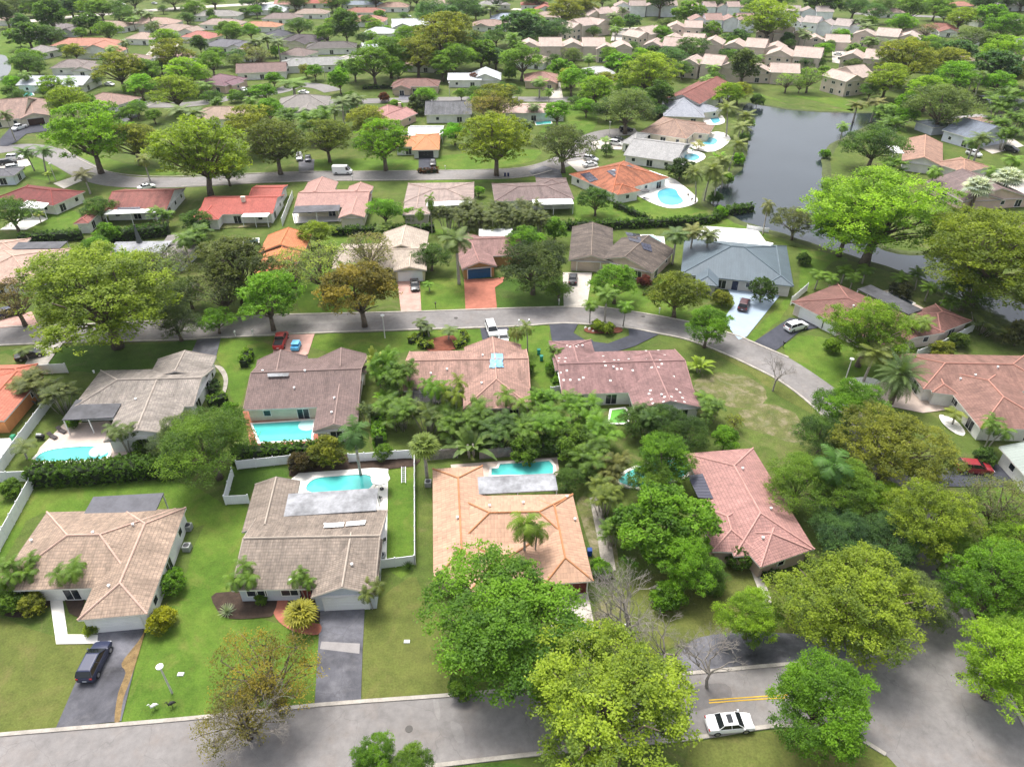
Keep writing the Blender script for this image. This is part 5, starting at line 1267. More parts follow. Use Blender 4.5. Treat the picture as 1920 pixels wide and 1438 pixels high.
T('oak', 392, 835, 190, MID, 'twisting dark green tree at the end of the long hedge', 6)
T('oak', 340, 815, 110, GREY, 'grey green bushy tree joined to the long hedge beside the oval pool house', 4)
# --- beds of the front houses
T('trio', 455, 1080, 62, MID, 'three stemmed palm in the bed at the left of the taupe house', 4.0)
T('trio', 566, 1086, 50, MID, 'two headed small palm above the entry of the taupe house', 3.8)
T('trio', 694, 1106, 52, (.10, .13, .035), 'ragged palms at the right corner of the white gable garage', 3.2)
T('sabal', 563, 1150, 68, (.23, .22, .03), 'yellowing fan palm by the red walk of the taupe house', 2.2)
T('rosette', 427, 1149, 34, (.22, .27, .24), 'silvery agave rosette in the mulch bed of the taupe house', ground=True)
T('rosette', 766, 1066, 28, DARK, 'spiky dark cycad beside the white fence corner', ground=True)
T('trio', 45, 1062, 62, MID, 'palm clump left of the entry of the barrel tile house', 4.0)
T('trio', 130, 1072, 66, MID, 'palm clump over the entry walk of the barrel tile house', 4.2)
T('trio', 8, 1080, 60, MID, 'palm clump at the left edge in front of the barrel tile house', 4.0)
T('shrub', 15, 1125, 60, MID, 'leafy shrubs under the palms at the left edge')
T('shrub', 60, 1135, 48, OLIVE, 'yellowish green shrub at the mulch edge near the pale walkway')
T('shrub', 306, 1162, 52, (.27, .28, .02), 'bright yellow shrub at the garage corner of the barrel tile house')
T('shrub', 172, 1178, 30, YEL, 'small yellow shrub between walkway and white garage door')
T('topiary', 322, 1095, 52, GREEN, 'dense green bush along the side wall of the barrel tile house', 1.2)
T('topiary', 328, 1078, 34, GREEN, 'second green bush by the side wall, nearer the air conditioners')
T('shrub', 490, 1122, 26, MID, 'little shrub in the bed under the window of the taupe house')
T('queen', 985, 985, 64, (.12, .19, .03), 'slim palm rising in the courtyard of the peach roofed house', 7.5)
T('solo', 1003, 996, 50, (.12, .19, .03), 'second slim palm beside the courtyard palm of the peach roof', 6)
T('shrub', 1127, 1068, 40, GREEN, 'light green bush at the front right corner of the peach house')
T('fan', 795, 835, 66, (.16, .22, .05), 'bright fan palm standing at the fence behind the peach house', 6)
T('paddle', 882, 825, 80, (.08, .13, .04), 'travellers palm with fanned leaves at the grey fence', 3)
T('shrub', 568, 868, 46, (.075, .06, .03), 'brownish shrub in the mulch bed behind the oval pool')
T('shrub', 612, 850, 64, OLIVE, 'bushy clump of drooping palms behind the oval pool', 2.0)
T('queen', 664, 815, 66, (.06, .13, .04), 'tall feather palm at the white fence behind the oval pool', 7.5)
T('shrub', 720, 848, 36, MID, 'round shrub in front of the white fence near the oval pool')
T('trio', 225, 808, 60, (.10, .14, .05), 'pair of palms at the white gable wall by the hedge', 4.2)
T('topiary', 262, 838, 30, MID, 'clipped bush against the white gable wall')
T('shrub', 136, 793, 26, GREEN, 'small grassy plant on the terrace by the loungers')
T('areca', 62, 715, 84, (.15, .17, .06), 'yellowish feather palm clump beside the salmon roofed house', 4)
T('areca', 105, 735, 70, (.12, .15, .06), 'sparse feather palm clump leaning over the white fence', 4)
T('solo', 38, 835, 50, (.10, .13, .05), 'drooping small palm left of the white fence', 2.6)
T('shrub', 20, 918, 40, MID, 'dark green shrub inside the left yard fence')
T('solo', 45, 655, 34, (.11, .15, .05), 'small palm at the edge of the street left of the concrete drive', 2.4)
# --- tropical growth between the rows
T('paddle', 702, 668, 40, PALE, 'pale travellers palm tip beside the brown roofed house', 5)
T('areca', 720, 685, 74, GREEN, 'tall light green palms against the right wall of the brown roofed house', 5.5)
T('areca', 752, 702, 66, MID, 'arching palms at the left end of the tan pink roof', 5)
T('paddle', 725, 745, 56, GREEN, 'banana plant with glossy leaves below the tall palms')
T('areca', 748, 765, 78, MID, 'feather palm clump left of the screened patio', 4)
T('trio', 815, 728, 60, GREEN, 'palms rising in front of the screened patio', 6)
T('trio', 850, 735, 58, (.15, .20, .03), 'yellow green palms before the tan pink front wing', 6)
T('areca', 800, 775, 84, (.10, .14, .04), 'olive feather palm clump above the bright fan palm', 3.6)
T('areca', 850, 785, 84, MID, 'middle feather palm clump of the thicket left of the tan wall', 3.6)
T('areca', 895, 775, 78, MID, 'feather palm clump directly before the tan front wing', 3.6)
T('areca', 935, 800, 76, DARK, 'dark feather palm clump behind the grey fence', 3.6)
T('solo', 950, 745, 46, (.12, .2, .03), 'single palm touching the tan front wing corner', 5)
T('solo', 978, 755, 42, (.12, .2, .03), 'slim palm just right of the tan front wing corner', 5)
T('areca', 985, 800, 82, MID, 'feather palm clump between the tan and mauve houses', 3.6)
T('areca', 1030, 790, 84, GREEN, 'bright palm clump at the left of the green pool', 4)
T('areca', 1020, 745, 60, GREEN, 'palm clump under the left eave of the mauve speckled roof', 3.6)
T('areca', 1085, 760, 76, VIV, 'vivid green palm clump beside the green plunge pool', 4)
T('areca', 1120, 800, 84, VIV, 'vivid green palm clump in front of the green plunge pool', 4)
T('areca', 1110, 850, 84, MID, 'palm clump beyond the terrace of the rectangular pool', 3.5)
T('areca', 1150, 870, 70, (.14, .15, .05), 'yellowing palm clump left of the half hidden pool', 3.5)
T('ball', 1075, 830, 90, MID, 'leafy tree above the right end of the grey fence', 4)
T('oak', 1062, 900, 64, DARK, 'dark tree at the right end of the rectangular pool', 4)
T('areca', 1135, 925, 70, (.13, .17, .04), 'palm clump right of the grey membrane roof', 4)
T('areca', 1150, 990, 60, MID, 'narrow palm clump along the stone side walk', 3.4)
T('shrub', 1130, 890, 44, LIME, 'light green leafy shrub by the yellowing palms')
T('layer', 1245, 862, 118, GREEN, 'low spreading tree above the half hidden pool', 3.5)
T('billow', 1225, 895, 90, MID, 'green tree leaning over the half hidden pool', 3.2)
T('oak', 1190, 795, 70, DARK, 'dark tree left of the white gable of the mauve house', 3.5)
T('oak', 1240, 790, 90, DARK, 'dark tree before the white gable of the mauve house', 3.5)
T('oak', 1290, 812, 90, (.05, .1, .022), 'dark low tree in front of the faded pink roof', 3.5)
T('areca', 1215, 780, 60, DARK, 'dark palms below the white gable wall', 4)
T('areca', 1335, 765, 60, MID, 'palm clump at the right corner of the mauve house', 3)
T('billow', 1360, 820, 56, GREEN, 'small bright tree behind the faded pink roof ridge', 3)
T('sparse', 1378, 790, 40, OLIVE, 'thin pale stemmed sapling behind the faded pink roof', 4)
T('paddle', 1312, 680, 44, (.15, .22, .03), 'bright banana clump at the right end of the mauve speckled roof')
T('solo', 1325, 745, 44, MID, 'small palm on the bare lawn beside the mauve house', 3)
T('shrub', 1040, 690, 34, VIV, 'green bushes along the left wall of the mauve house')
T('shrub', 1048, 718, 30, VIV, 'light green bush below the bins at the mauve house')
T('trio', 1040, 660, 34, MID, 'dark little palm above the green bins', 3)
T('trio', 968, 625, 32, (.13, .15, .05), 'small palm left of the pair before the tan pink house', 4.5)
T('solo', 990, 615, 34, (.13, .17, .05), 'slim palm right of the pair before the tan pink house', 5)
T('shrub', 990, 690, 28, MID, 'dark bush along the right wall of the tan pink house')
# --- middle street
T('solo', 787, 606, 32, (.10, .14, .06), 'spiky palm left of the circular clipped hedges', 2.6)
T('solo', 803, 612, 34, (.10, .14, .06), 'spiky palm inside the left curved hedge', 2.2)
T('solo', 840, 618, 36, (.10, .15, .05), 'spiky palm inside the right curved hedge', 2.2)
T('billow', 500, 560, 128, VIV, 'rich green tree on the corner lawn above the red pickup', 6, var=2)
T('billow', 675, 545, 150, RUST, 'orange tinged tree at the kerb left of the white lamp post', 6.5, var=0)
T('oak', 405, 600, 68, GREEN, 'slender green tree on the lawn beside the asphalt drive', 5)
T('oak', 330, 605, 92, (.07, .10, .05), 'grey dark tree right of the broad yellow green tree', 5)
T('layer', 185, 552, 290, YEL, 'giant yellow green spreading tree at the left of the middle street', 6.5, var=1)
T('sparse', 25, 560, 120, (.15, .12, .05), 'brownish thin tree at the left edge above the middle street', 5)
T('sparse', 300, 500, 120, (.11, .14, .07), 'grey green thin tree in front of the long grey roof', 5, var=1)
T('layer', 440, 500, 150, (.10, .125, .04), 'grey green umbrella tree before the orange roofed house', 6)
T('billow', 180, 468, 64, GREEN, 'bright bushy tree above the giant yellow green tree', 4)
T('oak', 230, 490, 56, GREEN, 'small tree before the flat grey roof', 3)
T('areca', 372, 440, 70, MID, 'dark palm thicket left of the orange roofed house', 5)
T('queen', 345, 450, 44, MID, 'palm standing over the right end of the grey roof', 6)
T('sparse', 600, 500, 140, PALE, 'pale thin tree between the orange and cream roofs', 4.5)
T('sparse', 690, 470, 110, (.18, .18, .09), 'nearly leafless tree in front of the cream roof', 5)
T('billow', 595, 437, 62, YEL, 'yellow green tree right behind the orange roof', 4)
T('oak', 808, 480, 72, DARK, 'dark tree right of the cream roofed house', 5)
T('royal', 857, 450, 74, (.10, .15, .05), 'tall royal palm standing left of the blue garage', 10)
T('billow', 860, 412, 30, LIME, 'small lime sprig behind the tall royal palm', 3)
T('oak', 1000, 500, 138, (.06, .09, .03), 'wide dark oak in front of the rose brown roof', 6, var=0)
T('oak', 1048, 545, 52, MID, 'small tree beside the black car on the concrete drive', 3.5)
T('billow', 985, 450, 70, VIV, 'bright green bushy tree at the back corner of the rose brown roof', 4)
T('column', 1040, 432, 42, VIV, 'tall clipped green tree left of the dark weathered roof', 4.5)
T('billow', 1155, 528, 90, VIV, 'green tree in front of the dark weathered gable', 4.5)
T('billow', 1270, 548, 104, (.15, .19, .03), 'yellow green tree left of the blue driveway', 4.5)
T('topiary', 1430, 546, 54, (.05, .095, .02), 'dark round shrub against the slate metal roofed house')
T('shrub', 1208, 528, 26, (.12, .03, .03), 'dark red shrub beneath the right end of the dark weathered roof')
T('royal', 1138, 552, 48, MID, 'tallest palm of the island bed in the middle street', 6)
T('queen', 1108, 572, 32, MID, 'left palm of the island bed in the middle street', 4)
T('queen', 1172, 575, 34, GREEN, 'right palm of the island bed in the middle street', 4.4)
T('shrub', 1122, 612, 26, YEL, 'yellow shrub under the island palms, left one')
T('shrub', 1140, 616, 26, YEL, 'yellow shrub under the island palms, right one')
T('billow', 1328, 610, 90, GREEN, 'open crowned green tree standing where the street starts to curve', 5, var=1)
T('solo', 805, 532, 24, GREEN, 'little palm beside the black car of the cream house', 1.8)
T('layer', 1630, 620, 150, LIME, 'lime tree in front of the russet roofed house', 6)
T('date', 1690, 705, 96, (.09, .14, .06), 'large date palm by the pinkish forecourt', 5.5)
T('coconut', 1640, 655, 70, (.12, .15, .05), 'leaning coconut palm left of the large date palm', 6.5)
T('trio', 1722, 605, 60, (.12, .18, .04), 'palms between the two wings of the russet roof', 4.5)
T('solo', 1795, 775, 42, (.15, .18, .04), 'small palm in the white stone bed', 2.2)
T('trio', 1868, 800, 62, MID, 'palm group by the red brown forecourt wall, right of the stone bed', 4.5)
T('shrub', 1846, 858, 40, DARK, 'dark spiky shrub beside the red car')
T('areca', 1850, 598, 96, (.09, .12, .045), 'dark palm mass at the right end of the russet roof', 3)
T('layer', 1650, 400, 262, LIME, 'huge lime green tree leaning over the lake shore', 9, var=0)
T('layer', 1590, 420, 130, GREEN, 'green tree joined to the huge lime tree on its left', 8)
T('layer', 1862, 478, 275, (.17, .22, .025), 'huge yellow green tree at the right edge beyond the canal', 9, var=2)
T('oak', 1820, 540, 120, MID, 'green lower growth under the huge right edge tree', 4)
T('oak', 1492, 418, 82, (.09, .105, .055), 'grey green waterside tree between two inlets', 6)
T('oak', 1640, 272, 110, DARK, 'dark multi stemmed tree on the far lake bank', 3.5)
T('queen', 1582, 238, 30, MID, 'small palm on the far bank at the water edge', 5)
T('royal', 1608, 196, 46, (.13, .14, .05), 'tall palm at the top of the lake, left of the pair', 6)
T('royal', 1643, 192, 42, (.15, .15, .06), 'tall palm at the top of the lake, right of the pair', 7)
T('queen', 1441, 388, 30, (.12, .13, .05), 'single shaggy palm at the lake shore above the slate roof', 7)
T('royal', 1268, 440, 56, (.10, .16, .06), 'royal palm at left of the slate roof', 7)
T('royal', 1300, 435, 50, (.16, .17, .07), 'pale royal palm at the back of the slate roof', 7)
T('royal', 1330, 440, 50, (.12, .15, .06), 'third royal palm, over the white roof terrace', 7)
for i, (u, v) in enumerate([(1535, 515), (1560, 522), (1585, 505), (1600, 520), (1625, 505)]):
    T('queen', u, v, 34, MID, ['short palm at the white wall of the russet house', 'palm next to it along the canal lawn', 'middle palm of the canal lawn row', 'palm behind the russet roof left ridge', 'palm closest to the lime tree trunk on the canal lawn'][i], 3.4, 'palms on the lawn by the canal')
for i, (u, v) in enumerate([(1683, 518), (1725, 515), (1745, 535), (1775, 540), (1790, 568)]):
    T('coconut', u, v, 38, MID, ['palm nearest the canal bend behind the dark pool', 'second palm along the canal behind the dark pool', 'slim leaning palm at the canal edge', 'wide palm at the canal edge near the right wing', 'low palm where canal and russet house meet'][i], 3.6, 'palms along the canal bank')
T('shrub', 1690, 545, 40, (.06, .07, .04), 'brownish shrubs behind the dark pool of the russet house')
T('shrub', 1765, 660, 44, OLIVE, 'olive shrubs outside the white side wall of the russet house')
T('shrub', 1800, 640, 36, (.09, .14, .03), 'green shrubs farther along the white side wall')
T('shrub', 1910, 630, 60, (.12, .13, .06), 'brush at the right edge beside the canal')
T('shrub', 1507, 487, 26, DARK, 'dark bush at the right wall of the slate roofed house')
T('shrub', 1326, 545, 20, DARK, 'clipped bush under the slate front wing')
T('topiary', 1345, 553, 20, MID, 'small round bush at the head of the blue driveway')
T('shrub', 1355, 562, 36, OLIVE, 'low planting in the curved bed of the blue driveway')
# --- bamboo palms and hedges row
for i, (u, v) in enumerate([(838, 400), (868, 408), (898, 404), (928, 408), (958, 405), (988, 408), (1015, 412), (880, 388), (940, 390), (990, 390)]):
    T('areca', u, v, 52, (.085, .105, .04), ['bamboo palm clump at the left end of the dark palm belt', 'second clump of the dark palm belt from its left end', 'clump of the dark palm belt behind the royal palm', 'clump in the middle of the dark palm belt', 'clump right of the middle of the dark palm belt', 'clump of the dark palm belt above the bright green bushy tree', 'bamboo palm clump at the right end of the dark palm belt', 'back clump of the belt against the white patio roof', 'back clump of the belt between the two low roofs', 'back clump of the belt under the mushroom brown roof'][i], 5, 'bamboo palms forming a dark belt')
T('billow', 1118, 375, 62, (.06, .12, .03), 'dark round tree on the lawn left of the kidney pool', 5)
T('ball', 1276, 318, 54, (.035, .065, .02), 'dark globe tree beside the lake house pool', 3)
for i, (u, v, h) in enumerate([(1312, 325, 8), (1330, 315, 9), (1345, 335, 7), (1362, 300, 8), (1375, 270, 8), (1370, 205, 9), (1398, 215, 7), (1385, 240, 7)]):
    T('coconut', u, v, 44, (.13, .16, .06), ['leftmost palm of the cluster by the kidney pool', 'tallest palm of the cluster by the kidney pool', 'right palm of the cluster reflected in the lake', 'palm between the light blue pool and the lake', 'palm on the lake lawn beside the tan roofed house', 'tall pale palm by the pale blue grey roof', 'wide palm hanging over the lake by the pale blue roof', 'yellowish palm between the two lakeside lawns'][i], h, 'palms on the near lake shore')
T('trio', 1310, 270, 30, (.2, .2, .04), 'yellow little palm between the two small lake pools', 2)
T('paddle', 1348, 290, 30, GREEN, 'broad leaved plant on the lake lawn beside the pool palms')
T('billow', 1363, 178, 60, (.14, .22, .02), 'round lime tree at the corner of the lake', 4)
for i, (u, v, w) in enumerate([(1476, 152, 46), (1518, 146, 58), (1500, 160, 30)]):
    T('sparse', u, v, w, (.16, .25, .06), ['feathery light green tree left on the far lake lawn', 'taller feathery light green tree on the far lake lawn', 'small feathery tree between its neighbours on the far lake lawn'][i], 5)
T('queen', 787, 400, 22, MID, 'thin palm in front of the mushroom flat roof, left', 6)
T('queen', 806, 378, 22, MID, 'thin palm in front of the mushroom flat roof, right', 8)
T('billow', 722, 395, 62, GREEN, 'round green tree between the rose roof and the flat mushroom roof', 3.5)
T('areca', 722, 425, 36, (.12, .18, .04), 'light palm clump below the round green tree', 2.2)
T('shrub', 768, 405, 30, VIV, 'bright green bush at the left end of the dark palm belt')
T('billow', 897, 358, 24, VIV, 'small bright tree between the two mushroom roofs', 2)
T('shrub', 200, 440, 44, GREEN, 'green bushes below the red brown solar roof')
T('billow', 365, 415, 56, DARK, 'dark tree left of the bright red roof', 4)
T('areca', 300, 400, 44, MID, 'palms over the right end of the white lanai')
T('oak', 183, 390, 62, DARK, 'dark tree overlapping the red brown solar roof', 4)
T('oak', 22, 400, 90, DARK, 'dark tree at the left edge under the dark red roof', 4.5)
T('solo', 70, 400, 24, OLIVE, 'thin palm beside the patio of the dark red roof', 2.5)
T('coconut', 158, 330, 44, (.11, .11, .07), 'wind blown greyish palm right of the dark red roof', 5)
T('coconut', 50, 282, 40, DARK, 'left coconut palm by the parked cars in the cul de sac', 6)
T('coconut', 72, 285, 44, DARK, 'right coconut palm by the parked cars in the cul de sac', 6)
T('queen', 270, 300, 32, (.13, .15, .05), 'slim palm with white trunk under the big street trees', 6)
T('solo', 88, 325, 18, YEL, 'yellowish small palm on the lawn of the dark red roof', 2.5)
T('layer', 165, 250, 150, (.12, .22, .018), 'tall bright tree on the bend of the upper street', 9, var=0)
T('layer', 250, 265, 90, OLIVE, 'olive tree right of the tall bright tree at the bend', 6)
T('layer', 375, 285, 170, (.15, .21, .022), 'dome shaped yellow green tree over the upper street', 6, var=1)
T('oak', 425, 320, 70, MID, 'green lower tree beside the dome shaped street tree', 4)
T('layer', 515, 268, 118, (.095, .12, .025), 'olive green street tree above the rose roof', 6, var=2)
T('layer', 470, 235, 100, OLIVE, 'olive tree behind the street trees left of the grey gable', 5)
T('layer', 612, 258, 92, (.11, .14, .025), 'olive street tree left of the white van', 6, var=0)
T('layer', 690, 228, 80, OLIVE, 'yellowish tree top behind the lime street tree', 6)
T('layer', 718, 264, 112, (.13, .24, .018), 'lime green street tree right above the white van', 6, var=1)
T('layer', 930, 262, 135, (.16, .20, .022), 'large yellow green tree beside the upper street middle', 6, var=2)
T('billow', 852, 248, 48, (.10, .25, .015), 'vivid slim tree right of the small orange roof', 5)
T('oak', 1058, 275, 118, (.075, .10, .045), 'grey green tree left of the white cars', 6)
T('sparse', 920, 205, 90, (.16, .14, .06), 'brownish thin crowned tree behind the large yellow green one', 7, var=1)
T('solo', 1135, 262, 26, MID, 'small palm on the lawn by the white cars', 2.4)
T('topiary', 1138, 282, 24, DARK, 'dark round bush below the small palm by the white cars')
T('queen', 1000, 200, 34, (.08, .12, .05), 'palm by the teal pool', 5)
T('queen', 990, 235, 30, (.06, .10, .04), 'darker palm left of the teal pool lawn', 6)
T('billow', 1045, 210, 56, GREEN, 'green tree over the teal pool', 3.5)
T('shrub', 783, 198, 40, (.06, .085, .04), 'round flowering bush between the pink gable and grey roof')

T('sparse', 415, 548, 110, (.12, .15, .07), 'thin grey green tree between the slender tree and the orange roof', 5)
T('oak', 352, 548, 84, (.08, .12, .045), 'dull green tree behind the grey dark tree at the middle street', 5)
T('sparse', 545, 495, 90, PALE, 'wispy pale tree just right of the orange roof front', 4)
T('bare', 1255, 1185, 150, OLIVE, 'leafless grey tree between the two other bare trees near the kerb', 2)
T('shrub', 1250, 1120, 60, GREEN, 'leafy green shrub at the foot of the dome shaped mango tree')
T('shrub', 1335, 1100, 44, MID, 'shrub on the lawn left of the pink house walk')
T('areca', 690, 770, 40, (.10, .14, .05), 'palm clump at the lower right corner of the brown house', 3)
T('shrub', 985, 845, 60, MID, 'vine like shrubs draped over the grey fence')
T('shrub', 1030, 835, 50, DARK, 'dark shrub over the right end of the grey fence')
T('shrub', 430, 775, 44, GREEN, 'green bushes at the left corner of the brown house')
T('shrub', 1560, 650, 30, LIME, 'low shrub at the russet house front wall')
T('shrub', 1800, 700, 44, OLIVE, 'scrubby bush behind the salmon brown roof')

T('sparse', 452, 1340, 165, (.15, .135, .045), 'lower thin olive brown tree hanging over the front street', 5, var=1)
for i, (u, v, w, l) in enumerate([(1402, 232, 26, 'bush on the lake bank below the round lime tree'), (1396, 258, 22, 'low bush on the lake bank by the tall pale palm'), (1384, 300, 26, 'waterside bush below the yellowish palm'), (1362, 338, 28, 'waterside bush under the palm cluster'), (1340, 372, 26, 'dark bush where the palm cluster meets the lake'), (1352, 398, 24, 'bush at the end of the long hedge by the water'),
    (1556, 350, 30, 'reedy bush on the far lake bank'), (1574, 388, 34, 'bush under the huge lime tree at the water edge'), (1548, 290, 20, 'small bush on the curve of the far bank'), (1668, 216, 40, 'dense bush at the top right end of the lake'), (1420, 190, 26, 'dark bush at the top left end of the lake'), (1700, 196, 44, 'dark bush behind the top right end of the lake')]):
    T('shrub', u, v, w, (MID, DARK, GREEN)[i % 3], l)
# ================================================================ FARTHER TREES (each named from the roofs round it)
CODE = {'D': ('oak', DARK, 'dark green'), 'T': ('oak', TEAL, 'blue green'), 'G': ('billow', GREEN, 'green'), 'M': ('billow', MID, 'mid green'), 'V': ('billow', VIV, 'vivid green'), 'L': ('layer', LIME, 'lime'),
        'Y': ('layer', YEL, 'yellow green'), 'O': ('layer', OLIVE, 'olive'), 'E': ('oak', GREY, 'grey green'), 'S': ('sparse', (.15, .17, .09), 'thin grey'), 'P': ('royal', (.10, .14, .06), 'tall'), 'Q': ('queen', MID, 'shaggy'), 'F': ('areca', MID, 'bushy'),
        'R': ('shrub', (.10, .035, .03), 'dark red'), 'H': ('shrub', MID, 'rounded')}
FT = """52 68 72 D|90 66 62 D|94 33 72 D|22 10 56 E|72 4 64 D|132 14 62 T|168 12 56 L|188 17 50 M|218 18 52 D|8 26 50 E|165 44 56 D|230 28 48 D|200 58 52 M|262 22 30 P|280 28 32 P|248 36 30 Q|290 45 24 P|
48 118 62 D|70 128 40 D|46 142 26 Q|20 172 32 D|36 180 40 D|80 173 26 D|128 190 86 Y|178 150 32 D|222 128 92 O|272 132 62 M|262 160 60 V|310 74 58 L|322 100 80 O|374 84 38 D|396 116 58 M|348 136 84 L|328 172 92 Y|300 122 44 T|
338 208 50 P|365 212 46 P|408 190 26 F|235 80 26 P|210 92 34 Q|130 152 28 Q|10 215 30 P|362 16 42 M|350 34 34 D|395 28 22 D|458 24 26 D|435 62 50 M|468 58 40 G|500 72 40 P|478 78 34 P|520 80 34 P|470 96 42 O|442 106 46 T|404 104 44 M|
486 104 56 S|516 98 32 G|560 50 54 D|612 62 52 M|648 52 68 D|622 12 26 D|606 88 28 G|700 48 38 L|590 134 38 G|548 156 58 Q|512 148 38 G|636 150 52 V|664 128 52 G|700 118 88 M|505 205 62 G|540 215 40 F|592 222 60 F|640 192 44 P|668 186 40 P|
625 205 34 P|720 184 22 R|470 188 26 Q|440 182 28 H|730 100 96 M|782 102 92 O|832 68 130 O|902 104 84 M|850 108 80 M|930 108 60 T|812 28 86 T|862 18 72 T|892 24 44 D|795 32 26 V|760 70 60 M|920 14 40 P|1000 32 42 L|980 54 92 T|1042 58 72 T|
1060 22 74 O|962 76 44 F|978 112 82 M|1052 130 56 V|796 182 54 V|928 190 96 O|888 150 28 R|940 162 28 D|1012 154 36 Q|1030 172 20 Q|1096 14 60 O|1072 150 62 V|1118 168 78 L|1158 122 62 G|1218 138 112 Y|1235 180 64 D|1176 205 122 E|1238 208 38 T|
1182 42 42 T|1122 78 28 Q|1184 90 40 D|1150 30 30 P|1168 18 24 P|1290 26 64 M|1250 46 40 E|1255 84 50 T|1296 92 72 D|1254 110 72 T|1382 74 52 T|1394 126 74 E|1322 118 34 Q|1336 128 28 Q|1240 64 46 G|1332 58 50 M|1324 150 30 Q|1442 36 104 Y|
1502 58 32 P|1512 66 32 P|1546 6 86 D|1602 12 62 T|1642 24 52 T|1460 4 60 D|1330 -2 70 D|1240 -4 70 D|1692 44 52 V|1712 16 62 M|1756 14 52 M|1802 34 58 Y|1860 32 66 G|1886 48 74 G|1890 4 34 D|1738 56 44 S|1822 72 66 E|1872 84 56 M|1700 112 112 O|
1665 148 84 Y|1776 116 80 O|1884 96 84 L|1872 128 96 T|1792 146 92 V|1742 170 84 L|1770 200 132 E|1872 154 60 V|1888 184 66 F|1842 140 24 P|1822 152 24 P|1602 122 40 E|1612 40 36 P|1626 50 36 P|1636 76 34 P|1666 80 34 P|1590 160 30 H|1632 170 46 D|
1562 152 34 D|1452 140 34 T|1530 118 40 D|1556 84 28 D|1420 108 30 Q|1650 112 34 F|1655 208 40 F|1700 218 50 G|1672 232 46 F|1872 232 46 F|1892 250 44 F|1908 222 44 F|1842 258 44 P|1826 268 38 Q|1862 322 34 Q|1752 322 32 Q|1676 308 44 F|1902 300 40 Q|
1770 230 50 T|640 32 36 M|620 44 30 L|745 130 50 G|830 124 60 M|890 80 70 T|1105 110 30 Q|60 20 40 M|40 45 40 T|150 62 30 M|1410 12 50 D|1570 60 24 Q|1720 80 40 M|1755 88 50 D|1850 110 40 G|1905 140 50 O|1910 60 40 D|1800 96 60 T|1280 130 50 D|
1210 195 60 D|1100 200 44 G|865 176 30 M|955 140 26 H|1100 142 40 G|1170 165 50 M|1135 150 46 O|1190 180 50 G|1225 100 40 D|1360 100 30 T|1475 75 30 T|1470 135 30 E|1510 138 36 D|1545 135 30 M|1615 100 36 M|1600 90 30 F|560 120 26 G|640 118 26 Q|745 160 26 D|1155 55 26 Q|
480 20 30 G|640 0 40 T|560 8 30 D|700 0 40 T|850 40 60 T|930 70 50 D|1000 70 50 T|1070 100 36 S|1020 95 36 S|1200 100 34 T|1130 0 40 D|1380 40 30 M|1660 10 50 D|1850 4 50 T"""
seen = {}
def describe(u, v, kind, colw, w):
    size = 'small ' if w < 32 else ('large ' if w > 80 else '')
    nm = {'royal': 'palm', 'queen': 'palm', 'areca': 'palm clump', 'shrub': 'bush'}.get(kind, 'tree')
    c = sorted([l for l in LM if l[2]], key=lambda l: (l[0]-u)**2+((l[1]-v)*2.2)**2)
    def rel(l):
        dx, dy = u-l[0], (v-l[1])*2.2
        if abs(dx) > abs(dy)*1.2: return ('right of the ' if dx > 0 else 'left of the ')+l[2]
        return ('in front of the ' if dy > 0 else 'behind the ')+l[2]
    base = '%s%s %s ' % (size, colw, nm)
    cands = [base+rel(c[0])]+['%s%s, %s' % (base, rel(c[0]), rel(c[k])) for k in (1, 2, 3, 4, 5, 6)]
    for q in cands:
        if q not in seen and len(q.split()) <= 16: seen[q] = 1; return q
    for k in range(1, 8):
        q = base+rel(c[k])
        if q not in seen: seen[q] = 1; return q
    return base+'among the far houses'
for s in FT.replace('\n', '').split('|'):
    if not s.strip(): continue
    u, v, w, k = s.split(); u, v, w = int(u), int(v), int(w); kind, col, cw = CODE[k]
    hh = {'royal': 8.5, 'queen': 6}.get(kind)
    if kind in ('royal', 'queen', 'areca'): w = w*1.15
    fi = globals().get('fi', 0)+1; globals()['fi'] = fi
    if kind in ('oak', 'billow') and fi % 7 == 3: kind = 'column'; w *= .8
    elif kind in ('billow', 'oak') and fi % 5 == 1: kind = 'ball'
    plant(kind, u, v, w*.94, col, describe(u, v, kind, cw, w), hh if kind != 'areca' else None, 'trees among the far houses', zs=.95 if kind in ('oak', 'billow', 'layer', 'ball') else 1)
T('silver', 1892, 332, 60, SILVER, 'silver fan palm at the right edge beside its twin', 6)
T('silver', 1835, 350, 58, SILVER, 'silver fan palm before the mauve grey roof', 6.5)
# the wood that closes the view beyond the town houses
for i in range(26):
    u = 20+i*76; plant('oak' if i % 3 else 'billow', u, (-6 if not 1120 < u < 1640 else -22)+(i*37 % 9), 56, (TEAL, DARK, MID)[i % 3], describe(u, -10, 'oak', ('blue green', 'dark green', 'mid green')[i % 3], 78), None, 'trees of the wood along the top', zs=.8)
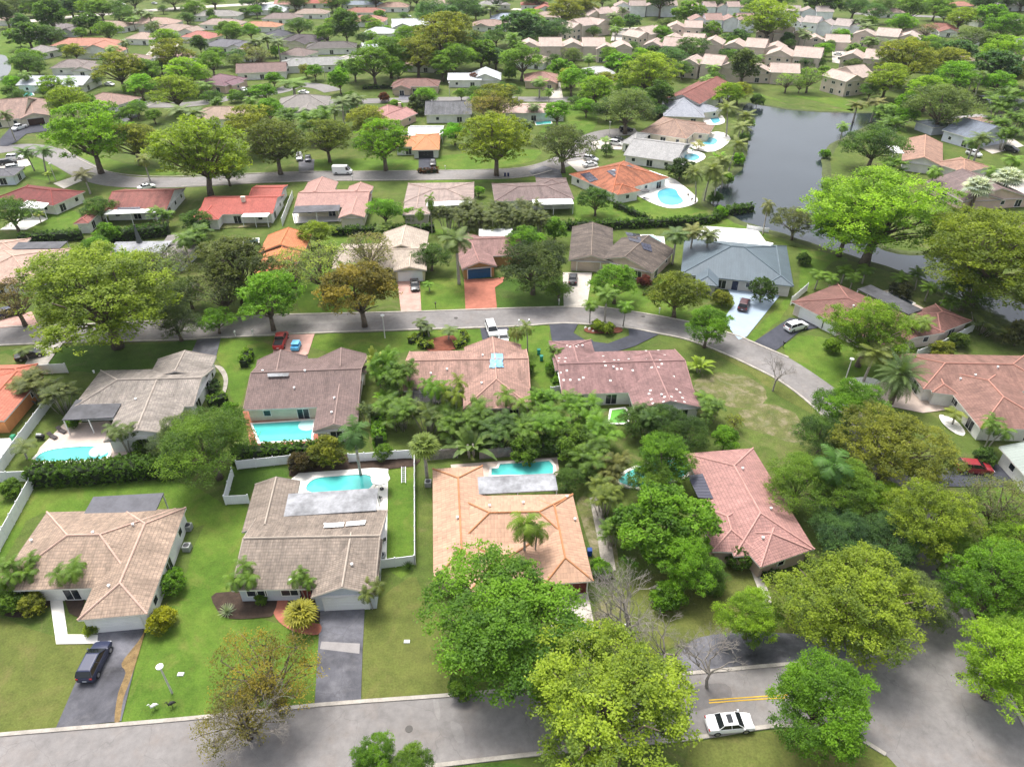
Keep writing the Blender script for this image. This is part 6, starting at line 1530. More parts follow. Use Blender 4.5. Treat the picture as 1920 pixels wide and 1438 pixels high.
# more trees standing in the far gardens, clear of roofs, roads and water
def in_poly(x, y, P):
    c = False; j = len(P)-1
    for i in range(len(P)):
        if (P[i][1] > y) != (P[j][1] > y) and x < (P[j][0]-P[i][0])*(y-P[i][1])/(P[j][1]-P[i][1])+P[i][0]: c = not c
        j = i
    return c
rf = random.Random(11); made = 0; tries = 0
BL = [b for t_, B, r_ in HOUSES.values() for b in B]
while made < 150 and tries < 9000:
    tries += 1; v = 4+(rf.random()**.8)*235; u = rf.uniform(0, 1920); p = at(u, v); s = ppm(u, v); wm = rf.uniform(5, 10.5); r = wm/2
    if 1395 < u < 1700 and 150 < v < 235: continue
    if any((p.x-x)**2+(p.y-y)**2 < (r*.55+q*.62)**2 for x, y, q in PL): continue
    if any((p.x-q.x)**2+(p.y-q.y)**2 < (6+r*.3)**2 for q in ROADP): continue
    if any(b.inside(p.x, p.y, -1.6-r*.25) for b in BL): continue
    if any(in_poly(p.x, p.y, P) for P in (LP, P2, P3)): continue
    k = rf.choice('DTGMVLOEDTMGQH' if v > 60 else 'DTGMEDTMO'); kind, col, cw = CODE[k]; vv = v-wm*.62*s*.9
    if kind == 'shrub': vv = v-wm*.2*s; wm *= .5
    j = rf.uniform(.85, 1.15); plant(kind, u, max(-8, vv), wm*s, tuple(c*j for c in col), describe(u, vv, kind, cw, wm*s), 6 if kind == 'queen' else None, 'trees among the far houses', zs=rf.uniform(.9, 1.15)); made += 1
print('filled', made, tries)
# ================================================================ VEHICLES
PAINT = glossy('car_paint', (0, 0, 0), .30, .0, .0, obj=True)
TYRE = M('tyre_rubber', (.02, .02, .02), .9, .1); RIM = glossy('wheel_rim', (.45, .45, .47), .3, .8); CGLASS = glossy('car_glass', (.012, .015, .018), .06); PLASTIC = M('black_trim', (.02, .02, .022), .6, .1)
HL = glossy('headlight_glass', (.7, .72, .75), .1); TL = glossy('tail_light', (.35, .01, .01), .15)
CT = dict(  # length, width, list of stations: x fraction, lower body top z; cabin outline (x fractions bottom and top), roof z
    sedan=dict(L=4.7, W=1.84, hood=.92, belt=.98, roof=1.44, cab=(.20, .76, .32, .62), tail=1.0),
    suv=dict(L=4.8, W=1.93, hood=1.08, belt=1.15, roof=1.74, cab=(.02, .75, .10, .55), tail=1.12),
    coupe=dict(L=4.5, W=1.82, hood=.90, belt=.96, roof=1.36, cab=(.16, .74, .30, .58), tail=.98),
    minivan=dict(L=4.9, W=1.96, hood=1.08, belt=1.12, roof=1.78, cab=(.02, .82, .06, .66), tail=1.15),
    pickup=dict(L=5.6, W=2.0, hood=1.15, belt=1.2, roof=1.86, cab=(.36, .76, .40, .66), tail=1.15),
    van=dict(L=5.6, W=2.05, hood=1.3, belt=1.35, roof=2.5, cab=(.0, .90, .01, .76), tail=1.4))
def soft(o, w_):
    o.data.polygons.foreach_set('use_smooth', [True]*len(o.data.polygons)); o.data.update()
    m = o.modifiers.new('Bevel', 'BEVEL'); m.width = w_; m.segments = 2; m.limit_method = 'ANGLE'; m.angle_limit = math.radians(25); m.harden_normals = True
    return o
def car_proto(kind):
    c = CT[kind]; L, W = c['L'], c['W']; h = W/2; root = thing(kind, 'x', 'car')
    X = lambda f: -L/2+f*L
    # lower body: lofted sections, round at nose and tail
    st = [(0.0, .86, .42, c['tail']*.80), (.02, .95, .30, c['tail']*.94), (.08, 1, .22, c['tail']), (.30, 1, .20, c['belt']), (.66, 1, .20, c['belt']), (.78, 1, .20, c['hood']), (.92, .97, .22, c['hood']*.90), (.985, .88, .28, c['hood']*.74), (1.0, .74, .38, c['hood']*.58)]
    b = MB(); rings = []
    for f, k, z0, z1 in st:
        w = h*k; x = X(f); zm = z0+(z1-z0)*.55
        rings.append([(x, -w*.90, z0), (x, -w, zm*.75+z0*.25), (x, -w*.99, zm), (x, -w*.93, z1-.05), (x, -w*.80, z1), (x, w*.80, z1), (x, w*.93, z1-.05), (x, w*.99, zm), (x, w, zm*.75+z0*.25), (x, w*.90, z0)])
    n = len(rings[0]); vs = [p for r in rings for p in r]; fs = []
    for i in range(len(rings)-1):
        for k in range(n): fs.append((i*n+k, i*n+(k+1) % n, (i+1)*n+(k+1) % n, (i+1)*n+k))
    fs.append(tuple(range(n))[::-1]); fs.append(tuple((len(rings)-1)*n+k for k in range(n)))
    b.mesh(vs, fs); body = b.build('body', PAINT, root, smooth=False); soft(body, .07)
    # cabin: glass house and painted roof panel with pillars
    x0, x1, x2, x3 = (X(f) for f in c['cab']); zb, zr = c['belt']-.03, c['roof']; wb, wr = h*.90, h*.74
    g = MB(); lo = [(x0, -wb, zb), (x1, -wb, zb), (x1, wb, zb), (x0, wb, zb)]; hi = [(x2, -wr, zr-.06), (x3, -wr, zr-.06), (x3, wr, zr-.06), (x2, wr, zr-.06)]
    g.mesh(lo+hi, [(0, 1, 5, 4), (1, 2, 6, 5), (2, 3, 7, 6), (3, 0, 4, 7), (4, 5, 6, 7)], 0)
    if kind == 'van':
        g = MB(); xm = X(.70); g.mesh([(xm, -wb, zb), (x1, -wb, zb), (x1, wb, zb), (xm, wb, zb), (xm, -wr, zr-.35), (x3+.1, -wr, zr-.35), (x3+.1, wr, zr-.35), (xm, wr, zr-.35)], [(0, 1, 5, 4), (1, 2, 6, 5), (2, 3, 7, 6), (3, 0, 4, 7), (4, 5, 6, 7)])
    soft(g.build('window_glass', CGLASS, root), .05)
    r = MB(); e = .05
    roofm = [(x2-e, -wr-.02, zr-.08), (x3+e, -wr-.02, zr-.08), (x3+e, wr+.02, zr-.08), (x2-e, wr+.02, zr-.08), (x2+.1, -wr+.12, zr), (x3-.12, -wr+.12, zr), (x3-.12, wr-.12, zr), (x2+.1, wr-.12, zr)]
    r.mesh(roofm, [(0, 1, 5, 4), (1, 2, 6, 5), (2, 3, 7, 6), (3, 0, 4, 7), (4, 5, 6, 7), (0, 3, 2, 1)])
    for s in (-1, 1):
        for a, t_ in ((x0, x2), (x1, x3), ((x0+x1)/2, (x2+x3)/2)):
            r.tube([(a, s*(wb+.012), zb), (t_, s*(wr+.012), zr-.07)], .045, 4)
    if kind == 'van':
        r.obox((x0, -wb-.01, zb-.2), (X(.70)-x0, 0, 0), (0, 2*wb+.02, 0), (0, 0, zr-zb+.1)); r.mesh([(X(.70), -wb, zr-.36), (x3, -wr, zr-.36), (x3, wr, zr-.36), (X(.70), wb, zr-.36), (X(.70), -wb, zr-.1), (x3-.3, -wr, zr-.1), (x3-.3, wr, zr-.1), (X(.70), wb, zr-.1)], [(0, 1, 5, 4), (1, 2, 6, 5), (2, 3, 7, 6), (4, 5, 6, 7)])
    soft(r.build('roof_panel', PAINT, root), .05)
    if kind == 'pickup':
        p = MB(); p.poly([(X(.03), -h*.78, c['belt']+.006), (X(.35), -h*.78, c['belt']+.006), (X(.35), h*.78, c['belt']+.006), (X(.03), h*.78, c['belt']+.006)]); p.build('cargo_bed', PLASTIC, root)
    for fx in (.185, .80):
        for s in (-1, 1):
            wq = MB(); R = .34 if kind in ('sedan', 'coupe') else .38; cx, cy = X(fx), s*(h-.10)
            wq.tube([(cx, cy-.12, R), (cx, cy+.12, R)], R, 16); wh = wq.build('wheel', TYRE, root)
            rq = MB(); yy = cy+s*.122; rq.tube([(cx, yy-.01*s, R), (cx, yy+.015*s, R)], R*.62, 12); rq.build('rim', RIM, wh)
    for s in (-1, 1):
        q = MB(); z = c['hood']*.66; q.box((X(.975), s*h*.66, z), (.16, .34, .15)); q.build('headlight', HL, root)
        q = MB(); z = c['tail']*.82; q.box((X(.012), s*h*.74, z), (.12, .26, .2)); q.build('tail_light', TL, root)
        q = MB(); q.box((x1-.12, s*(h+.07), c['belt']+.05), (.16, .16, .12)); q.build('mirror', PAINT, root)
    q = MB(); q.box((X(-.004), 0, .62), (.02, .42, .13)); q.build('number_plate', HL, root)
    q = MB(); q.box((X(1.0), 0, .46), (.03, h*.9, .14)); q.build('grille', PLASTIC, root)
    return root
CP = {}
def car(kind, a, b, col, label, cat='car', z=.13, group='cars parked at the houses', extra=None, name=None):
    if kind not in CP: CP[kind] = (car_proto(kind), [False])
    pr, used = CP[kind]; r = pr if not used[0] else copy_tree(pr); used[0] = True
    A, B = at(*a, z), at(*b, z); m = (A+B)/2; d = B-A
    r.location = (m.x, m.y, z); r.rotation_euler = (0, 0, math.atan2(d.y, d.x))
    r.name = name or {'sedan': 'parked_sedan', 'suv': 'parked_suv', 'coupe': 'parked_car', 'minivan': 'parked_minivan', 'pickup': 'pickup_truck', 'van': 'delivery_van'}[kind]
    tag(r, label, cat, group); recolor(r, col); return r
WHT = (.78, .78, .78); BLK = (.015, .015, .018); NAVY = (.015, .022, .06); SLV = (.45, .46, .48)
car('suv', (166, 1276), (196, 1216), NAVY, 'dark navy blue SUV parked on the front asphalt driveway')
r = car('sedan', (1330, 1364), (1402, 1358), WHT, 'white sedan with dark sunroof parked at the street kerb')
q = MB(); q.box((-.15, 0, 1.445), (.55, .9, .012)); q.build('sunroof', CGLASS, r, local=True)
car('suv', (1389, 590), (1399, 562), (.055, .012, .016), 'maroon SUV standing on the blue painted driveway')
car('suv', (1474, 622), (1509, 612), WHT, 'white crossover on the dark driveway by the russet roofed house')
car('suv', (1794, 880), (1855, 885), (.22, .010, .018), 'cherry red SUV beside the grey green metal roof')
car('sedan', (777, 529), (779, 549), BLK, 'black car on the pinkish drive of the cream roofed house')
car('sedan', (1073, 540), (1075, 514), BLK, 'black car half under the oak on the concrete driveway')
car('pickup', (522, 658), (533, 629), (.36, .015, .015), 'red pickup truck behind the brown roofed house', 'pickup')
car('minivan', (918, 612), (926, 634), WHT, 'white minivan on the dark drive behind the tan pink house')
car('coupe', (943, 629), (945, 645), WHT, 'small white car right of the white minivan')
car('van', (625, 326), (661, 326), WHT, 'white high roofed delivery van on the upper street', 'van')
car('sedan', (812, 300), (812, 317), BLK, 'black car in front of the small orange roofed house')
car('sedan', (578, 292), (578, 309), NAVY, 'dark blue car right of its neighbour under the olive street tree')
car('suv', (562, 292), (562, 306), SLV, 'silver SUV under the olive street tree')
car('sedan', (1094, 314), (1118, 310), WHT, 'white car beside the streaked orange roof')
car('suv', (1098, 300), (1118, 304), SLV, 'silver car behind the white car at the streaked orange roof')
car('suv', (1145, 271), (1166, 274), WHT, 'white crossover on the drive left of the light grey roof')
car('sedan', (1150, 264), (1168, 266), BLK, 'black car just behind the white crossover at the light grey roof')
car('suv', (1163, 247), (1184, 246), BLK, 'black SUV at the end of the upper cul de sac')
car('pickup', (52, 238), (22, 248), WHT, 'white pickup on the curved dark drive at upper left', 'pickup')
car('coupe', (106, 242), (86, 238), WHT, 'white car in front of the brown garage at upper left')
car('suv', (14, 300), (46, 298), WHT, 'white SUV nearest the coconut palms in the left row of cars')
car('suv', (2, 310), (30, 306), BLK, 'dark SUV between two white ones at the left edge')
car('suv', (12, 321), (46, 316), WHT, 'white SUV closest to the slate grey roof at the left edge')
car('sedan', (264, 357), (287, 352), WHT, 'white car behind the red brown solar roof')
car('suv', (8, 594), (38, 586), NAVY, 'dark blue SUV on the pink drive at the left edge')
car('sedan', (50, 672), (66, 668), BLK, 'black car on the concrete drive behind the salmon roof')
car('sedan', (452, 168), (464, 174), WHT, 'white car outside the plum coloured roof')
car('suv', (1812, 288), (1838, 296), WHT, 'white car in the drive of the slate blue roofed house')
car('suv', (1884, 282), (1904, 286), BLK, 'black SUV at the right edge drive beyond the slate blue roof')
car('sedan', (196, 160), (216, 162), WHT, 'white car behind the light brown hip roof')
for u, v, c_, l in ((1138, 58, WHT, 'white car in the top parking, front one'), (1152, 52, WHT, 'white car in the top parking, behind the front one'), (1160, 56, SLV, 'silver car in the top parking'), (1588, 82, (.2, .01, .02), 'dark red car among the stepped white town houses'),
                    (1572, 104, WHT, 'white car in front of the cream garages'), (1580, 112, BLK, 'black car in front of the cream garages'), (765, 32, WHT, 'white car outside the tan roof at the top middle'), (230, 10, WHT, 'white car on the top street, left one'), (290, 8, SLV, 'silver car on the top street, next to the white one'),
                    (570, 176, WHT, 'white car on the far curved street'), (690, 72, BLK, 'black car beside the snow white hip roof')):
    car('sedan', (u-6, v), (u+6, v+1), c_, l)
# ================================================================ POOLS
def pool_mat(name, col):
    m, nt, b = base_mat(name); n = noise(nt, .5, 3, .5); n2 = noise(nt, 3, 3)
    nt.links.new(ramp(nt, n, [(.3, dulled(col, .86)), (.7, col)]), b.inputs['Base Color']); b.inputs['Roughness'].default_value = .08; b.inputs['IOR'].default_value = 1.33
    bump(nt, b, n2, .1, .05); return m
PW = pool_mat('pool_water_turquoise', (.085, .46, .43)); PB = pool_mat('pool_water_blue', (.10, .38, .47)); PG = pool_mat('pool_water_green', (.13, .36, .06)); PD = pool_mat('pool_water_dark', (.05, .08, .10)); PP = pool_mat('pool_water_pale', (.32, .58, .62))
def pool(pts, mat, label, cop=DECKW, sm=3, wid=.45, steps=None):
    P = smooth_line(px(pts), sm, True) if sm else px(pts); c = sum(P, Vector())/len(P)
    t = thing('swimming_pool', label, 'swimming pool', (c.x, c.y, 0)); z = .17
    w = sheet('pool_water', [(p.x, p.y) for p in P], mat, z+.0, parent=t, world=True, kind=None)
    n = len(P); A = sum(P[i].x*P[(i+1) % n].y-P[(i+1) % n].x*P[i].y for i in range(n)); sg = 1 if A > 0 else -1; b = MB(); O = []
    for i in range(n):
        d1 = (P[i]-P[i-1]).normalized(); d2 = (P[(i+1) % n]-P[i]).normalized(); d = (d1+d2).normalized(); o = Vector((d.y, -d.x, 0))*sg*wid; O.append(P[i]+o)
    for i in range(n):
        j = (i+1) % n; b.poly([(P[i].x, P[i].y, z+.09), (O[i].x, O[i].y, z+.09), (O[j].x, O[j].y, z+.09), (P[j].x, P[j].y, z+.09)][::sg])
        b.poly([(P[i].x, P[i].y, z-.02), (P[i].x, P[i].y, z+.09), (P[j].x, P[j].y, z+.09), (P[j].x, P[j].y, z-.02)][::sg]); b.poly([(O[i].x, O[i].y, z+.09), (O[i].x, O[i].y, 0), (O[j].x, O[j].y, 0), (O[j].x, O[j].y, z+.09)][::sg])
    b.build('coping', cop, t)
    if steps:
        s = at(*steps, 0); q = MB()
        for k in range(3): q.disc((s.x, s.y), 1.5-.4*k, z+.02+.02*k, 20, 0, .02)
        q.build('pool_step', M('pool_step', (.35, .6, .58), .4, .05), t)
    return t
pool([(70, 866), (82, 850), (118, 842), (175, 839), (198, 845), (204, 853), (192, 862), (140, 866)], PW, 'oval pool half hidden behind the tall hedge', steps=(188, 846))
pool([(474, 797), (588, 790), (584, 826), (488, 831)], PW, 'rectangular turquoise pool by the terracotta terrace of the brown house', sm=0, steps=(578, 798))
pool([(575, 914), (590, 900), (625, 895), (685, 892), (699, 902), (697, 914), (680, 921), (610, 926), (580, 924)], PW, 'oval turquoise pool behind the taupe tile roof')
pool([(921, 893), (922, 881), (934, 880), (938, 872), (1030, 866), (1037, 875), (1037, 888), (1034, 891)], PW, 'rectangular pool with notched corners behind the peach roof', sm=0)
pool([(1160, 905), (1175, 888), (1205, 875), (1240, 866), (1275, 864), (1290, 876), (1285, 892), (1250, 905), (1200, 915)], PW, 'turquoise pool mostly hidden by trees left of the pink roof')
pool([(1147, 771), (1170, 768), (1178, 778), (1174, 795), (1142, 795)], PG, 'small green plunge pool in the court of the mauve house', STONEW, 0)
pool([(1203, 443), (1222, 443), (1241, 452), (1237, 474), (1214, 478)], PP, 'pale blue angular pool beside the dark weathered roof', sm=0)
pool([(1232, 364), (1248, 355), (1266, 357), (1272, 367), (1281, 380), (1262, 387), (1240, 382)], PB, 'kidney shaped blue pool on the white terrace near the lake')
pool([(1316, 264), (1330, 259), (1345, 264), (1338, 273), (1320, 272)], PB, 'blue pool of the mottled tan lake house')
pool([(1283, 293), (1300, 290), (1312, 296), (1302, 303), (1286, 300)], PB, 'blue pool of the light grey lake house')
pool([(1332, 223), (1345, 221), (1350, 229), (1338, 233)], PB, 'small blue pool of the pale blue grey roofed house')
pool([(1666, 551), (1674, 548), (1712, 570), (1704, 576)], PD, 'dark narrow pool behind the russet roofed house', sm=0)
pool([(1004, 230), (1032, 227), (1034, 233), (1006, 236)], PW, 'teal pool strip beside the pale pink flat roof', sm=0)
pool([(40, 173), (58, 170), (63, 180), (46, 183)], PW, 'small pool above the tan gable roof at the left', sm=0)
pool([(456, 451), (484, 449), (484, 457), (458, 459)], PD, 'grey covered pool left of the orange roof', sm=0)
# ================================================================ FENCES AND WALLS
VINYL = M('vinyl_white', (.76, .77, .78), .5, .06, 1.2); WOODG = M('weathered_fence_wood', (.26, .24, .225), .95, .3, 1.2, fine=5); SLATD = M('fence_gap', (.30, .31, .33), .8, .1)
def fence(pts, hgt, label, mat=VINYL, name='vinyl_fence', gap=2.4, slats=True, cat='fence', z0=0):
    P = px(pts); t = thing(name, label, cat, P[0]); panel = MB(); posts = []
    for i in range(len(P)-1):
        a, b_ = P[i], P[i+1]; L = (b_-a).length; d = (b_-a).normalized(); n = Vector((-d.y, d.x, 0)); k = max(1, round(L/gap))
        for j in range(k+1):
            if i and j == 0: continue
            posts.append(a+d*L*j/k)
        panel.obox(a-n*.02+Vector((0, 0, .05)), d*L, n*.04, (0, 0, hgt-.1)); panel.obox(a-n*.035+Vector((0, 0, hgt-.05)), d*L, n*.07, (0, 0, .06))
        if slats:
            m_ = int(L/.30)
            for j in range(min(m_, 400)): panel.obox(a+d*(L*(j+.5)/m_)-n*.034+Vector((0, 0, .12)), d*.16, n*.068, (0, 0, hgt-.22))
    panel.build('fence_panel', mat, t)
    base = None
    for p in posts[:90]:
        if base is None:
            q = MB(); q.box((0, 0, hgt/2+.05), (.14, .14, hgt+.1)); q.box((0, 0, hgt+.14), (.18, .18, .08), top=.5); base = q.build('post', mat, t, local=True); o = base
        else: o = base.copy(); C.objects.link(o); o.parent = t
        o.location = p-P[0]
    return t
fence([(0, 1034), (64, 915)], 1.9, 'long white vinyl fence running up the left side yard')
fence([(-20, 905), (60, 902)], 1.9, 'short white fence joining the left yards')
fence([(0, 893), (30, 850), (108, 745)], 1.9, 'white fence between the salmon and grey beige houses')
fence([(70, 702), (128, 699)], 1.9, 'white fence behind the palms of the salmon house')
fence([(446, 880), (548, 869)], 1.6, 'white picket style fence behind the small dark lawn')
fence([(655, 867), (772, 859)], 1.6, 'white fence behind the mulch bed and fan palm')
fence([(778, 863), (779, 1058)], 1.6, 'long thin white fence along the narrow green yard')
fence([(706, 1067), (778, 1058)], 1.6, 'white fence with gate at the front of the narrow green yard')
fence([(424, 946), (468, 944)], 1.6, 'white gate fence at the left of the taupe roof')
fence([(424, 945), (438, 893)], 1.6, 'white fence closing the small dark lawn on its left')
fence([(800, 864), (858, 858)], 1.8, 'grey wooden fence left of the travellers palm', WOODG, 'wooden_fence')
fence([(900, 861), (1036, 849)], 1.8, 'grey wooden fence behind the rectangular pool', WOODG, 'wooden_fence')
fence([(1482, 572), (1512, 546)], 1.8, 'white wall from the garage corner toward the slate roof', VINYL, 'garden_wall', 4, False, 'wall')
fence([(1716, 672), (1760, 655), (1822, 622)], 1.7, 'long white wall along the right side of the russet house', VINYL, 'garden_wall', 4, False, 'wall')
fence([(530, 424), (550, 372)], 2.0, 'white wall between the bright red and rose roofs', VINYL, 'garden_wall', 4, False, 'wall')
fence([(1032, 742), (1056, 738)], 1.7, 'short white gate wall at the left of the mauve house', VINYL, 'garden_wall', 4, False, 'wall')
fence([(1180, 342), (1178, 352), (1150, 372)], 1.2, 'low pale wall under the streaked orange roof', VINYL, 'garden_wall', 4, False, 'wall')
fence([(1400, 430), (1440, 437)], 1.1, 'low white wall at the back of the white terrace', VINYL, 'garden_wall', 4, False, 'wall')
fence([(766, 257), (700, 250)], 1.8, 'white wall left of the small orange roof', VINYL, 'garden_wall', 4, False, 'wall')
# ================================================================ HEDGES
HGN = (.075, .150, .020)
hedge([(64, 906), (200, 898), (345, 886)], 2.9, 2.6, HGN, 'tall dense green hedge between the oval pool and the front lawn', 60)
hedge([(438, 863), (600, 854)], 2.3, 1.8, HGN, 'green hedge between the rectangular pool and white fence', 60)
hedge([(708, 780), (713, 840)], 2.2, 1.6, VIV, 'light green hedge strip beside the brown house side yard', 60)
hedge([(1055, 430), (1200, 426), (1330, 418), (1350, 405), (1410, 396)], 1.9, 2.0, (.07, .14, .02), 'long hedge behind the dark weathered and slate roofs', 45)
hedge([(1152, 388), (1212, 415)], 1.5, 1.4, (.06, .12, .02), 'low hedge slanting across the lawn by the dark round tree')
hedge([(622, 441), (706, 438)], 1.9, 2.0, (.065, .125, .02), 'clipped hedge below the rose roofed house')
hedge([(735, 438), (815, 434)], 1.9, 1.6, (.065, .125, .02), 'clipped hedge below the flat mushroom roof')
hedge([(40, 456), (155, 449)], 2.2, 2.2, DARK, 'dark hedge below the dark red roofed house')
hedge([(195, 455), (320, 440)], 2.8, 3.0, (.05, .11, .02), 'overgrown hedge behind the long grey roof')
hedge([(768, 645), (785, 636), (803, 624)], 1.0, 1.1, YEL, 'left clipped hedge curve of the round front garden')
hedge([(786, 647), (797, 653), (812, 650)], 1.0, 1.1, YEL, 'lower left clipped hedge curve of the round front garden')
hedge([(866, 628), (873, 638), (866, 648), (852, 652)], 1.0, 1.1, YEL, 'right clipped hedge curve of the round front garden')
hedge([(1428, 1087), (1472, 1082)], 1.0, 1.0, DARK, 'low dark hedge under the front window of the pink roofed house')
hedge([(398, 742), (406, 722)], 1.3, 1.2, DARK, 'clipped hedge by the side wall of the grey beige house')
hedge([(392, 764), (428, 752)], 1.6, 1.8, (.11, .20, .02), 'bushy hedge at the corner of the grey beige house')
hedge([(458, 690), (470, 665)], 1.6, 1.6, (.12, .22, .02), 'light hedge along the left wall of the brown house')
hedge([(1048, 700), (1056, 730)], 1.5, 1.6, VIV, 'green hedge along the left wall of the mauve house')
hedge([(680, 168), (745, 166)], 1.4, 1.5, DARK, 'dark street hedge left of the pale blue garage')
hedge([(1215, 420), (1320, 408)], .5, .6, (.07, .13, .02), 'thin low border before the kidney pool lawn')
hedge([(785, 325), (792, 324), (802, 325), (822, 324)], 1.2, 1.2, (.10, .045, .03), 'row of reddish brown bushes at the upper street', rough=.3)
hedge([(1690, 600), (1720, 612)], .6, .8, DARK, 'low border on the russet house lawn')
# ================================================================ LAMP POSTS, UTILITIES
POST = M('lamp_pole', (.55, .53, .5), .7, .1)
def lamp(u, v, hgt, label, arm=0):
    p = at(u, v); t = thing('street_lamp', label, 'street lamp', p, 0, 'lamp posts along the streets'); b = MB()
    b.tube([(p.x, p.y, 0), (p.x, p.y, hgt-.1)], [.11, .08], 8); b.build('pole', POST, t)
    c = MB(); c.disc((p.x, p.y), .36, hgt+.10, 18, 0, .14); c.tube([(p.x, p.y, hgt-.12), (p.x, p.y, hgt-.04)], [.12, .3], 12); c.build('lamp_head', METALW, t)
lamp(323, 1299, 4.6, 'white topped lamp post on the front lawn')
lamp(722, 634, 4.8, 'white lamp post right of the orange tinged street tree')
lamp(1583, 718, 4.8, 'white lamp post left of the leaning coconut palm'); lamp(105, 340, 5, 'lamp post at the left bend of the upper street'); lamp(843, 180, 5, 'lamp post before the dazzling white roof')
lamp(1142, 258, 5, 'lamp post in the upper cul de sac'); lamp(610, 150, 5, 'lamp post by the long light grey roof')
def manhole(u, v, label):
    p = at(u, v); t = MB(); t.disc((p.x, p.y), .38, .098, 20, 0, .02); o = t.build('manhole_cover', M('cast_iron', (.06, .055, .05), .6, .2)); tag(o, label, 'manhole cover')
manhole(767, 1367, 'round manhole cover in the front street'); manhole(1799, 1268, 'round manhole cover near the right kerb of the junction'); manhole(1206, 594, 'manhole cover in the curving middle street'); manhole(855, 597, 'manhole cover in the middle street before the royal palm')
YELP = M('yellow_road_paint', (.52, .33, .03), .8, .2)
for k, dv in ((0, 0), (1, 5)):
    o = strip('road_marking', px([(1329, 1313+dv), (1442, 1305+dv), (1480, 1303+dv)]), .13, YELP, .098, smooth=False)
# bins, coolers, garden things
def bin_(u, v, col, label, name='wheelie_bin'):
    p = at(u, v); t = thing(name, label, 'bin', p); b = MB(); b.box((p.x, p.y, .5), (.5, .55, .9), top=1.15); b.build('bin_body', M('bin_%.2f' % col[1], col, .6, .1), t)
    l = MB(); l.box((p.x, p.y, .99), (.62, .66, .07), top=.9); l.build('lid', M('binlid_%.2f' % col[1], dulled(col, .7), .6, .1), t)
    for s in (-1, 1):
        w_ = MB(); w_.tube([(p.x+s*.22, p.y-.3, .12), (p.x+s*.28, p.y-.3, .12)], .12, 10); w_.build('wheel', TYRE, t)
bin_(1010, 664, (.02, .28, .22), 'teal green bin at the left of the mauve house, upper one'); bin_(1015, 676, (.03, .30, .24), 'teal green bin at the left of the mauve house, lower one'); bin_(28, 826, (.03, .32, .16), 'green bin beside the white fence at the left')
bin_(947, 331, (.02, .03, .10), 'dark blue bin at the upper street, left one'); bin_(953, 331, (.02, .031, .10), 'dark blue bin at the upper street, right one'); bin_(1105, 1040, (.02, .08, .35), 'blue bin at the right wall of the peach house')
def ac(u, v, label):
    p = at(u, v); t = thing('air_conditioner', label, 'air conditioner', p); b = MB(); b.box((p.x, p.y, .42), (.9, .9, .8)); b.build('casing', M('ac_case', (.30, .31, .30), .6, .15), t)
    f = MB(); f.disc((p.x, p.y), .36, .845, 16, 0, .02); f.build('fan_grille', DARKSCR, t)
ac(354, 992, 'air conditioner at the right wall of the barrel tile house, upper one'); ac(352, 1030, 'air conditioner at the right wall of the barrel tile house, lower one'); ac(716, 1048, 'air conditioner beside the taupe house'); ac(803, 910, 'air conditioner left of the peach roof'); ac(1072, 738, 'air conditioner under the left eave of the mauve house')
def lounger(u, v, a, label):
    t = thing('sun_lounger', label, 'sun lounger', at(u, v), a, 'loungers on the pale terrace'); m_ = M('lounger_dark', (.06, .05, .05), .8, .1)
    b = MB(); b.box((0, 0, .36), (1.3, .62, .07)); b.build('seat', m_, t, local=True); c = MB(); c.mesh([(-.62, -.31, .36), (-.62, .31, .36), (-1.15, .31, .72), (-1.15, -.31, .72), (-.62, -.31, .43), (-.62, .31, .43), (-1.13, .31, .79), (-1.13, -.31, .79)], [(0, 1, 2, 3), (4, 7, 6, 5), (0, 3, 7, 4), (1, 5, 6, 2), (2, 6, 7, 3), (0, 4, 5, 1)]); c.build('backrest', m_, t, local=True)
    for x in (-.5, .5):
        for y in (-.25, .25): q = MB(); q.box((x, y, .225), (.05, .05, .2)); q.build('leg', m_, t, local=True)
lounger(102, 822, -.5, 'brown lounger nearest the oval pool'); lounger(119, 811, -.5, 'brown lounger farther from the oval pool')
def umbrella(u, v, r, col, label):
    p = at(u, v, 0); t = thing('patio_umbrella', label, 'umbrella', p); b = MB(); b.tube([(p.x, p.y, .2), (p.x, p.y, 2.6)], .035, 6); b.build('pole', METALW, t)
    c = MB(); n = 8; top = (p.x, p.y, 2.75); rim = [(p.x+r*math.cos(2*PI*k/n), p.y+r*math.sin(2*PI*k/n), 2.15) for k in range(n)]
    for k in range(n): c.poly([rim[k], rim[(k+1) % n], top]); q = [rim[(k+1) % n], rim[k]]; c.poly(q+[(q[1][0], q[1][1], 2.0), (q[0][0], q[0][1], 2.0)])
    c.build('canopy', M('canopy_%.2f' % col[0], col, .8, .05), t); d = MB(); d.disc((p.x, p.y), .3, .26, 12, 0, .1); d.build('base', PLASTIC, t)
umbrella(716, 918, 1.35, (.80, .79, .76), 'white patio umbrella at the right end of the oval pool'); umbrella(1383, 462, 1.2, (.03, .03, .04), 'closed looking dark umbrella on the white terrace'); umbrella(1208, 372, 1.2, (.1, .1, .1), 'dark umbrella beside the kidney pool')
def table_set(u, v, label):
    p = at(u, v); t = thing('garden_table', label, 'table', p); b = MB(); b.disc((p.x, p.y), .6, .88, 16, 0, .05); b.build('table_top', METALW, t); c = MB(); c.tube([(p.x, p.y, .15), (p.x, p.y, .83)], .05, 6); c.build('pedestal', PLASTIC, t)
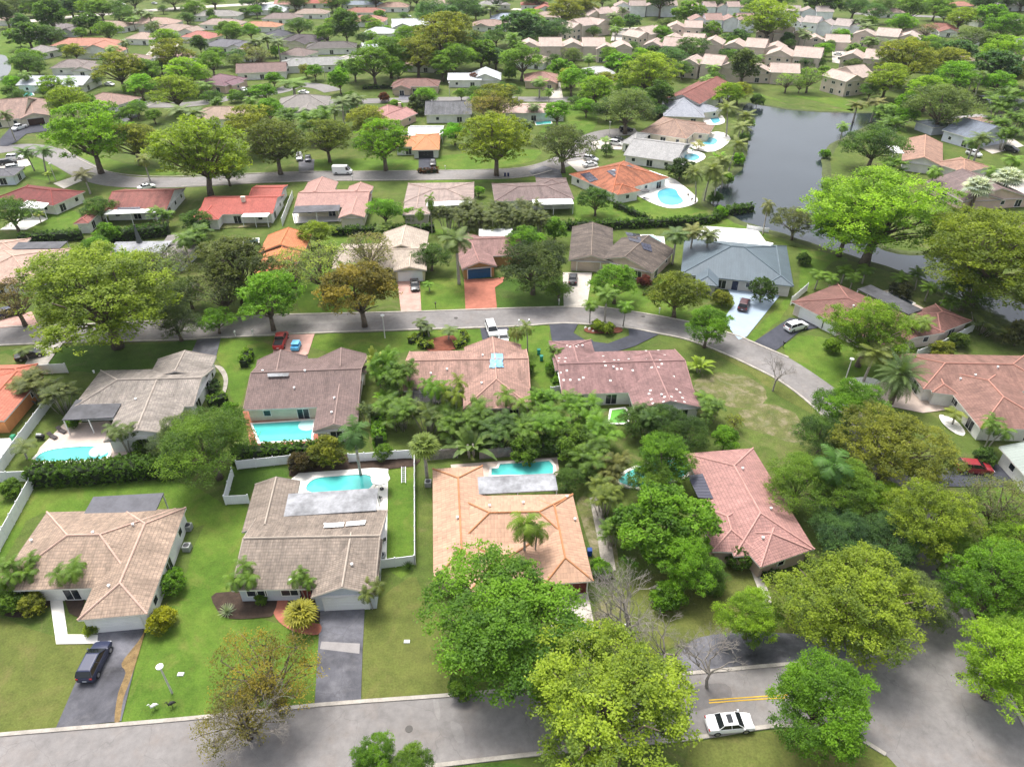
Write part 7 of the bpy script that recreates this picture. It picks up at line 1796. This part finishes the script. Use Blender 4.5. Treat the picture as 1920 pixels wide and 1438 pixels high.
def chair(u, v, a, label, col=(.06, .06, .06)):
    t = thing('garden_chair', label, 'chair', at(u, v)+Vector((0, 0, .13)), a, 'garden chairs on the patios'); m_ = M('chair_%.2f' % col[0], col, .7, .1)
    b = MB(); b.box((0, 0, .43), (.5, .5, .05)); b.build('seat', m_, t, local=True); b = MB(); b.box((-.23, 0, .71), (.04, .5, .5)); b.build('backrest', m_, t, local=True)
    for x in (-.2, .2):
        for y in (-.2, .2): q = MB(); q.box((x, y, .2), (.04, .04, .4)); q.build('leg', m_, t, local=True)
table_set(714, 1008, 'small white table in the side court of the taupe house'); chair(708, 1000, .5, 'dark chair behind the small white table'); chair(720, 1018, 2.4, 'dark chair in front of the small white table'); chair(713, 938, 1.2, 'dark chair beside the grey membrane roof'); chair(1296, 378, 2, 'chair at the right end of the kidney pool'); chair(1290, 370, 1, 'second chair at the right end of the kidney pool')
def grill(u, v, label):
    p = at(u, v); t = thing('barbecue_grill', label, 'grill', p); b = MB(); b.box((p.x, p.y, .55), (1.1, .55, .5)); b.build('cabinet', PLASTIC, t); c = MB(); c.tube([(p.x-.4, p.y, .9), (p.x+.4, p.y, .9)], .26, 12); c.build('hood', glossy('steel', (.5, .5, .5), .3, .8), t)
    for s in (-1, 1): w_ = MB(); w_.tube([(p.x+s*.45, p.y-.2, .1), (p.x+s*.5, p.y-.2, .1)], .1, 8); w_.build('wheel', TYRE, t)
grill(78, 824, 'steel barbecue grill on the terrace by the white fence')
# ladder-like ramp on the narrow lawn
p = at(757, 908); t = thing('ladder_ramp', 'grey and white ladder lying on the narrow green lawn', 'ladder', p); d = (at(757, 880)-p).normalized(); L = (at(757, 878)-p).length
for s in (-.28, .28):
    b = MB(); b.obox(p+Vector((s-.04, 0, .25)), d*L, (.08, 0, 0), (0, 0, .1)); b.build('rail', METALW, t)
for k in range(8):
    b = MB(); b.obox(p+d*(L*(k+.5)/8)+Vector((-.24, 0, .27)), (.48, 0, 0), d*.12, (0, 0, .04)); b.build('rung', M('rung_grey', (.25, .27, .32), .7, .1), t)
# blue tarp on the tan pink roof
_, B7, _ = HOUSES['h7']; b = MB(); rs = random.Random(4)
quad = [(918, 692), (944, 690), (942, 664), (921, 664)]; n = 7; G = []
for i in range(n+1):
    row = []
    for j in range(n+1):
        a, c = i/n, j/n; u = (quad[0][0]*(1-a)+quad[1][0]*a)*(1-c)+(quad[3][0]*(1-a)+quad[2][0]*a)*c+rs.uniform(-1.2, 1.2); v = (quad[0][1]*(1-a)+quad[1][1]*a)*(1-c)+(quad[3][1]*(1-a)+quad[2][1]*a)*c+rs.uniform(-1, 1)
        q = on_roof(B7, u, v); row.append((q.x, q.y, q.z+.14+rs.uniform(0, .10)))
    G.append(row)
for i in range(n):
    for j in range(n): b.poly([G[i][j], G[i+1][j], G[i+1][j+1], G[i][j+1]])
o = b.build('blue_tarp', M('tarp_blue', (.20, .42, .62), .5, .12, 1.5)); tag(o, 'crumpled light blue tarp over the roof ridge', 'tarp')
# white shade tents behind the rectangular pool
for (u, v, l) in ((610, 822, 'left white shade tent beside the rectangular pool'), (634, 818, 'right white shade tent beside the rectangular pool')):
    p = at(u, v); t = thing('shade_tent', l, 'tent', p, 0, 'white shade tents'); b = MB(); r = 1.3; rim = [(p.x+sx*r, p.y+sy*r, 2.0) for sx, sy in ((-1, -1), (1, -1), (1, 1), (-1, 1))]
    for k in range(4): b.poly([rim[k], rim[(k+1) % 4], (p.x, p.y, 2.9)])
    b.build('canopy', M('tent_white', (.8, .8, .79), .7, .05), t)
    for q in rim: c = MB(); c.tube([(q[0], q[1], 0), (q[0], q[1], 2.0)], .04, 5); c.build('pole', METALW, t)
# blue cart behind the brown house
p = at(556, 655, 0); t = thing('utility_cart', 'light blue cart beside the red pickup', 'cart', (p.x, p.y, .1)); b = MB(); b.box((0, 0, .6), (1.4, 2.2, .6)); b.build('body', M('cart_blue', (.10, .42, .70), .4, .1), t, local=True); b = MB(); b.box((0, .1, 1.35), (1.3, 1.5, .08)); b.build('roof', M('cart_roof', (.18, .50, .75), .4, .1), t, local=True)
for x in (-.6, .6):
    for y in (-.65, .85): q = MB(); q.tube([(x-.09, y, .28), (x+.09, y, .28)], .28, 12); q.build('wheel', TYRE, t, local=True); q = MB(); q.tube([(x*.95, y*.8, .85), (x*.95, y*.8, 1.32)], .03, 4); q.build('post', PLASTIC, t, local=True)
# garden figures on the front lawn, poles and mailboxes
def crane(u, v, col, col2, label):
    p = at(u, v); t = thing('bird_statue', label, 'garden statue', p, .6, 'bird statues on the front lawn'); b = MB(); b.tube([(0, 0, .5), (.12, 0, .62), (.35, 0, .70), (.55, 0, .62), (.75, 0, .45)], [.05, .16, .19, .14, .03], 8); b.tube([(.12, 0, .65), (-.02, 0, .85), (.02, 0, 1.05), (-.02, 0, 1.15), (-.22, 0, 1.12)], [.08, .05, .045, .06, .015], 7); b.build('body', M('statue_%.2f' % col[0], col, .6, .05), t, local=True, smooth=True)
    for s in (-.06, .06): c = MB(); c.tube([(.3, s, 0), (.3, s, .6)], .025, 5); c.build('leg', M('statue_%.2f' % col2[0], col2, .6, .05), t, local=True)
crane(285, 1332, (.75, .75, .72), (.04, .04, .04), 'white and black bird statue on the front lawn'); crane(318, 1328, (.03, .03, .03), (.05, .05, .05), 'black bird statue on the front lawn')
def mailbox(u, v, col, label):
    p = at(u, v); t = thing('mailbox', label, 'mailbox', p, 0, 'mailboxes along the streets'); b = MB(); b.box((0, 0, .5), (.1, .1, 1.0)); b.build('post', M('mb_%.2f' % col[0], col, .6, .05), t, local=True); b = MB(); b.box((0, 0, 1.1), (.26, .5, .2)); b.tube([(0, -.25, 1.2), (0, .25, 1.2)], .13, 10); b.build('box', M('mb_%.2f' % col[0], col, .6, .05), t, local=True)
for u, v, c_, l in ((1468, 652, (.03, .03, .03), 'black mailbox on the lawn right of the dark driveway'), (1048, 572, (.75, .74, .7), 'white mailbox at the concrete driveway'), (1236, 588, (.74, .74, .7), 'white mailbox below the yellow green tree'), (973, 611, (.73, .73, .7), 'white mailbox left of the mauve house half circle drive'), (992, 610, (.72, .72, .7), 'white mailbox right beside another one by the half circle drive'), (661, 338, (.71, .71, .7), 'white mailbox in front of the white van'), (835, 319, (.7, .7, .68), 'mailbox right of the black car at the small orange roof'), (442, 632, (.69, .69, .67), 'leaning white mailbox by the asphalt drive'), (475, 630, (.68, .68, .67), 'white mailbox left of the rich green corner tree'), (817, 578, (.05, .04, .04), 'dark mailbox with flowers beside the red driveway')):
    mailbox(u, v, c_, l)
# black flue of the long grey roof
p = at(262, 456, 3); t = thing('roof_flue', 'tall dark conical flue on the long grey roof', 'flue', (p.x, p.y, 3.3)); b = MB(); b.tube([(0, 0, 0), (0, 0, .3), (0, 0, 3.8)], [.7, .55, .16], 10); b.build('stack', M('flue_dark', (.08, .09, .09), .5, .1), t, local=True); b = MB(); b.tube([(0, 0, 3.8), (0, 0, 4.0)], [.24, .24], 10); b.build('cap', PLASTIC, t, local=True)
# small cover plates in the lawns, white stones
for u, v, l in ((763, 1203, 'pale utility cover in the olive front lawn'), (339, 1264, 'pale utility cover near the lamp post'), (1172, 1173, 'pale utility cover under the leafless tree')):
    p = at(u, v); b = MB(); b.box((p.x, p.y, .06), (.7, .45, .12), top=.9); tag(b.build('utility_cover', M('cover_pale', (.55, .55, .52), .8, .1)), l, 'utility cover')
def rocks(pts, label):
    for i, (u, v) in enumerate(pts):
        p = at(u, v); r = random.Random(u); b = MB(); n = 7; s = r.uniform(.25, .5); k = [r.uniform(.7, 1.1) for _ in range(n)]
        lo = [(math.cos(2*PI*j/n)*s*k[j], math.sin(2*PI*j/n)*s*k[j], 0) for j in range(n)]; hi = [(x*.6, y*.6, s*.9) for x, y, _ in lo]; b.mesh([(p.x+x, p.y+y, z) for x, y, z in lo+hi], [(j, (j+1) % n, n+(j+1) % n, n+j) for j in range(n)]+[tuple(n+j for j in range(n))]); tag(b.build('rock', STONEW), label[i], 'rock')
rocks([(1105, 618), (1112, 622), (1098, 615)], ['pale boulder in the island bed, middle one', 'pale boulder in the island bed, nearest one', 'pale boulder at the left tip of the island bed'])
# ================================================================ THE AIR (far things pale slightly)
b = MB(); b.box((0, 1200, 60), (7000, 3400, 122)); hz = b.build('haze', [bpy.data.materials.new('haze')]); hz['kind'] = 'stuff'
hm = hz.data.materials[0]; hm.use_nodes = True; hn = hm.node_tree; hn.nodes.remove(hn.nodes['Principled BSDF'])
pv = hn.nodes.new('ShaderNodeVolumePrincipled'); pv.inputs['Color'].default_value = (.86, .90, .95, 1); pv.inputs['Density'].default_value = .00006
hn.links.new(pv.outputs[0], hn.nodes['Material Output'].inputs['Volume'])
